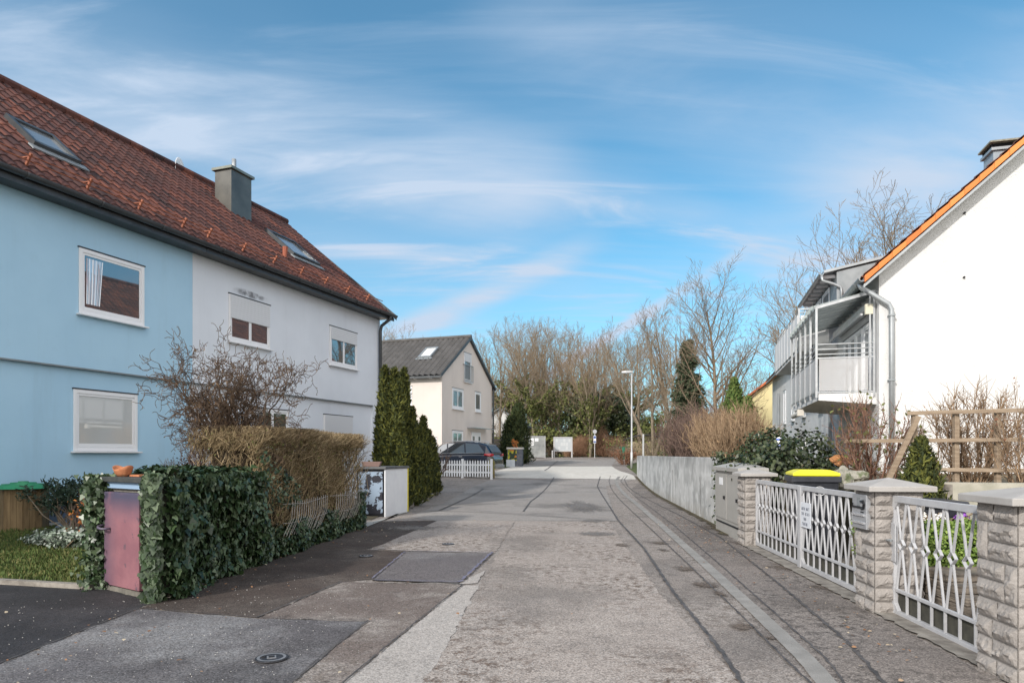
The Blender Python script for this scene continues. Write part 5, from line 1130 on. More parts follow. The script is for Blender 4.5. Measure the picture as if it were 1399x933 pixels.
# notice board
p = at(757, 625, 64); nb = thing('notice_board', 'free-standing white framed notice board at the end of the road', 'notice board', (p.x, p.y, gz(64)))
for x in (0.0, 1.66): MB().box(x-.06, x+.06, -.06, .06, -.05, 1.92).build('leg', m_pole, nb)
fo = MB(); fo.box(.06, 1.6, -.05, .05, .56, .66); fo.box(.06, 1.6, -.05, .05, 1.84, 1.93); fo.build('frame', m_pole, nb)
bd_ = MB().box(.06, 1.6, -.02, .03, .66, 1.84).build('panel', M('board_pale', (.46, .49, .51), rough=.5), nb)
sh = MB(); rnd = random.Random(2)
for i in range(6):
    for j in range(3):
        if rnd.random() < .6: x = .14+i*.24; z = .74+j*.36; sh.box(x, x+.2, -.026, -.021, z, z+.3)
sh.build('posted_sheets', M('sheet_paper', (.54, .56, .57), rough=.6), bd_)
# sign post
p = at(812.5, 625, 63); sp_ = thing('sign_post', 'round topped sign post with small blue-white plates before the shrubs', 'sign', (p.x, p.y, gz(63)))
MB().tube([(0, 0, 0), (0, 0, 2.5)], .035, 8).build('pole', m_pole, sp_)
q = MB(); q.tube([(0, -.05, 2.42), (0, -.07, 2.42)], .19, 20); q.build('round_plate', M('plate_grey', (.45, .46, .48), rough=.5), sp_); q = MB(); q.box(-.12, .12, -.06, -.04, 1.35, 2.05); po = q.build('information_plate', m_pvc, sp_)
q = MB(); q.box(-.10, .10, -.067, -.061, 1.78, 2.0); q.box(-.10, .10, -.067, -.061, 1.40, 1.55); q.build('blue_field', M('sign_blue', (.06, .12, .35), rough=.4), po)
# dark board fence between house and cypress, small shed, green water butt, second pole
p = at(664, 612, 52); df = thing('dark_board_fence', 'dark wooden board fence beside the beige house', 'fence', (p.x, p.y, gz(52)), R(-4))
for i in range(6): MB().box(0, 3.2, -.02+.004*(i % 2), .02, .1+i*.28, .36+i*.28).build('board', M('dark_boards', (.035, .028, .024), (.06, .05, .04), scale=4), df)
for x in (0, 1.6, 3.2): MB().box(x-.05, x+.05, -.08, .05, -.1, 1.85).build('post', MATS['dark_boards'], df)
p = at(852, 621, 58); wb_ = thing('water_butt', 'small green plastic water butt by the shed beyond the lamp', 'water butt', (p.x, p.y, gz(58)))
MB().tube([(0, 0, 0), (0, 0, .95), (0, 0, 1.0)], [.26, .33, .34], 16).build('tub', M('butt_green', (.01, .16, .09), rough=.5), wb_); MB().tube([(0, 0, 1.0), (0, 0, 1.06)], .36, 16).build('lid', MATS['butt_green'], wb_)
p = at(858, 618, 60); sh_ = thing('garden_shed', 'small wooden shed with a low dark curved roof beyond the lamp', 'shed', (p.x, p.y, gz(60)), R(-6))
MB().box(0, 3.2, 0, 2.2, -.1, 1.5).build('walls', M('shed_tan', (.34, .28, .17), (.42, .35, .22), scale=4, rough=.9), sh_)
rf = MB(); pts = [(-.3+3.8*i/12, 1.5+.55*math.sin(math.pi*(i+1)/14)) for i in range(13)]
rf.prism(pts+[(x, z+.09) for x, z in pts[::-1]], lambda p: (p[0], -.3, p[1]), lambda p: (p[0], 2.5, p[1])); rf.build('roof', m_gutter, sh_)
p = at(879, 622, 50); q = MB().tube([(0, 0, 0), (0, 0, 2.1)], .07, 10); tag(q.build('white_bollard', m_pole, None, loc=(p.x, p.y, gz(50))), 'thick pale post standing behind the concrete wall end', 'post')
# drain covers
def cover(px, py, r, lab, holes=True):
    x, y = G(px, py); t = thing('manhole_cover', lab, 'manhole cover', (x, y, g(y)+.012)); 
    def ring(r0, r1, z): 
        m_ = MB(); n = 28; m_.v = [(rr*math.cos(2*math.pi*k/n), rr*math.sin(2*math.pi*k/n), z) for rr in (r0, r1) for k in range(n)]; m_.f = [(k, (k+1) % n, n+(k+1) % n, n+k) for k in range(n)]; return m_
    m_ = MB().tube([(0, 0, .0), (0, 0, .008)], r, 28); m_.build('frame', M('cast_iron', (.05, .05, .055), (.10, .10, .11), scale=30, rough=.5, metal=.6), t)
    ring(r*.72, r*.90, .0095).build('rim_ring', M('worn_iron', (.28, .28, .29), (.36, .36, .37), scale=30, rough=.45, metal=.5), t)
    q = MB(); q.box(-r*.28, r*.28, -r*.28, r*.28, .0085, .0125, Matrix.Rotation(R(20), 3, 'Z')); q.build('key_plate', MATS['worn_iron'], t)
    q = MB(); q.box(-r*.18, r*.18, -r*.18, r*.18, .013, .0145, Matrix.Rotation(R(20), 3, 'Z')); q.box(-r*.62, -r*.38, -r*.12, r*.12, .0085, .0145); q.build('slots', m_dark, t)
cover(371, 901, .115, 'round iron valve cover in the dark asphalt at front left'); cover(612, 744, .10, 'small iron cover in the light slab near the middle of the road'); cover(500, 760.5, .10, 'small iron cover in the brown asphalt beside the hedge')

# ================================================================== VEGETATION
def tree_segments(seed, H, r0, spread=.5, nlead=1, levels=4, first=.25, density=9, up=.35, wob=.12, nsegs=6, droop=0, lenf=.42, kids=(7, 6, 5), tip=.004, lead_r=1.0):
    rnd = np.random.default_rng(seed); A, B, RA_, RB_ = [], [], [], []
    def branch(p, d, L, r, lev):
        n = max(2, nsegs-lev); pts = [p]; rs = [r]; dd = d
        for i in range(n):
            dd = dd+rnd.normal(0, wob*(1+lev*.35), 3)+np.array([0, 0, up*.16*(1 if lev else .6)-droop*.1*lev]); dd = dd/np.linalg.norm(dd)
            q = pts[-1]+dd*L/n; f = (i+1)/n; rr = max(tip, r*(1-f*.72)); A.append(pts[-1]); B.append(q); RA_.append(rs[-1]); RB_.append(rr); pts.append(q); rs.append(rr)
        if lev >= levels: return
        k = kids[min(lev, len(kids)-1)]
        for j in range(k):
            f = (first if lev == 0 else .2)+(1-(first if lev == 0 else .2))*((j+rnd.uniform(.1, .9))/k); fi = f*n; i0 = min(n-1, int(fi)); pp = pts[i0]+(pts[i0+1]-pts[i0])*(fi-i0); rr = rs[i0]+(rs[i0+1]-rs[i0])*(fi-i0)
            dl = (pts[i0+1]-pts[i0]); dl = dl/np.linalg.norm(dl); a = rnd.normal(size=3); a = a-dl*a.dot(dl); a /= np.linalg.norm(a)
            ang = spread*rnd.uniform(.7, 1.35); nd = dl*math.cos(ang)+a*math.sin(ang); nd[2] += up*.3; nd /= np.linalg.norm(nd)
            branch(pp, nd, L*lenf*rnd.uniform(.75, 1.25)*(1.25-.6*f), max(tip, rr*rnd.uniform(.42, .62)), lev+1)
    for i in range(nlead):
        a = rnd.uniform(0, 6.28); t_ = (.0 if nlead == 1 else rnd.uniform(.1, .28)); branch(np.array([math.cos(a)*.12*(nlead > 1), math.sin(a)*.12*(nlead > 1), -.1]), np.array([math.cos(a)*t_, math.sin(a)*t_, 1.]), H*rnd.uniform(.85, 1)*(1 if nlead == 1 else .95), r0*lead_r, 0)
    return np.array(A), np.array(B), np.array(RA_), np.array(RB_)
m_bark = M('grey_bark', (.15, .12, .085), (.26, .21, .15), scale=6, rough=.95)
m_bark2 = M('tan_bark', (.20, .145, .095), (.30, .23, .16), scale=6, rough=.95)
m_twig = M('twig_brown', (.20, .145, .095), (.31, .235, .155), scale=3, rough=.95)
m_ivy_far = M('ivy_far', (.04, .055, .012), (.11, .13, .03), island=True, rough=.8, third=(.20, .21, .06))
def tree_meshes(name, seed, bark=m_bark, thick=.03, **kw):
    A, B, ra, rb = tree_segments(seed, **kw); big = ra > thick
    return segs_mesh(name+'_trunk', A[big], B[big], ra[big], rb[big], bark, 6), segs_mesh(name+'_crown', A[~big], B[~big], ra[~big], rb[~big], m_twig if bark is m_bark else bark, 3), (A[big], B[big])
def ivy_mesh(name, AB, zmax, n, seed, rad=.35, size=.14, low=0):
    rnd = np.random.default_rng(seed); A, B = AB; zc = (A[:, 2]+B[:, 2])/2; ok = zc < zmax; A, B = A[ok], B[ok]; idx = rnd.integers(0, len(A), n); f = rnd.random((n, 1)); P = A[idx]*(1-f)+B[idx]*f
    z = P[:, 2]; nn = rnd.normal(size=(n, 3)); P = P+unit(nn)*(rad*rnd.random((n, 1))**.6*np.clip(1.25-z/zmax, .3, 1)[:, None]); return leaves(name, P, nn+np.array([0, -.3, .5]), size*rnd.uniform(.7, 1.3, n), m_ivy_far, 'oval', rnd)
TV = []
for s, kw in enumerate((dict(H=13, r0=.20, spread=.80, kids=(19, 8, 5), lenf=.46, up=.42, levels=3, first=.22, tip=.009, wob=.09), dict(H=12.5, r0=.16, spread=.60, nlead=3, kids=(11, 7, 5), lenf=.42, up=.5, levels=3, first=.25, tip=.009, wob=.09),
        dict(H=14, r0=.22, spread=.9, kids=(18, 8, 5), lenf=.48, up=.36, levels=3, first=.28, tip=.009, wob=.09), dict(H=12, r0=.15, spread=.65, nlead=4, kids=(9, 7, 5), lenf=.42, up=.5, levels=3, first=.2, tip=.009, wob=.09))):
    TV.append(tree_meshes('bare_tree_%d' % s, 40+s, **kw))
ivies = [ivy_mesh('ivy_a', TV[0][2], 8.5, 2600, 1, .55, .22), ivy_mesh('ivy_b', TV[1][2], 8, 3000, 2, .45, .22), ivy_mesh('ivy_c', TV[2][2], 9, 2800, 3, .6, .24), ivy_mesh('ivy_d', TV[3][2], 6, 2500, 4, .4, .2)]
# (px, top py, distance, variant, ivy, label)
rowsT = [(560, 440, 85, 0, 0, 'bare tree rising over the grey roof of the beige house'), (536, 452, 92, 3, 0, 'bare tree just right of the white house downpipe, behind the thujas'),
    (682, 448, 70, 1, 0, 'bare multi-stemmed tree next to the gable of the beige house'), (704, 440, 76, 2, 1, 'ivy-clad bare tree left of the metal container'), (733, 437, 70, 0, 1, 'ivy-clad bare tree above the metal container'),
    (752, 448, 84, 3, 1, 'ivy-covered tree behind the gap between container and notice board'), (776, 452, 71, 1, 1, 'heavily ivy-clad tree rising behind the notice board'), (798, 446, 78, 0, 1, 'ivy-clad tree just right of the notice board'),
    (822, 462, 82, 2, 1, 'bare ivy-footed tree above the sign post'), (846, 468, 90, 3, 1, 'bare tree left of the street lamp'), (720, 446, 96, 3, 0, 'thin bare tree far behind the metal container'), (765, 450, 100, 1, 0, 'thin bare tree far behind the notice board'), (812, 462, 104, 0, 0, 'thin bare tree far behind the sign post'),
    (693, 455, 88, 3, 1, 'slim ivy-clad tree directly above the dark cypresses'), (742, 452, 78, 2, 1, 'ivy-clad tree between container and notice board'), (788, 455, 90, 3, 1, 'ivy-clad tree just behind the right leg of the notice board'), (834, 470, 74, 1, 1, 'spreading ivy-clad tree between sign post and lamp'), (858, 462, 84, 2, 1, 'bare tree directly behind the street lamp'), (805, 468, 66, 3, 1, 'low ivy-clad tree above the sign post plates'),
    (664, 462, 98, 2, 0, 'bare tree far behind the beige gable edge'), (876, 440, 66, 2, 0, 'bare tree right beside the lamp pole'), (892, 416, 56, 1, 0, 'tall multi-stemmed bare tree right of the street lamp'), (918, 424, 62, 3, 0, 'many-stemmed bare tree left of the spruce'),
    (1130, 352, 46, 0, 0, 'bare tree showing above the zinc dormer'), (1232, 268, 44, 2, 0, 'bare tree with fine twigs behind the orange roof edge'), (1098, 392, 50, 3, 0, 'bare tree behind the upper balcony'), (1195, 300, 52, 1, 0, 'bare tree rising behind the white house roof'), (1048, 470, 75, 0, 0, 'distant bare tree behind the yellow house')]
rndT = random.Random(8)
TZ = [max(v_.co.z for v_ in T_[1].vertices) for T_ in TV]
for i, (px, py, d, v, iv, lab) in enumerate(rowsT):
    p = at(px, py, d); z0 = g(d); tr_ = thing('bare_tree', lab, 'tree', (p.x, p.y, z0), rndT.uniform(0, 6.28), 'bare trees in the background')
    k = (p.z-z0)/TZ[v]*1.08; tr_.scale = (k, k, k)
    link('trunk', TV[v][0], tr_); link('crown', TV[v][1], tr_)
    if iv: link('ivy', ivies[v], tr_)
# the two feature trees
def feature(px, d, top, lab, seed, bark, xy=1.0, **kw):
    p = at(px, 600, d); z0 = g(d)+(.0); H_ = at(px, top, d).z-z0; tr_ = thing('bare_tree', lab, 'tree', (p.x, p.y, z0), 0, 'bare trees in the background'); a, b, _ = tree_meshes('feature', seed, bark, .02, H=H_*1.0, **kw); k = H_/max(v_.co.z for v_ in b.vertices); tr_.scale = (k*xy, k*xy, k); link('trunk', a, tr_); link('crown', b, tr_)
feature(978, 38, 352, 'large light-barked bare tree with wide airy crown, highest beside the yellow house', 5, m_bark2, xy=1.25, r0=.15, spread=.80, kids=(36, 10, 5), lenf=.40, up=.42, levels=3, first=.20, wob=.045, tip=.007, nsegs=9)
feature(936, 52, 440, 'slender bare tree right behind the spruce', 6, m_bark, r0=.15, spread=.6, kids=(15, 7, 5), lenf=.38, up=.5, levels=3, first=.25, tip=.01)

# distant wood as one mass
def wood():
    rnd = np.random.default_rng(12); n = 26000
    X = rnd.uniform(-60, 70, n); Y = rnd.uniform(105, 125, n); Z = 1.2+rnd.random(n)**1.6*(9.5+3*np.sin(X*.21)+2*np.sin(X*.5+1)); d = unit(np.stack([rnd.normal(0, .4, n), rnd.normal(0, .4, n), rnd.uniform(.4, 1.2, n)], 1)); P = np.stack([X, Y, Z], 1)
    o = link('distant_wood', segs_mesh('distant_wood', P, P+d*rnd.uniform(.6, 2.2, (n, 1)), np.full(n, .035), np.full(n, .012), M('wood_far', (.16, .13, .11), (.27, .22, .18), island=True, rough=1), 3)); tag(o, 'bare far-off wood closing the view behind the trees', 'wood', kind='stuff')
wood()
# undergrowth belt behind the crossing
def undergrowth(name, x0, x1, y0, y1, h, n, mat, seed, lab, leafmat=None, nleaf=0, lf=.12, wid=.012):
    rnd = np.random.default_rng(seed); P = np.stack([rnd.uniform(x0, x1, n), rnd.uniform(y0, y1, n), np.zeros(n)], 1); hh = h*(.75+.25*np.sin(P[:, 0]*1.3+seed)+.15*np.sin(P[:, 0]*3.1))
    P[:, 2] = np.interp(P[:, 1], GY, GZ)+rnd.random(n)*hh*.75; d = unit(np.stack([rnd.normal(0, .5, n), rnd.normal(0, .5, n), rnd.uniform(.3, 1.1, n)], 1))
    me = segs_mesh(name, P, P+d*rnd.uniform(.25, .8, (n, 1)), np.full(n, wid), np.full(n, wid*.4), mat, 3); c = (x0+x1)/2; t = thing(name, lab, 'shrubs', (0, 0, 0)); t['kind'] = 'stuff'; link('twigs', me, t)
    if nleaf:
        nl = nleaf; Q = np.stack([rnd.uniform(x0, x1, nl), rnd.uniform(y0, y1, nl), rnd.random(nl)], 1)
        cl = rnd.integers(0, 26, nl); cx = rnd.uniform(x0, x1, 26); cz = rnd.random(26)*.7; Q[:, 0] = cx[cl]+rnd.normal(0, .5, nl); Q[:, 2] = np.interp(Q[:, 1], GY, GZ)+np.clip(cz[cl]*h+rnd.normal(0, .35, nl), .05, h*1.1)
        link('leaves', leaves(name+'_l', Q, rnd.normal(size=(nl, 3))+[0, -.5, .6], lf*rnd.uniform(.7, 1.4, nl), leafmat or m_ivy_far, 'oval', rnd), t)
m_rtwig = M('reddish_twigs', (.26, .14, .085), (.38, .23, .14), island=True, rough=1)
m_btwig = M('dull_twigs', (.14, .10, .075), (.24, .18, .12), island=True, rough=1)
undergrowth('undergrowth', 5.2, 11.5, 66, 69, 3.4, 5200, m_rtwig, 3, 'reddish brown shrub thicket behind the sign post', None, 0)
undergrowth('undergrowth', -6, 20, 74, 80, 6.0, 9000, m_btwig, 14, 'tall brown scrub filling the gaps behind the ivy-clad trees', m_ivy_far, 6000, .3, .02)
undergrowth('undergrowth', -5, 18, 69, 74, 4.0, 9000, m_btwig, 4, 'brown undergrowth with ivy under the background trees', m_ivy_far, 7000, .26)
undergrowth('undergrowth', 9, 22, 52, 66, 2.6, 5000, m_btwig, 5, 'low brown thicket between lamp and garden wall', m_ivy_far, 1500, .18)
undergrowth('undergrowth', -30, -6, 72, 80, 3.0, 5000, m_btwig, 6, 'low shrubs far behind the beige house', m_ivy_far, 2000, .3)
# dark ivy mound high in the trees
def blob_leaves(c, rad, n, size, rnd, shell=.55):
    d = unit(rnd.normal(size=(n, 3))); r = (shell+(1-shell)*rnd.random((n, 1))); bump = 1+.16*np.sin(d[:, :1]*5+c[0])+.14*np.sin(d[:, 1:2]*7+c[1])+.12*np.sin(d[:, 2:]*6); return np.array(c)+d*np.array(rad)*r*bump, d
def leafbush(name, lab, loc, blobs, n, size, mat, kind='oval', seed=1, cat='bush', stems=0, group=None, stemh=1):
    rnd = np.random.default_rng(seed); P = []; D = []
    tot = sum(b[1][0]*b[1][2] for b in blobs)
    for c, rad in blobs:
        k = int(n*rad[0]*rad[2]/tot); p_, d_ = blob_leaves(c, rad, k, size, rnd); P.append(p_); D.append(d_)
    P = np.concatenate(P); D = np.concatenate(D); P[:, 2] = np.maximum(P[:, 2], .02); t = thing(name, lab, cat, loc, 0, group)
    link('foliage', leaves(name+'_f', P, D+rnd.normal(size=D.shape)*.5+[0, 0, .35], size*rnd.uniform(.65, 1.3, len(P)), mat, kind, rnd, .1), t)
    A, B, r_ = [], [], []
    for i in range(stems or 14):
        b = blobs[i % len(blobs)]; tgt = np.array(b[0])+rnd.normal(size=3)*np.array(b[1])*.45; s_ = np.array([rnd.normal(0, .08), rnd.normal(0, .08), 0]); m_ = (s_+tgt)/2+rnd.normal(0, .06, 3); A += [s_, m_]; B += [m_, tgt]; r_ += [.018, .012]
    link('stems', segs_mesh(name+'_s', A, B, r_, np.array(r_)*.6, m_twig, 4), t); return t
m_dkleaf = M('dark_evergreen_leaf', (.012, .022, .007), (.032, .048, .014), island=True, rough=.4, third=(.085, .10, .045))
leafbush('ivy_mound', 'dark green ivy mound high among the trees above the notice board', (8.2, 70.5, 1.2), [((0, 0, 5.3), (2.0, 1.3, 1.6)), ((-1.6, 0, 4.4), (1.1, 1, 1.1)), ((2.2, .2, 5.6), (1.0, .8, 1.0)), ((1.2, .2, 3.4), (1.4, 1, 1.0))], 5200, .26, m_dkleaf, seed=3)
leafbush('ivy_mound', 'smaller dark ivy mound right of the large one above the shrubs', (11.0, 70, 1.2), [((0, 0, 5.4), (.9, .8, .9)), ((.3, 0, 3.8), (1.2, .8, 1.1))], 2000, .24, m_dkleaf, seed=4)
# red-brown low bush by the lamp
def twigbush(name, lab, loc, rad, h, n, mat, seed, r=.006, L=(.3, .7), leafm=None, nleaf=0, lsize=.05, base=.25, upk=1.0, cat='bush', stemn=26, group=None):
    """multi-stemmed deciduous bush: arching stems carrying dense side twigs"""
    rnd = np.random.default_rng(seed); A, B, RA_, RB_ = [], [], [], []; per = max(3, n//stemn)
    for i in range(stemn):
        a = rnd.uniform(0, 6.283); rr = math.sqrt(rnd.random()); end = np.array([math.cos(a)*rr*rad[0], math.sin(a)*rr*rad[1], h*(1-.38*rr**2.2)*rnd.uniform(.82, 1.03)]); st_ = np.array([math.cos(a)*rr*rad[0]*base, math.sin(a)*rr*rad[1]*base, 0]); c = np.array([end[0]*.75, end[1]*.75, end[2]*.45])
        ts = np.linspace(0, 1, 7); pts = [(1-t)**2*st_+2*t*(1-t)*c+t*t*end+rnd.normal(0, .02*h, 3)*(0 < t < 1) for t in ts]; rs = np.linspace(r*2.2, r*.7, 7)
        for k in range(6): A.append(pts[k]); B.append(pts[k+1]); RA_.append(rs[k]); RB_.append(rs[k+1])
        for j in range(per):
            f = rnd.random()**.7*5.99; k = int(f); p_ = pts[k]+(pts[k+1]-pts[k])*(f-k); d = (pts[k+1]-pts[k]); d = d/np.linalg.norm(d)*upk+rnd.normal(0, .55, 3); d[2] += .25; d /= np.linalg.norm(d); l_ = rnd.uniform(*L)*(.6+.4*(1-f/6)); q = p_+d*l_*.5; d2 = d+rnd.normal(0, .25, 3); q2 = q+d2/np.linalg.norm(d2)*l_*.5
            A += [p_, q]; B += [q, q2]; RA_ += [r*.7, r*.5]; RB_ += [r*.5, r*.3]
    A = np.array(A); B = np.array(B); t = thing(name, lab, cat, loc, 0, group); link('branches', segs_mesh(name+'_b', A, B, RA_, RB_, mat, 3), t)
    if nleaf:
        idx = rnd.integers(0, len(B), nleaf); P = B[idx]+rnd.normal(0, .02, (nleaf, 3)); P[:, 2] = np.maximum(P[:, 2], .02); link('leaves', leaves(name+'_l', P, rnd.normal(size=(nleaf, 3))+[0, -.3, .5], lsize*rnd.uniform(.6, 1.3, nleaf), leafm, 'oval', rnd), t)
    return t
m_rust = M('rusty_leaf', (.16, .07, .04), (.28, .13, .07), island=True, rough=.9); m_olive = M('olive_leaf', (.07, .08, .02), (.16, .17, .05), island=True, rough=.8)
m_brleaf = M('brown_dry_leaf', (.13, .075, .04), (.26, .17, .09), island=True, rough=.9)
p = at(853, 640, 47); twigbush('low_bush', 'low rust-brown bush left of the street lamp foot', (p.x, p.y, g(47)), (1.1, .8), 1.15, 900, m_rtwig, 5, .008, (.15, .35), m_rust, 900, .09)
# bushes over the concrete wall
m_tantwig = M('tan_twigs', (.26, .17, .10), (.42, .30, .19), island=True, rough=1); m_purtwig = M('purplish_twigs', (.13, .085, .07), (.22, .15, .12), island=True, rough=1)
for (px, d, rx, h, mat, lab, sd_) in ((985, 17.6, 1.05, 1.75, m_tantwig, 'dense tan-twigged pruned bush above the near end of the concrete wall', 1), (950, 20.5, 1.1, 1.85, m_tantwig, 'tan-twigged bush in the middle of the concrete wall', 2), (925, 24, 1.3, 2.3, m_purtwig, 'dark purplish brown bush above the concrete wall', 3), (903, 28.5, 1.35, 2.5, m_purtwig, 'purplish brown bush over the far end of the wall', 4), (1012, 16.2, .8, 1.5, m_tantwig, 'smaller tan bush beside the dark evergreen shrubs', 6), (965, 27, 1.4, 2.4, m_purtwig, 'brown bush farther back between the two trees', 7)):
    p = at(px, 600, d); twigbush('bare_bush', lab, (max(p.x, 2.9+.098*d+rx*1.12), p.y, 1.03), (rx, rx*.9), h, 1900, mat, sd_, .009 if d < 22 else .011, (.2, .6), m_brleaf, 400, .05, base=.35, stemn=95, upk=1.7, group='bare bushes behind the concrete wall')
# ivy strip on the wall's near end
def ivystrip():
    rnd = np.random.default_rng(4); n = 420; z = rnd.random(n)*1.5; P = np.stack([4.24+rnd.normal(0, .05, n), 14.05+rnd.normal(0, .08, n), z+.05], 1); k = rnd.random(n) < .5; P[k, 0] += rnd.random(k.sum())*.6; P[k, 2] = 1.42+rnd.normal(0, .06, k.sum())
    t = thing('ivy_tendril', 'thin dark ivy tendril between concrete wall and utility cabinet', 'ivy', (0, 0, 0)); link('foliage', leaves('ivys', P, rnd.normal(size=(n, 3))*.6+[-1, -.5, .3], .055*rnd.uniform(.6, 1.3, n), m_dkleaf, 'ivy', rnd), t)
ivystrip()
# evergreen rhododendrons and other bushes in the right garden
for (px, py, d, rx, rz_, n, lab, sd_) in ((1050, 607, 15.2, .55, .42, 2600, 'smaller dark evergreen shrub left of the blue garden figure', 1), (1088, 628, 12.3, .85, .62, 5200, 'big dark glossy evergreen shrub behind the yellow-lid bin', 2)):
    p = at(px, py, d); leafbush('evergreen_shrub', lab, (p.x, p.y, .5), [((0, 0, p.z-.5), (rx, rx*.8, rz_)), ((-rx*.6, -.1, p.z-.75), (rx*.7, rx*.7, rz_*.9)), ((rx*.5, -.2, p.z-.8), (rx*.7, rx*.6, rz_*.8)), ((0, -.2, p.z-1.1), (rx*.9, rx*.8, rz_*.9))], n, .075, m_dkleaf, seed=sd_, group='dark evergreen shrubs')
p = at(1064, 604, 14.2)
gn = thing('garden_figure', 'small blue and white garden figure showing above the evergreen shrub', 'ornament', (p.x, p.y, p.z-.16)); MB().tube([(0, 0, 0), (0, 0, .14), (0, 0, .24), (0, 0, .28)], [.09, .08, .05, .0], 12).build('body', m_pvc, gn, smooth=True); MB().tube([(0, 0, .20), (0, 0, .235)], [.075, .07], 12).build('blue_band', M('figure_blue', (.05, .12, .5), rough=.5), gn); MB().tube([(0, 0, .06), (0, 0, .10)], [.093, .09], 12).build('blue_band', MATS['figure_blue'], gn)
p = at(1188, 640, 10.6); twigbush('garden_bush', 'half-bare reddish bush with a few green leaves under the balcony', (p.x, p.y, .9), (.75, .6), 1.55, 900, M('red_brown_twigs', (.16, .08, .06), (.30, .17, .11), island=True, rough=1), 11, .0065, (.2, .5), m_olive, 260, .06, stemn=34)
p = at(1330, 640, 10.4); twigbush('climbing_rose', 'bare tangled climbing shrub grown through the wooden trellis', (p.x, p.y, 1.0), (.85, .35), 1.6, 1100, M('rose_canes', (.17, .11, .07), (.38, .26, .16), island=True, rough=1), 12, .0075, (.25, .6), m_brleaf, 120, .04, stemn=30)
p = at(1395, 640, 9.4); twigbush('climbing_rose', 'thinner bare rose bush at the right end of the trellis', (p.x, p.y, 1.0), (.5, .3), 1.45, 380, MATS['rose_canes'], 13, .0055, (.2, .5), m_rust, 120, .04, stemn=18)
p = at(1275, 640, 10.2); twigbush('climbing_rose', 'sparse arching rose behind the small conifer', (p.x, p.y, 1.0), (.55, .3), 1.1, 150, MATS['rose_canes'], 14, .005, (.2, .5), m_rust, 60, .035, stemn=9)
rocks = MB(); rnd = random.Random(5)
def rock(name, lab, px, py, d, s, mat, seed):
    bm = bmesh.new(); bmesh.ops.create_icosphere(bm, subdivisions=4, radius=1); off = Vector((seed*7.1, 0, 0))
    for v in bm.verts:
        v.co = Vector((v.co.x*s[0], v.co.y*s[1], v.co.z*s[2]))*(1+.28*noise.fractal(v.co*1.3+off, 1, 2, 4))
    me = bpy.data.meshes.new(name); bm.to_mesh(me); bm.free(); me.materials.append(mat); p = at(px, py, d); tag(link(name, me, None, tuple(p)), lab, 'rock')
m_rock = M('pale_rock', (.16, .155, .12), (.34, .32, .27), scale=5, rough=.95, bump=.6, bscale=18, third=(.12, .14, .07))
rock('garden_rock', 'pale mossy garden rock right of the evergreen shrub', 1150, 655, 9.6, (.15, .13, .17), m_rock, 1); rock('garden_rock', 'rust-orange rock lying on top of the pale garden rocks', 1149, 629, 11.2, (.16, .12, .09), M('orange_rock', (.40, .17, .06), (.55, .27, .11), scale=8, rough=.9, bump=.4), 3); rock('garden_rock', 'low pale rock beside the conifer under the trellis', 1166, 652, 10.3, (.2, .16, .11), m_rock, 4)

# ---- conifers
m_thuja = M('thuja_green', (.016, .026, .006), (.058, .070, .011), island=True, rough=.85, third=(.15, .15, .025))
m_thujad = M('cypress_dark', (.014, .026, .008), (.04, .06, .014), island=True, rough=.85, third=(.07, .08, .02))
def column_mesh(name, H, Rm, n, seed, mat, size, pw=.75, top=.06, frill=.34):
    rnd = np.random.default_rng(seed); z = rnd.random(n)**1.05; a = rnd.uniform(0, 6.2832, n)
    prof = np.minimum(1, (z/.10+.55))*(1-z)**pw*(1+.0)+top*(1-z); prof = prof/prof.max()
    fr_ = 1+frill*np.sin(a*5+seed+z*9)*np.sin(z*23+a*2+seed)+frill*.6*np.sin(a*9-z*31)
    r = Rm*prof*fr_*(.62+.38*rnd.random(n)**.5); P = np.stack([r*np.cos(a), r*np.sin(a), z*H], 1); out = np.stack([np.cos(a), np.sin(a), np.full(n, .25)], 1)
    nrm = out+rnd.normal(size=(n, 3))*.55; up = np.stack([np.cos(a)*.55, np.sin(a)*.55, np.full(n, 1.)], 1)
    return leaves(name, P, nrm, size*rnd.uniform(.6, 1.4, n), mat, 'blade', rnd, 0, up)
def conifer(name, lab, x, y, z, H, Rm, n, seed, mat, size, group=None, me=None, cat='conifer', tips=((0, 0, 1),), **kw):
    t = thing(name, lab, cat, (x, y, z), 0, group)
    for i, (ox, oy, sc_) in enumerate(tips):
        o = link('foliage' if i == 0 else 'side_shoot', me or column_mesh(name+'_f', H*sc_, Rm*(1 if i == 0 else .6), n if i == 0 else n//2, seed+i, mat, size, **kw), t, (ox, oy, 0))
    MB().tube([(0, 0, -.1), (0, 0, H*.9)], [Rm*.16, Rm*.02], 7).build('trunk', m_bark, t); return t
def cone_at(px, top, d, Rm, lab, seed, base=None, n=7000, mat=m_thuja, size=.11, group=None, tips=((0, 0, 1),), zoff=0, **kw):
    p = at(px, top, d); z0 = (g(d) if base is None else base); return conifer('thuja', lab, p.x, p.y, z0, p.z-z0, Rm, n, seed, mat, size, group, None, 'conifer', tips, **kw)
GT = 'thujas beside the black and white box'
cone_at(526, 504, 18.9, .34, 'tall thuja closest to the white house corner', 1, n=8500, size=.13, group=GT, pw=.62, tips=((0, 0, 1), (.16, -.14, .62), (-.15, .05, .72)))
cone_at(539, 507, 18.9, .40, 'tallest middle thuja behind the black and white box', 2, n=9500, size=.13, group=GT, pw=.62, tips=((0, 0, 1), (.2, -.16, .6), (-.16, -.14, .72)))
cone_at(552, 507, 20.0, .36, 'tall thuja at the right of the tall trio', 3, n=8500, size=.13, group=GT, pw=.62, tips=((0, 0, 1), (.16, -.14, .62), (-.15, .05, .72)))
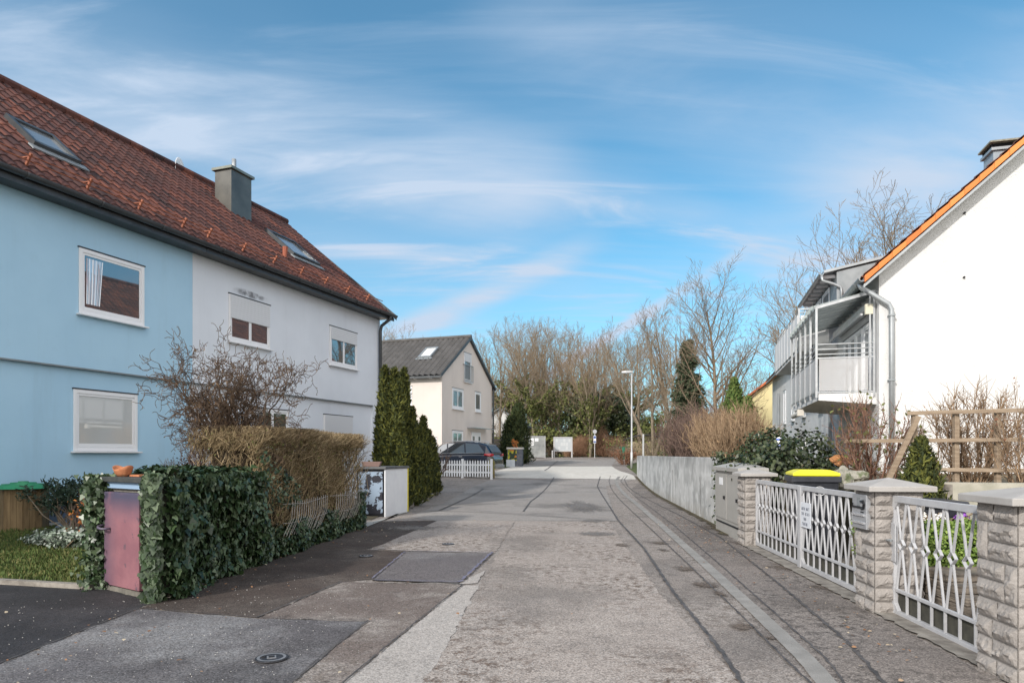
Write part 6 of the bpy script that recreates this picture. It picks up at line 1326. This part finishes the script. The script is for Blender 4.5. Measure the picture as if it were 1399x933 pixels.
for i, (px, top, d, r_, lab) in enumerate(((563, 560, 20.0, .30, 'medium thuja at the foot of the tall trio'), (571, 584, 21.6, .28, 'first low thuja of the row along the kerb'), (578, 572, 22.8, .29, 'second low thuja of the kerb row, with the tallest tip'), (585, 590, 24.2, .29, 'third low thuja of the row along the kerb'), (591, 600, 25.6, .30, 'last low thuja of the row, next to the forecourt'))):
    cone_at(px, top, d, r_, lab, 10+i, n=6000, size=.13, group=GT, pw=.55)
cone_at(1258, 603, 8.9, .40, 'small yellow-green conifer between the trellis and the middle pillar', 30, base=.2, n=6500, size=.085, pw=.7)
cone_at(708, 553, 48, .95, 'taller dark cypress behind the flower picture box', 31, n=8000, mat=m_thujad, size=.20, group='dark cypresses behind the flower picture box', pw=.5); cone_at(697, 570, 48.5, .8, 'shorter dark cypress left of its taller twin', 32, n=6000, mat=m_thujad, size=.20, group='dark cypresses behind the flower picture box', pw=.5)
cone_at(1003, 520, 30, .85, 'bright green broad conifer in front of the yellow house', 33, base=1.0, n=9000, mat=M('bright_conifer', (.05, .10, .02), (.11, .17, .035), island=True, rough=.85, third=(.18, .22, .06)), size=.17, pw=.7); cone_at(1021, 545, 29, .75, 'lower bright green conifer beside the broad one', 34, base=1.0, n=6000, mat=MATS['bright_conifer'], size=.17, pw=.6)
def spruce(px, top, d, Rm, lab, seed):
    p = at(px, top, d); z0 = g(d); H = p.z-z0; rnd = np.random.default_rng(seed); t = thing('spruce', lab, 'conifer', (p.x, p.y, z0)); A, B, C, Nn, U = [], [], [], [], []
    for k in range(420):
        f = rnd.random()**.8; z = H*(.08+.92*f); L_ = Rm*(1-f)**.8*rnd.uniform(.6, 1.1)+.12; a = rnd.uniform(0, 6.283); d_ = np.array([math.cos(a), math.sin(a), -.12]); q = np.array([0, 0, z]); prev = q
        for j in range(4):
            d_ = d_+np.array([0, 0, -.08+.1*j*.6]); nx = prev+d_*L_/4; A.append(prev); B.append(nx); m_ = 13; tt = rnd.random((m_, 1)); C.append(prev*(1-tt)+nx*tt+rnd.normal(0, .06, (m_, 3))); Nn.append(rnd.normal(size=(m_, 3))+[0, 0, .8]); U.append(np.tile(d_+[0, 0, -.5], (m_, 1))); prev = nx
    link('branches', segs_mesh('spruce_b', A, B, np.full(len(A), .02), np.full(len(A), .012), m_bark, 3), t); C = np.concatenate(C); link('foliage', leaves('spruce_f', C, np.concatenate(Nn), .26*rnd.uniform(.6, 1.3, len(C)), M('spruce_green', (.025, .045, .022), (.06, .085, .04), island=True, rough=.9, third=(.11, .13, .07)), 'blade', rnd, 0, np.concatenate(U)), t)
    MB().tube([(0, 0, -.1), (0, 0, H*.98)], [.16, .02], 8).build('trunk', m_bark, t)
spruce(940, 466, 46, 1.7, 'dark green spruce among the bare trees right of the lamp', 3)
# stone edging at the thujas
se = MB(); rnd = random.Random(3); a, b_ = Vector((*G(556, 694), 0)), Vector((*G(597, 675), 0)); n = 16
t_ = thing('stone_edging', 'row of pale rough edging stones along the foot of the thujas', 'edging', tuple(a))
for i in range(n):
    p = (b_-a)*(i/n); s_ = (b_-a).length/n; se.box(p.x-.09, p.x+.09, p.y, p.y+s_*.93, -.05, .13+rnd.uniform(-.03, .04), Matrix.Rotation(rnd.uniform(-.12, .12), 3, 'Z'))
se.build('stones', m_edgestone, t_, bevel=.02)
sheet('garden_bed', [(-3.2, 15.6), (-3.2, 27.3), (-6, 27.3), (-6, 15)], m_gsoil, .015, True)
sheet('cobble_strip', [(440, 735), (492, 716), (540, 706), (553, 697), (556, 700), (524, 711), (492, 724)], M('cobbles', (.28, .27, .25), (.42, .41, .38), scale=14, rough=.9, bump=.9, bscale=16), .016)

# ---- the lawn behind the enclosure
def ly(x, y): return 0
lawn_pts = [(-16, 6.2), (-8.0, 8.6), (-6.45, 8.12), (-4.62, 7.72), (-4.2, 9), (-3.75, 15), (-5.9, 21), (-16, 12)]
bm = bmesh.new(); f = bm.faces.new([bm.verts.new((x, y, 0)) for x, y in lawn_pts])
bmesh.ops.triangulate(bm, faces=bm.faces); bmesh.ops.subdivide_edges(bm, edges=bm.edges, cuts=14, use_grid_fill=True)
def lawnz(x, y):
    s_ = (Vector((x, y))-Vector(LO)).dot(Vector((.9427, -.3335))); return .025+.19*max(0, min(1, (3.4-s_)/2.6))+.015*noise.noise(Vector((x*2, y*2, 0)))
for v in bm.verts: v.co.z = lawnz(v.co.x, v.co.y)
me = bpy.data.meshes.new('lawn'); bm.to_mesh(me); bm.free(); me.materials.append(m_grassg); tag(link('lawn', me), kind='structure')
def grass():
    rnd = np.random.default_rng(5); n = 60000; u = rnd.random(n); X = rnd.uniform(-11, -4.3, n); Y = rnd.uniform(7.8, 13, n)
    ok = (Y > 8.55+(X+8)*(-.3)) & (Y > 7.75+(X+4.62)*-.22); s_ = (X-LO[0])*.9427-(Y-LO[1])*.3335; ok &= s_ > .75; X, Y = X[ok], Y[ok]; P = np.stack([X, Y, [lawnz(a, b) for a, b in zip(X, Y)]], 1)
    o = link('grass', leaves('grass', P, rnd.normal(size=(len(P), 3))*[1, 1, .2], rnd.uniform(.03, .07, len(P)), M('grass_blade', (.04, .07, .012), (.08, .12, .022), island=True, rough=.8, third=(.16, .15, .05)), 'blade', rnd, 0, np.tile([0, 0, 1.], (len(P), 1)))); tag(o, 'short uneven grass of the small front lawn', 'grass', kind='stuff')
grass()
# lawn kerb
kb_ = MB(); kp = [(-16, 6.15), (-8.0, 8.52), (-6.45, 8.05), (-4.66, 7.6)]
for a, b_ in zip(kp, kp[1:]): kb_.bar((*a, .0), (*b_, .0), .09, .11)
tag(kb_.build('kerb', m_edgestone), kind='structure')
pth = MB(); o_ = Vector((*LO, 0)); uu = Vector((.3335, .9427, 0)); nn = Vector((.9427, -.3335, 0))
pth.add([tuple(o_+uu*s_+nn*t_+Vector((0, 0, z))) for z in (.1, .225) for s_, t_ in ((-4, .05), (5.5, .05), (5.5, .62), (-4, .62))], [(3, 2, 1, 0), (4, 5, 6, 7), (0, 1, 5, 4), (1, 2, 6, 5), (2, 3, 7, 6), (3, 0, 4, 7)]); tag(pth.build('house_path', m_edgestone), kind='structure')
# small bushes on the lawn
m_silverleaf = M('silvery_leaf', (.07, .10, .06), (.22, .27, .20), island=True, rough=.6, third=(.45, .48, .42))
p = at(82, 750, 10.4); leafbush('silver_shrub', 'low silvery green shrub on the lawn', (p.x, 10.4, .06), [((0, 0, .17), (.42, .3, .17)), ((.3, 0, .16), (.3, .25, .15)), ((-.3, .05, .12), (.25, .2, .11))], 2600, .05, m_silverleaf, seed=8)
p = at(92, 700, 11.3)
def pineshrub():
    rnd = np.random.default_rng(6); t = thing('dwarf_pine', 'dark dwarf pine with crooked bare stems against the blue wall', 'bush', (p.x, p.y, .15)); A, B, C, Nn, U = [], [], [], [], []
    for i in range(30):
        e_ = np.array([rnd.normal(0, .26), rnd.normal(0, .18), rnd.uniform(.42, .88)]); m_ = e_*[.5, .5, .5]+rnd.normal(0, .07, 3); A += [np.array([.12, 0, 0]), m_]; B += [m_, e_]; k = 70; C.append(e_+rnd.normal(0, .055, (k, 3))); dd = rnd.normal(size=(k, 3))+[0, 0, .9]; U.append(dd); Nn.append(rnd.normal(size=(k, 3)))
    link('branches', segs_mesh('pine_b', A, B, np.full(len(A), .014), np.full(len(A), .009), m_bark, 4), t); C = np.concatenate(C); link('foliage', leaves('pine_f', C, np.concatenate(Nn), .09, M('pine_needle', (.012, .03, .016), (.03, .055, .03), island=True, rough=.6), 'blade', rnd, 0, np.concatenate(U)), t)
pineshrub()
p = at(118, 690, 10.6); twigbush('orange_shrub', 'small shrub with remaining orange leaves beside the ivy', (p.x, p.y, .1), (.28, .2), .85, 90, m_purtwig, 21, .006, (.15, .35), M('orange_leaf', (.45, .14, .03), (.60, .24, .06), island=True, rough=.8), 130, .055, stemn=7)
tag(MB().add([(-.45, -.2, 0), (.5, -.2, 0), (.5, .2, 0), (-.45, .2, 0), (-.15, -.05, .3), (.2, -.05, .3), (.2, .08, .3), (-.15, .08, .3)], [(3, 2, 1, 0), (4, 5, 6, 7), (0, 1, 5, 4), (1, 2, 6, 5), (2, 3, 7, 6), (3, 0, 4, 7)]).build('covered_pile', M('blue_tarp', (.10, .14, .20), (.16, .21, .28), scale=6, rough=.5), None, loc=(at(115, 700, 11.9).x, 11.9, .22), bevel=.05), 'grey-blue covered pile at the foot of the blue house', 'cover')

# ---- ivy over the enclosure and the hedge foot
m_ivy = M('ivy_leaf', (.012, .028, .010), (.032, .060, .020), island=True, rough=.38, third=(.11, .15, .08), spec=.5)
hd_ = Vector((.52, 7.07, 0)).normalized(); hn = Vector((hd_.y, -hd_.x, 0)); HB = Vector((-3.68, 6.98, 0))   # base line, towards the road = hn
def ivywall():
    rnd = np.random.default_rng(2); C, D = [], []
    def add(s, t, z, nrm):
        P = np.array(HB)[None]+s[:, None]*np.array(hd_)+t[:, None]*np.array(hn); P[:, 2] = z; C.append(P); D.append(nrm)
    bul = lambda s, z: .07*np.sin(s*3.1+z*2)+.05*np.sin(z*7+s*5)+.04*np.sin(s*9)
    n = 6400; s = rnd.random(n)*2.25; z = rnd.random(n)**.95*1.27; add(s, .02+bul(s, z)+rnd.random(n)*.14-.05*(z > 1.2), z, np.tile(np.array(hn)+[0, 0, .25], (n, 1)))
    n = 2600; s = rnd.random(n)*2.2; t = -rnd.random(n)*.95; add(s, t+.05, 1.24+rnd.random(n)*.09+.03*np.sin(s*6), np.tile([0, 0, 1.], (n, 1)))
    # near end of the hedge box, turned towards the camera
    n = 1500; s = rnd.random(n)*-.12; t = -rnd.random(n)*.14+.1; z = rnd.random(n)*1.3; add(s, t, z, np.tile(-np.array(hd_)+.6*np.array(hn)+[0, 0, .2], (n, 1)))
    C[1] = C[1][(((C[1]-np.array(HB))@np.array(hd_)) > .75) | (((C[1]-np.array(HB))@np.array(hn)) > -.10)]; D[1] = D[1][:len(C[1])]
    C_ = np.concatenate(C); D_ = np.concatenate(D); n = len(C_); t = thing('ivy_cover', 'thick dark green ivy covering the bin enclosure at the driveway corner', 'ivy', tuple(HB)); C_ = C_-np.array(HB)
    dn = np.tile([0, 0, -1.], (n, 1))+D_*.3
    link('foliage', leaves('ivy_main', C_, D_+rnd.normal(size=(n, 3))*.40, np.clip(rnd.lognormal(-2.86, .30, n), .03, .10), m_ivy, 'ivy', rnd, .12, dn), t)
    # left strip of ivy on the other side of the door
    e = bo_-Vector((bd.x, bd.y, 0)).normalized()*.02; n = 2300; P = np.array(e)[None]+rnd.random((n, 1))*-.20*np.array(bd.normalized())[None]+rnd.normal(0, .07, (n, 3))*[1, 1, 0]; P[:, 2] = rnd.random(n)*1.28
    k = rnd.random(n) < .2; 
    t2 = thing('ivy_strip', 'narrow dark ivy growth on the left edge of the pink-doored enclosure', 'ivy', tuple(e)); link('foliage', leaves('ivy_left', P-np.array(e), rnd.normal(size=(n, 3))*.6+[.2, -1, .2], rnd.uniform(.035, .065, n), m_ivy, 'ivy', rnd, .12, np.tile([0, 0, -1.], (n, 1))), t2)
ivywall()
w_ = MB(); q = [HB+hd_*1.05-hn*.04, HB+hd_*2.3-hn*.04, HB+hd_*2.3-hn*.8, HB+hd_*1.05-hn*.8]
w_.prism(q, lambda p: (p.x, p.y, -.05), lambda p: (p.x, p.y, 1.2)); tag(w_.build('low_enclosure_wall', m_bconc, None), 'mossy concrete side of the bin enclosure hidden under the ivy', 'wall')
# hedge: dense brown twigs, olive leaves, ivy at its foot
m_htwig = M('hedge_twigs', (.11, .08, .042), (.29, .21, .11), island=True, rough=.95, third=(.52, .40, .24))
m_hleaf = M('hedge_leaf', (.10, .065, .03), (.20, .15, .07), island=True, rough=.85, third=(.16, .18, .05))
def hedge():
    rnd = np.random.default_rng(7); S0, S1, T0_, T1, Hh = 2.45, 7.15, -.95, .02, 1.84
    t = thing('brown_hedge', 'long clipped brown winter hedge with ivy at its foot', 'hedge', tuple(HB)); h_, n_ = np.array(hd_), np.array(hn)
    def shape(s, t_, z): # bulge outwards in the middle
        return t_+.07*np.sin(s*2.3+z*3)+.05*np.sin(s*6+z*5)
    n = 16000; s = rnd.uniform(S0, S1, n); z = rnd.random(n)**.75*Hh; tt = T1-(T1-T0_)*rnd.random(n)**1.6
    rc = .22; over = np.clip(z-(Hh-rc), 0, rc); tt = np.minimum(tt, T1-over*.6); endr = np.clip((S0+.25)-s, 0, 1)+np.clip(s-(S1-.25), 0, 1); z = z*(1-.25*endr**1.0)
    top = rnd.random(n) < .42; z[top] = (Hh-.10+.06*np.sin(s[top]*1.9)+.03*np.sin(s[top]*7))*(1-.2*endr[top])-.10*(np.abs(tt[top]+.55)/.6)**3+rnd.normal(0, .025, top.sum())
    low = z < .75; keep = ~(low & (rnd.random(n) < .55)); s, z, tt = s[keep], z[keep], tt[keep]; n = len(s)
    P = s[:, None]*h_+shape(s, tt, z)[:, None]*n_; P[:, 2] = z
    d = unit(n_*rnd.normal(.35, .5, (n, 1))+h_*rnd.normal(0, .55, (n, 1))+np.array([0, 0, 1.])*rnd.uniform(.3, 1.6, (n, 1))); L_ = rnd.uniform(.08, .24, (n, 1)); Q = P+d*L_; Q[:, 2] = np.minimum(Q[:, 2], Hh+.04); Q2 = Q+unit(d+rnd.normal(0, .5, (n, 3)))*L_*.5; Q2[:, 2] = np.minimum(Q2[:, 2], Hh+.07)
    r_ = rnd.uniform(.002, .0062, n); link('twigs', segs_mesh('hedge_t', np.concatenate([P, Q]), np.concatenate([Q, Q2]), np.concatenate([r_, r_*.8]), np.concatenate([r_*.8, r_*.4]), m_htwig, 3), t)
    # thick stems in the lower half
    m = 420; s = rnd.uniform(S0, S1, m); A = s[:, None]*h_+(rnd.uniform(-.7, -.04, m))[:, None]*n_; A[:, 2] = 0; M1 = A+np.stack([rnd.normal(0, .12, m), rnd.normal(0, .12, m), rnd.uniform(.4, .9, m)], 1); B = M1+np.stack([rnd.normal(0, .2, m), rnd.normal(0, .2, m), rnd.uniform(.4, .8, m)], 1); rr = rnd.uniform(.005, .011, m)
    link('stems', segs_mesh('hedge_s', np.concatenate([A, M1]), np.concatenate([M1, B]), np.concatenate([rr, rr*.8]), np.concatenate([rr*.8, rr*.5]), m_htwig, 4), t)
    m = 12000; s = rnd.uniform(S0, S1, m); z = rnd.random(m)**.6*Hh; tt = T1+.03-(T1-T0_)*rnd.random(m)**2.0; top = rnd.random(m) < .35; z[top] = Hh-.06+.06*np.sin(s[top]*1.9)-.10*(np.abs(tt[top]+.55)/.6)**3+rnd.normal(0, .03, top.sum()); keep = (z > .5) | (rnd.random(m) < .4); s, z, tt = s[keep], z[keep], tt[keep]; m = len(s)
    over = np.clip(z-(Hh-.2), 0, .2); tt = np.minimum(tt, T1+.03-over*.6); P = s[:, None]*h_+shape(s, tt, z)[:, None]*n_; P[:, 2] = z
    link('leaves', leaves('hedge_l', P, rnd.normal(size=(m, 3))+n_*.6+[0, 0, .4], rnd.uniform(.02, .04, m), m_hleaf, 'oval', rnd), t)
    core = MB(); c0 = lambda s_, t_: Vector(tuple(s_*h_+t_*n_)); q = [c0(S0+.25, -.28), c0(S1-.25, -.28), c0(S1-.25, -.8), c0(S0+.25, -.8)]; core.prism(q, lambda p: (p.x, p.y, .0), lambda p: (p.x, p.y, Hh-.28)); core.build('dark_core', M('hedge_core_shade', (.03, .022, .014), (.07, .05, .03), scale=30, rough=1, bump=1, bscale=60), t)  # dark box inside the hedge, shade between twigs put into its colour
    # ivy foot
    m = 6500; s = rnd.uniform(2.2, S1, m); zt = .36+.14*np.sin(s*2.1)+.25*np.clip(1-(s-2.2)/1.6, 0, 1)*.8+.28*(np.abs(s-5.0) < .22)+.25*(np.abs(s-6.9) < .3); z = rnd.random(m)*zt; P = s[:, None]*h_+(.04+rnd.random(m)*.12+.05*np.sin(s*4))[:, None]*n_; P[:, 2] = z+.02
    link('foot_ivy', leaves('hedge_i', P, n_+rnd.normal(size=(m, 3))*.5+[0, 0, .3], rnd.uniform(.035, .065, m), m_ivy, 'ivy', rnd, .12, np.tile([0, 0, -1.], (m, 1))+n_*.3), t)
    m = 380; s = S0-.1+rnd.random(m)**1.4*1.3; z = .7+rnd.random(m)*(.8-(s-S0)*.4); P = s[:, None]*h_+(.06+rnd.random(m)*.1)[:, None]*n_; P[:, 2] = z
    link('side_ivy', leaves('hedge_i2', P, n_+rnd.normal(size=(m, 3))*.5+[0, 0, .3], rnd.uniform(.035, .06, m), m_ivy, 'ivy', rnd, .12), t)
hedge()
# sagging wire fence before the hedge
wf = MB(); rnd = random.Random(6); wt = thing('wire_fence', 'old sagging lattice of thin pale rods in front of the hedge', 'fence', tuple(HB))
for s0_, s1_ in ((2.9, 4.5), (4.9, 6.7)):
    n = 17
    for i in range(n):
        s = s0_+(s1_-s0_)*i/n; a = hd_*s+hn*.17+Vector((0, 0, .28+.05*rnd.random())); b_ = hd_*(s+.42)+hn*.14+Vector((0, 0, .82-.05*rnd.random())); wf.tube([tuple(a), tuple((a+b_)/2+hn*.05), tuple(b_)], .0045, 5)
    for z in (.5, .78): wf.tube([tuple(hd_*s0_+hn*.16+Vector((0, 0, z))), tuple(hd_*(s0_+s1_)/2+hn*.18+Vector((0, 0, z-.04))), tuple(hd_*(s1_+.3)+hn*.16+Vector((0, 0, z)))], .0045, 5)
wf.build('rods', M('pale_rods', (.30, .27, .24), (.42, .40, .36), scale=5, rough=.8), wt)
# darker bush behind the enclosure, left of the hedge
p = at(272, 620, 10.6); twigbush('dark_bush', 'dark reddish brown bush between the blue wall and the hedge', (p.x, 10.6, .05), (.62, .5), 1.68, 3600, M('dark_red_twigs', (.07, .042, .032), (.15, .09, .065), island=True, rough=1), 31, .0045, (.1, .3), M('dark_brown_leaf', (.06, .035, .025), (.12, .07, .045), island=True, rough=.9), 2600, .03, stemn=60)

# ---- corkscrew hazel
def corkscrew():
    rnd = np.random.default_rng(21); base = np.array([at(322, 600, 10.2).x, 10.2, 0.]); A, B, R0_, R1_ = [], [], [], []; tips = []
    def br(p, d, L, r, lev, ph):
        n = int(max(6, L/.055)); pr = p; rr = r; ax = rnd.normal(size=3); f1, f2 = rnd.uniform(10, 17), rnd.uniform(13, 22); amp = .38+.16*lev; pts = [p]
        e1 = np.cross(d, ax); e1 /= np.linalg.norm(e1); e2 = np.cross(d, e1)
        for i in range(n):
            s = i*L/n; dd = d+amp*(math.sin(s*f1+ph)*e1+math.cos(s*f2+ph*2)*e2)+rnd.normal(0, .12, 3); dd /= np.linalg.norm(dd); q = pr+dd*L/n; r2 = max(.0042, r*(1-.75*(i+1)/n)); A.append(pr); B.append(q); R0_.append(rr); R1_.append(r2); pr, rr = q, r2; pts.append(q)
            d = d+np.array([0, 0, .012])*(lev > 0); d = d/np.linalg.norm(d)
        tips.append(pr)
        if lev >= 3: return
        k = (8, 5, 3)[lev]
        for j in range(k):
            f = rnd.uniform(.2, 1)*(n-1); i = int(f); nd = d*.55+unit(rnd.normal(size=(1, 3)))[0]*.8; nd /= np.linalg.norm(nd); br(pts[i], nd, L*rnd.uniform(.38, .6), max(.0045, r*(1-.75*f/n)*.66), lev+1, rnd.uniform(0, 6))
    for i in range(19):
        a = rnd.uniform(0, 6.283); t_ = rnd.uniform(.05, .95); d = np.array([math.cos(a)*t_, math.sin(a)*t_*.8, 1.0]); d /= np.linalg.norm(d); br(np.array([math.cos(a)*.06, math.sin(a)*.06, 1.25]), d, rnd.uniform(1.2, 1.85), .026, 0, rnd.uniform(0, 6))
    for i in range(5):
        a = rnd.uniform(0, 6.28); A.append(np.array([math.cos(a)*.05, math.sin(a)*.05, 0])); B.append(np.array([math.cos(a)*.06, math.sin(a)*.06, 1.3])); R0_.append(.05); R1_.append(.035)
    t = thing('corkscrew_hazel', 'bare corkscrew hazel with contorted twigs in front of the house wall', 'tree', tuple(base)); t.scale = (.86, .86, 1.02); A, B, R0_, R1_ = map(np.array, (A, B, R0_, R1_)); big = R0_ > .014; mt = M('hazel_bark', (.06, .038, .026), (.13, .085, .055), scale=9, rough=.9)
    link('trunk', segs_mesh('hz_t', A[big], B[big], R0_[big], R1_[big], mt, 6), t); link('crown', segs_mesh('hz_c', A[~big], B[~big], R0_[~big], R1_[~big], mt, 3), t)
    n = 5200; idx = rnd.integers(0, len(B), n); link('dry_catkins', leaves('hz_l', B[idx], rnd.normal(size=(n, 3)), rnd.uniform(.025, .05, n), m_brleaf, 'blade', rnd, 0, np.tile([0, 0, -1.], (n, 1))), t)
corkscrew()
p = at(588, 600, 30); twigbush('ornamental_shrub', 'small pale twiggy ornamental tree behind the thuja row', (p.x, p.y, g(30)), (.9, .8), 1.75, 500, m_purtwig, 41, .008, (.2, .5), m_brleaf, 260, .06, stemn=16, base=.1)
p = at(668, 645, 32.9); leafbush('yellow_shrub', 'small yellow-green shrub at the end of the picket fence', (p.x+.1, p.y+.35, g(33.2)), [((0, 0, .5), (.2, .2, .5))], 700, .09, M('yellow_leaf', (.28, .25, .03), (.45, .40, .08), island=True, rough=.8, third=(.10, .12, .03)), 'blade', seed=5)
p = at(703, 605, 44.8); twigbush('orange_plant', 'small orange-leaved plant on top of the flower picture box', (p.x, p.y+.2, g(44.5)+1.24), (.22, .2), .5, 60, m_rtwig, 51, .008, (.1, .25), MATS['orange_leaf'], 160, .09, stemn=6)
# box hedge and steps behind the small gate
c_ = at(1293, 742, 6.9); 
def boxhedge():
    rnd = np.random.default_rng(3); n = 9000; w, dp, h = .85, .35, .36; P = np.stack([rnd.uniform(-w, w, n), rnd.uniform(-dp, dp, n), rnd.uniform(.0, h, n)], 1); f = rnd.integers(0, 3, n); P[f == 0, 1] = -dp+rnd.normal(0, .012, (f == 0).sum()); P[f == 1, 2] = h+rnd.normal(0, .012, (f == 1).sum()); Nn = rnd.normal(size=(n, 3))*.6; Nn[f == 0] += [0, -1, .2]; Nn[f == 1] += [0, 0, 1]
    t = thing('box_hedge', 'low fresh green clipped hedge seen through the garden gate', 'hedge', (c_.x+.1, 7.0, .42)); link('foliage', leaves('bxh', P, Nn, rnd.uniform(.022, .04, n), M('fresh_green', (.07, .13, .015), (.14, .22, .03), island=True, rough=.6, third=(.24, .32, .07)), 'oval', rnd), t)
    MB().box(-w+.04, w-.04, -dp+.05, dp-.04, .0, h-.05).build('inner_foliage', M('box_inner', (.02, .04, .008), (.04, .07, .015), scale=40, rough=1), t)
boxhedge()
stp = thing('garden_steps', 'dark layered stone steps behind the garden gate', 'steps', (3.98, 5.7, 0)); m_slate = M('slate_step', (.10, .085, .07), (.30, .25, .20), scale=3, stretch=(1, 1, 9), rough=.9, bump=.9, bscale=12)
for k in range(5): MB().box(0, 2.4, k*.14, 1.5, k*.082, k*.082+.078).build('step', m_slate, stp, bevel=.012)
p = at(1290, 705, 7.4)
for i, (dx_, col, lab) in enumerate(((-.18, (.7, .66, .6), 'white rounded stone on the bed behind the box hedge'), (.02, (.72, .7, .68), 'second white stone near the purple flower behind the box hedge'), (.26, (.25, .08, .4), 'purple flower clump behind the box hedge'))):
    leafbush('flower_clump', lab, (p.x+dx_, 7.5, p.z-.1), [((0, 0, .06), (.07, .06, .06))], 160, .04, M('petal_%d' % i, col, tuple(min(1, c*1.2) for c in col), island=True, rough=.7), seed=60+i, cat='flowers')

# ---- litter: leaves and grit on the road
def litter():
    rnd = np.random.default_rng(14); n = 520; Y = rnd.uniform(3.2, 16, n); side = rnd.random(n); X = np.where(side < .55, .08*(Y-4.4)+3.05-np.abs(rnd.normal(0, .35, n)), np.where(side < .85, -3.62+.0735*(Y-7)+np.abs(rnd.normal(0, .5, n)), rnd.uniform(-5, 3, n))); P = np.stack([X, Y, np.full(n, .028)], 1)
    o = link('fallen_leaves', leaves('fallen', P, rnd.normal(size=(n, 3))*.2+[0, 0, 1], rnd.uniform(.015, .045, n), M('fallen_leaf', (.16, .07, .03), (.30, .16, .08), island=True, rough=.8, third=(.5, .42, .3)), 'oval', rnd)); tag(o, 'dry fallen leaves scattered along the edges of the road', 'leaves', kind='stuff')
    n = 900; X = rnd.uniform(-8, -1.5, n); Y = rnd.uniform(3.6, 8.5, n); P = np.stack([X, Y, np.full(n, .012)], 1); Q = P+[0, 0, .008]; d = rnd.normal(size=(n, 3))*[1, 1, .1]
    ok = ~((X < -3.7) & (Y > 7)); P, d = P[ok], d[ok]; n = len(P); o = link('grit', segs_mesh('grit', P, P+unit(d)*rnd.uniform(.004, .011, (n, 1)), np.full(n, .003), np.full(n, .002), M('grit_pale', (.4, .38, .35), (.62, .6, .56), island=True, rough=.8), 4)); tag(o, 'pale grit scattered over the dark driveway asphalt', 'grit', kind='stuff')
litter()
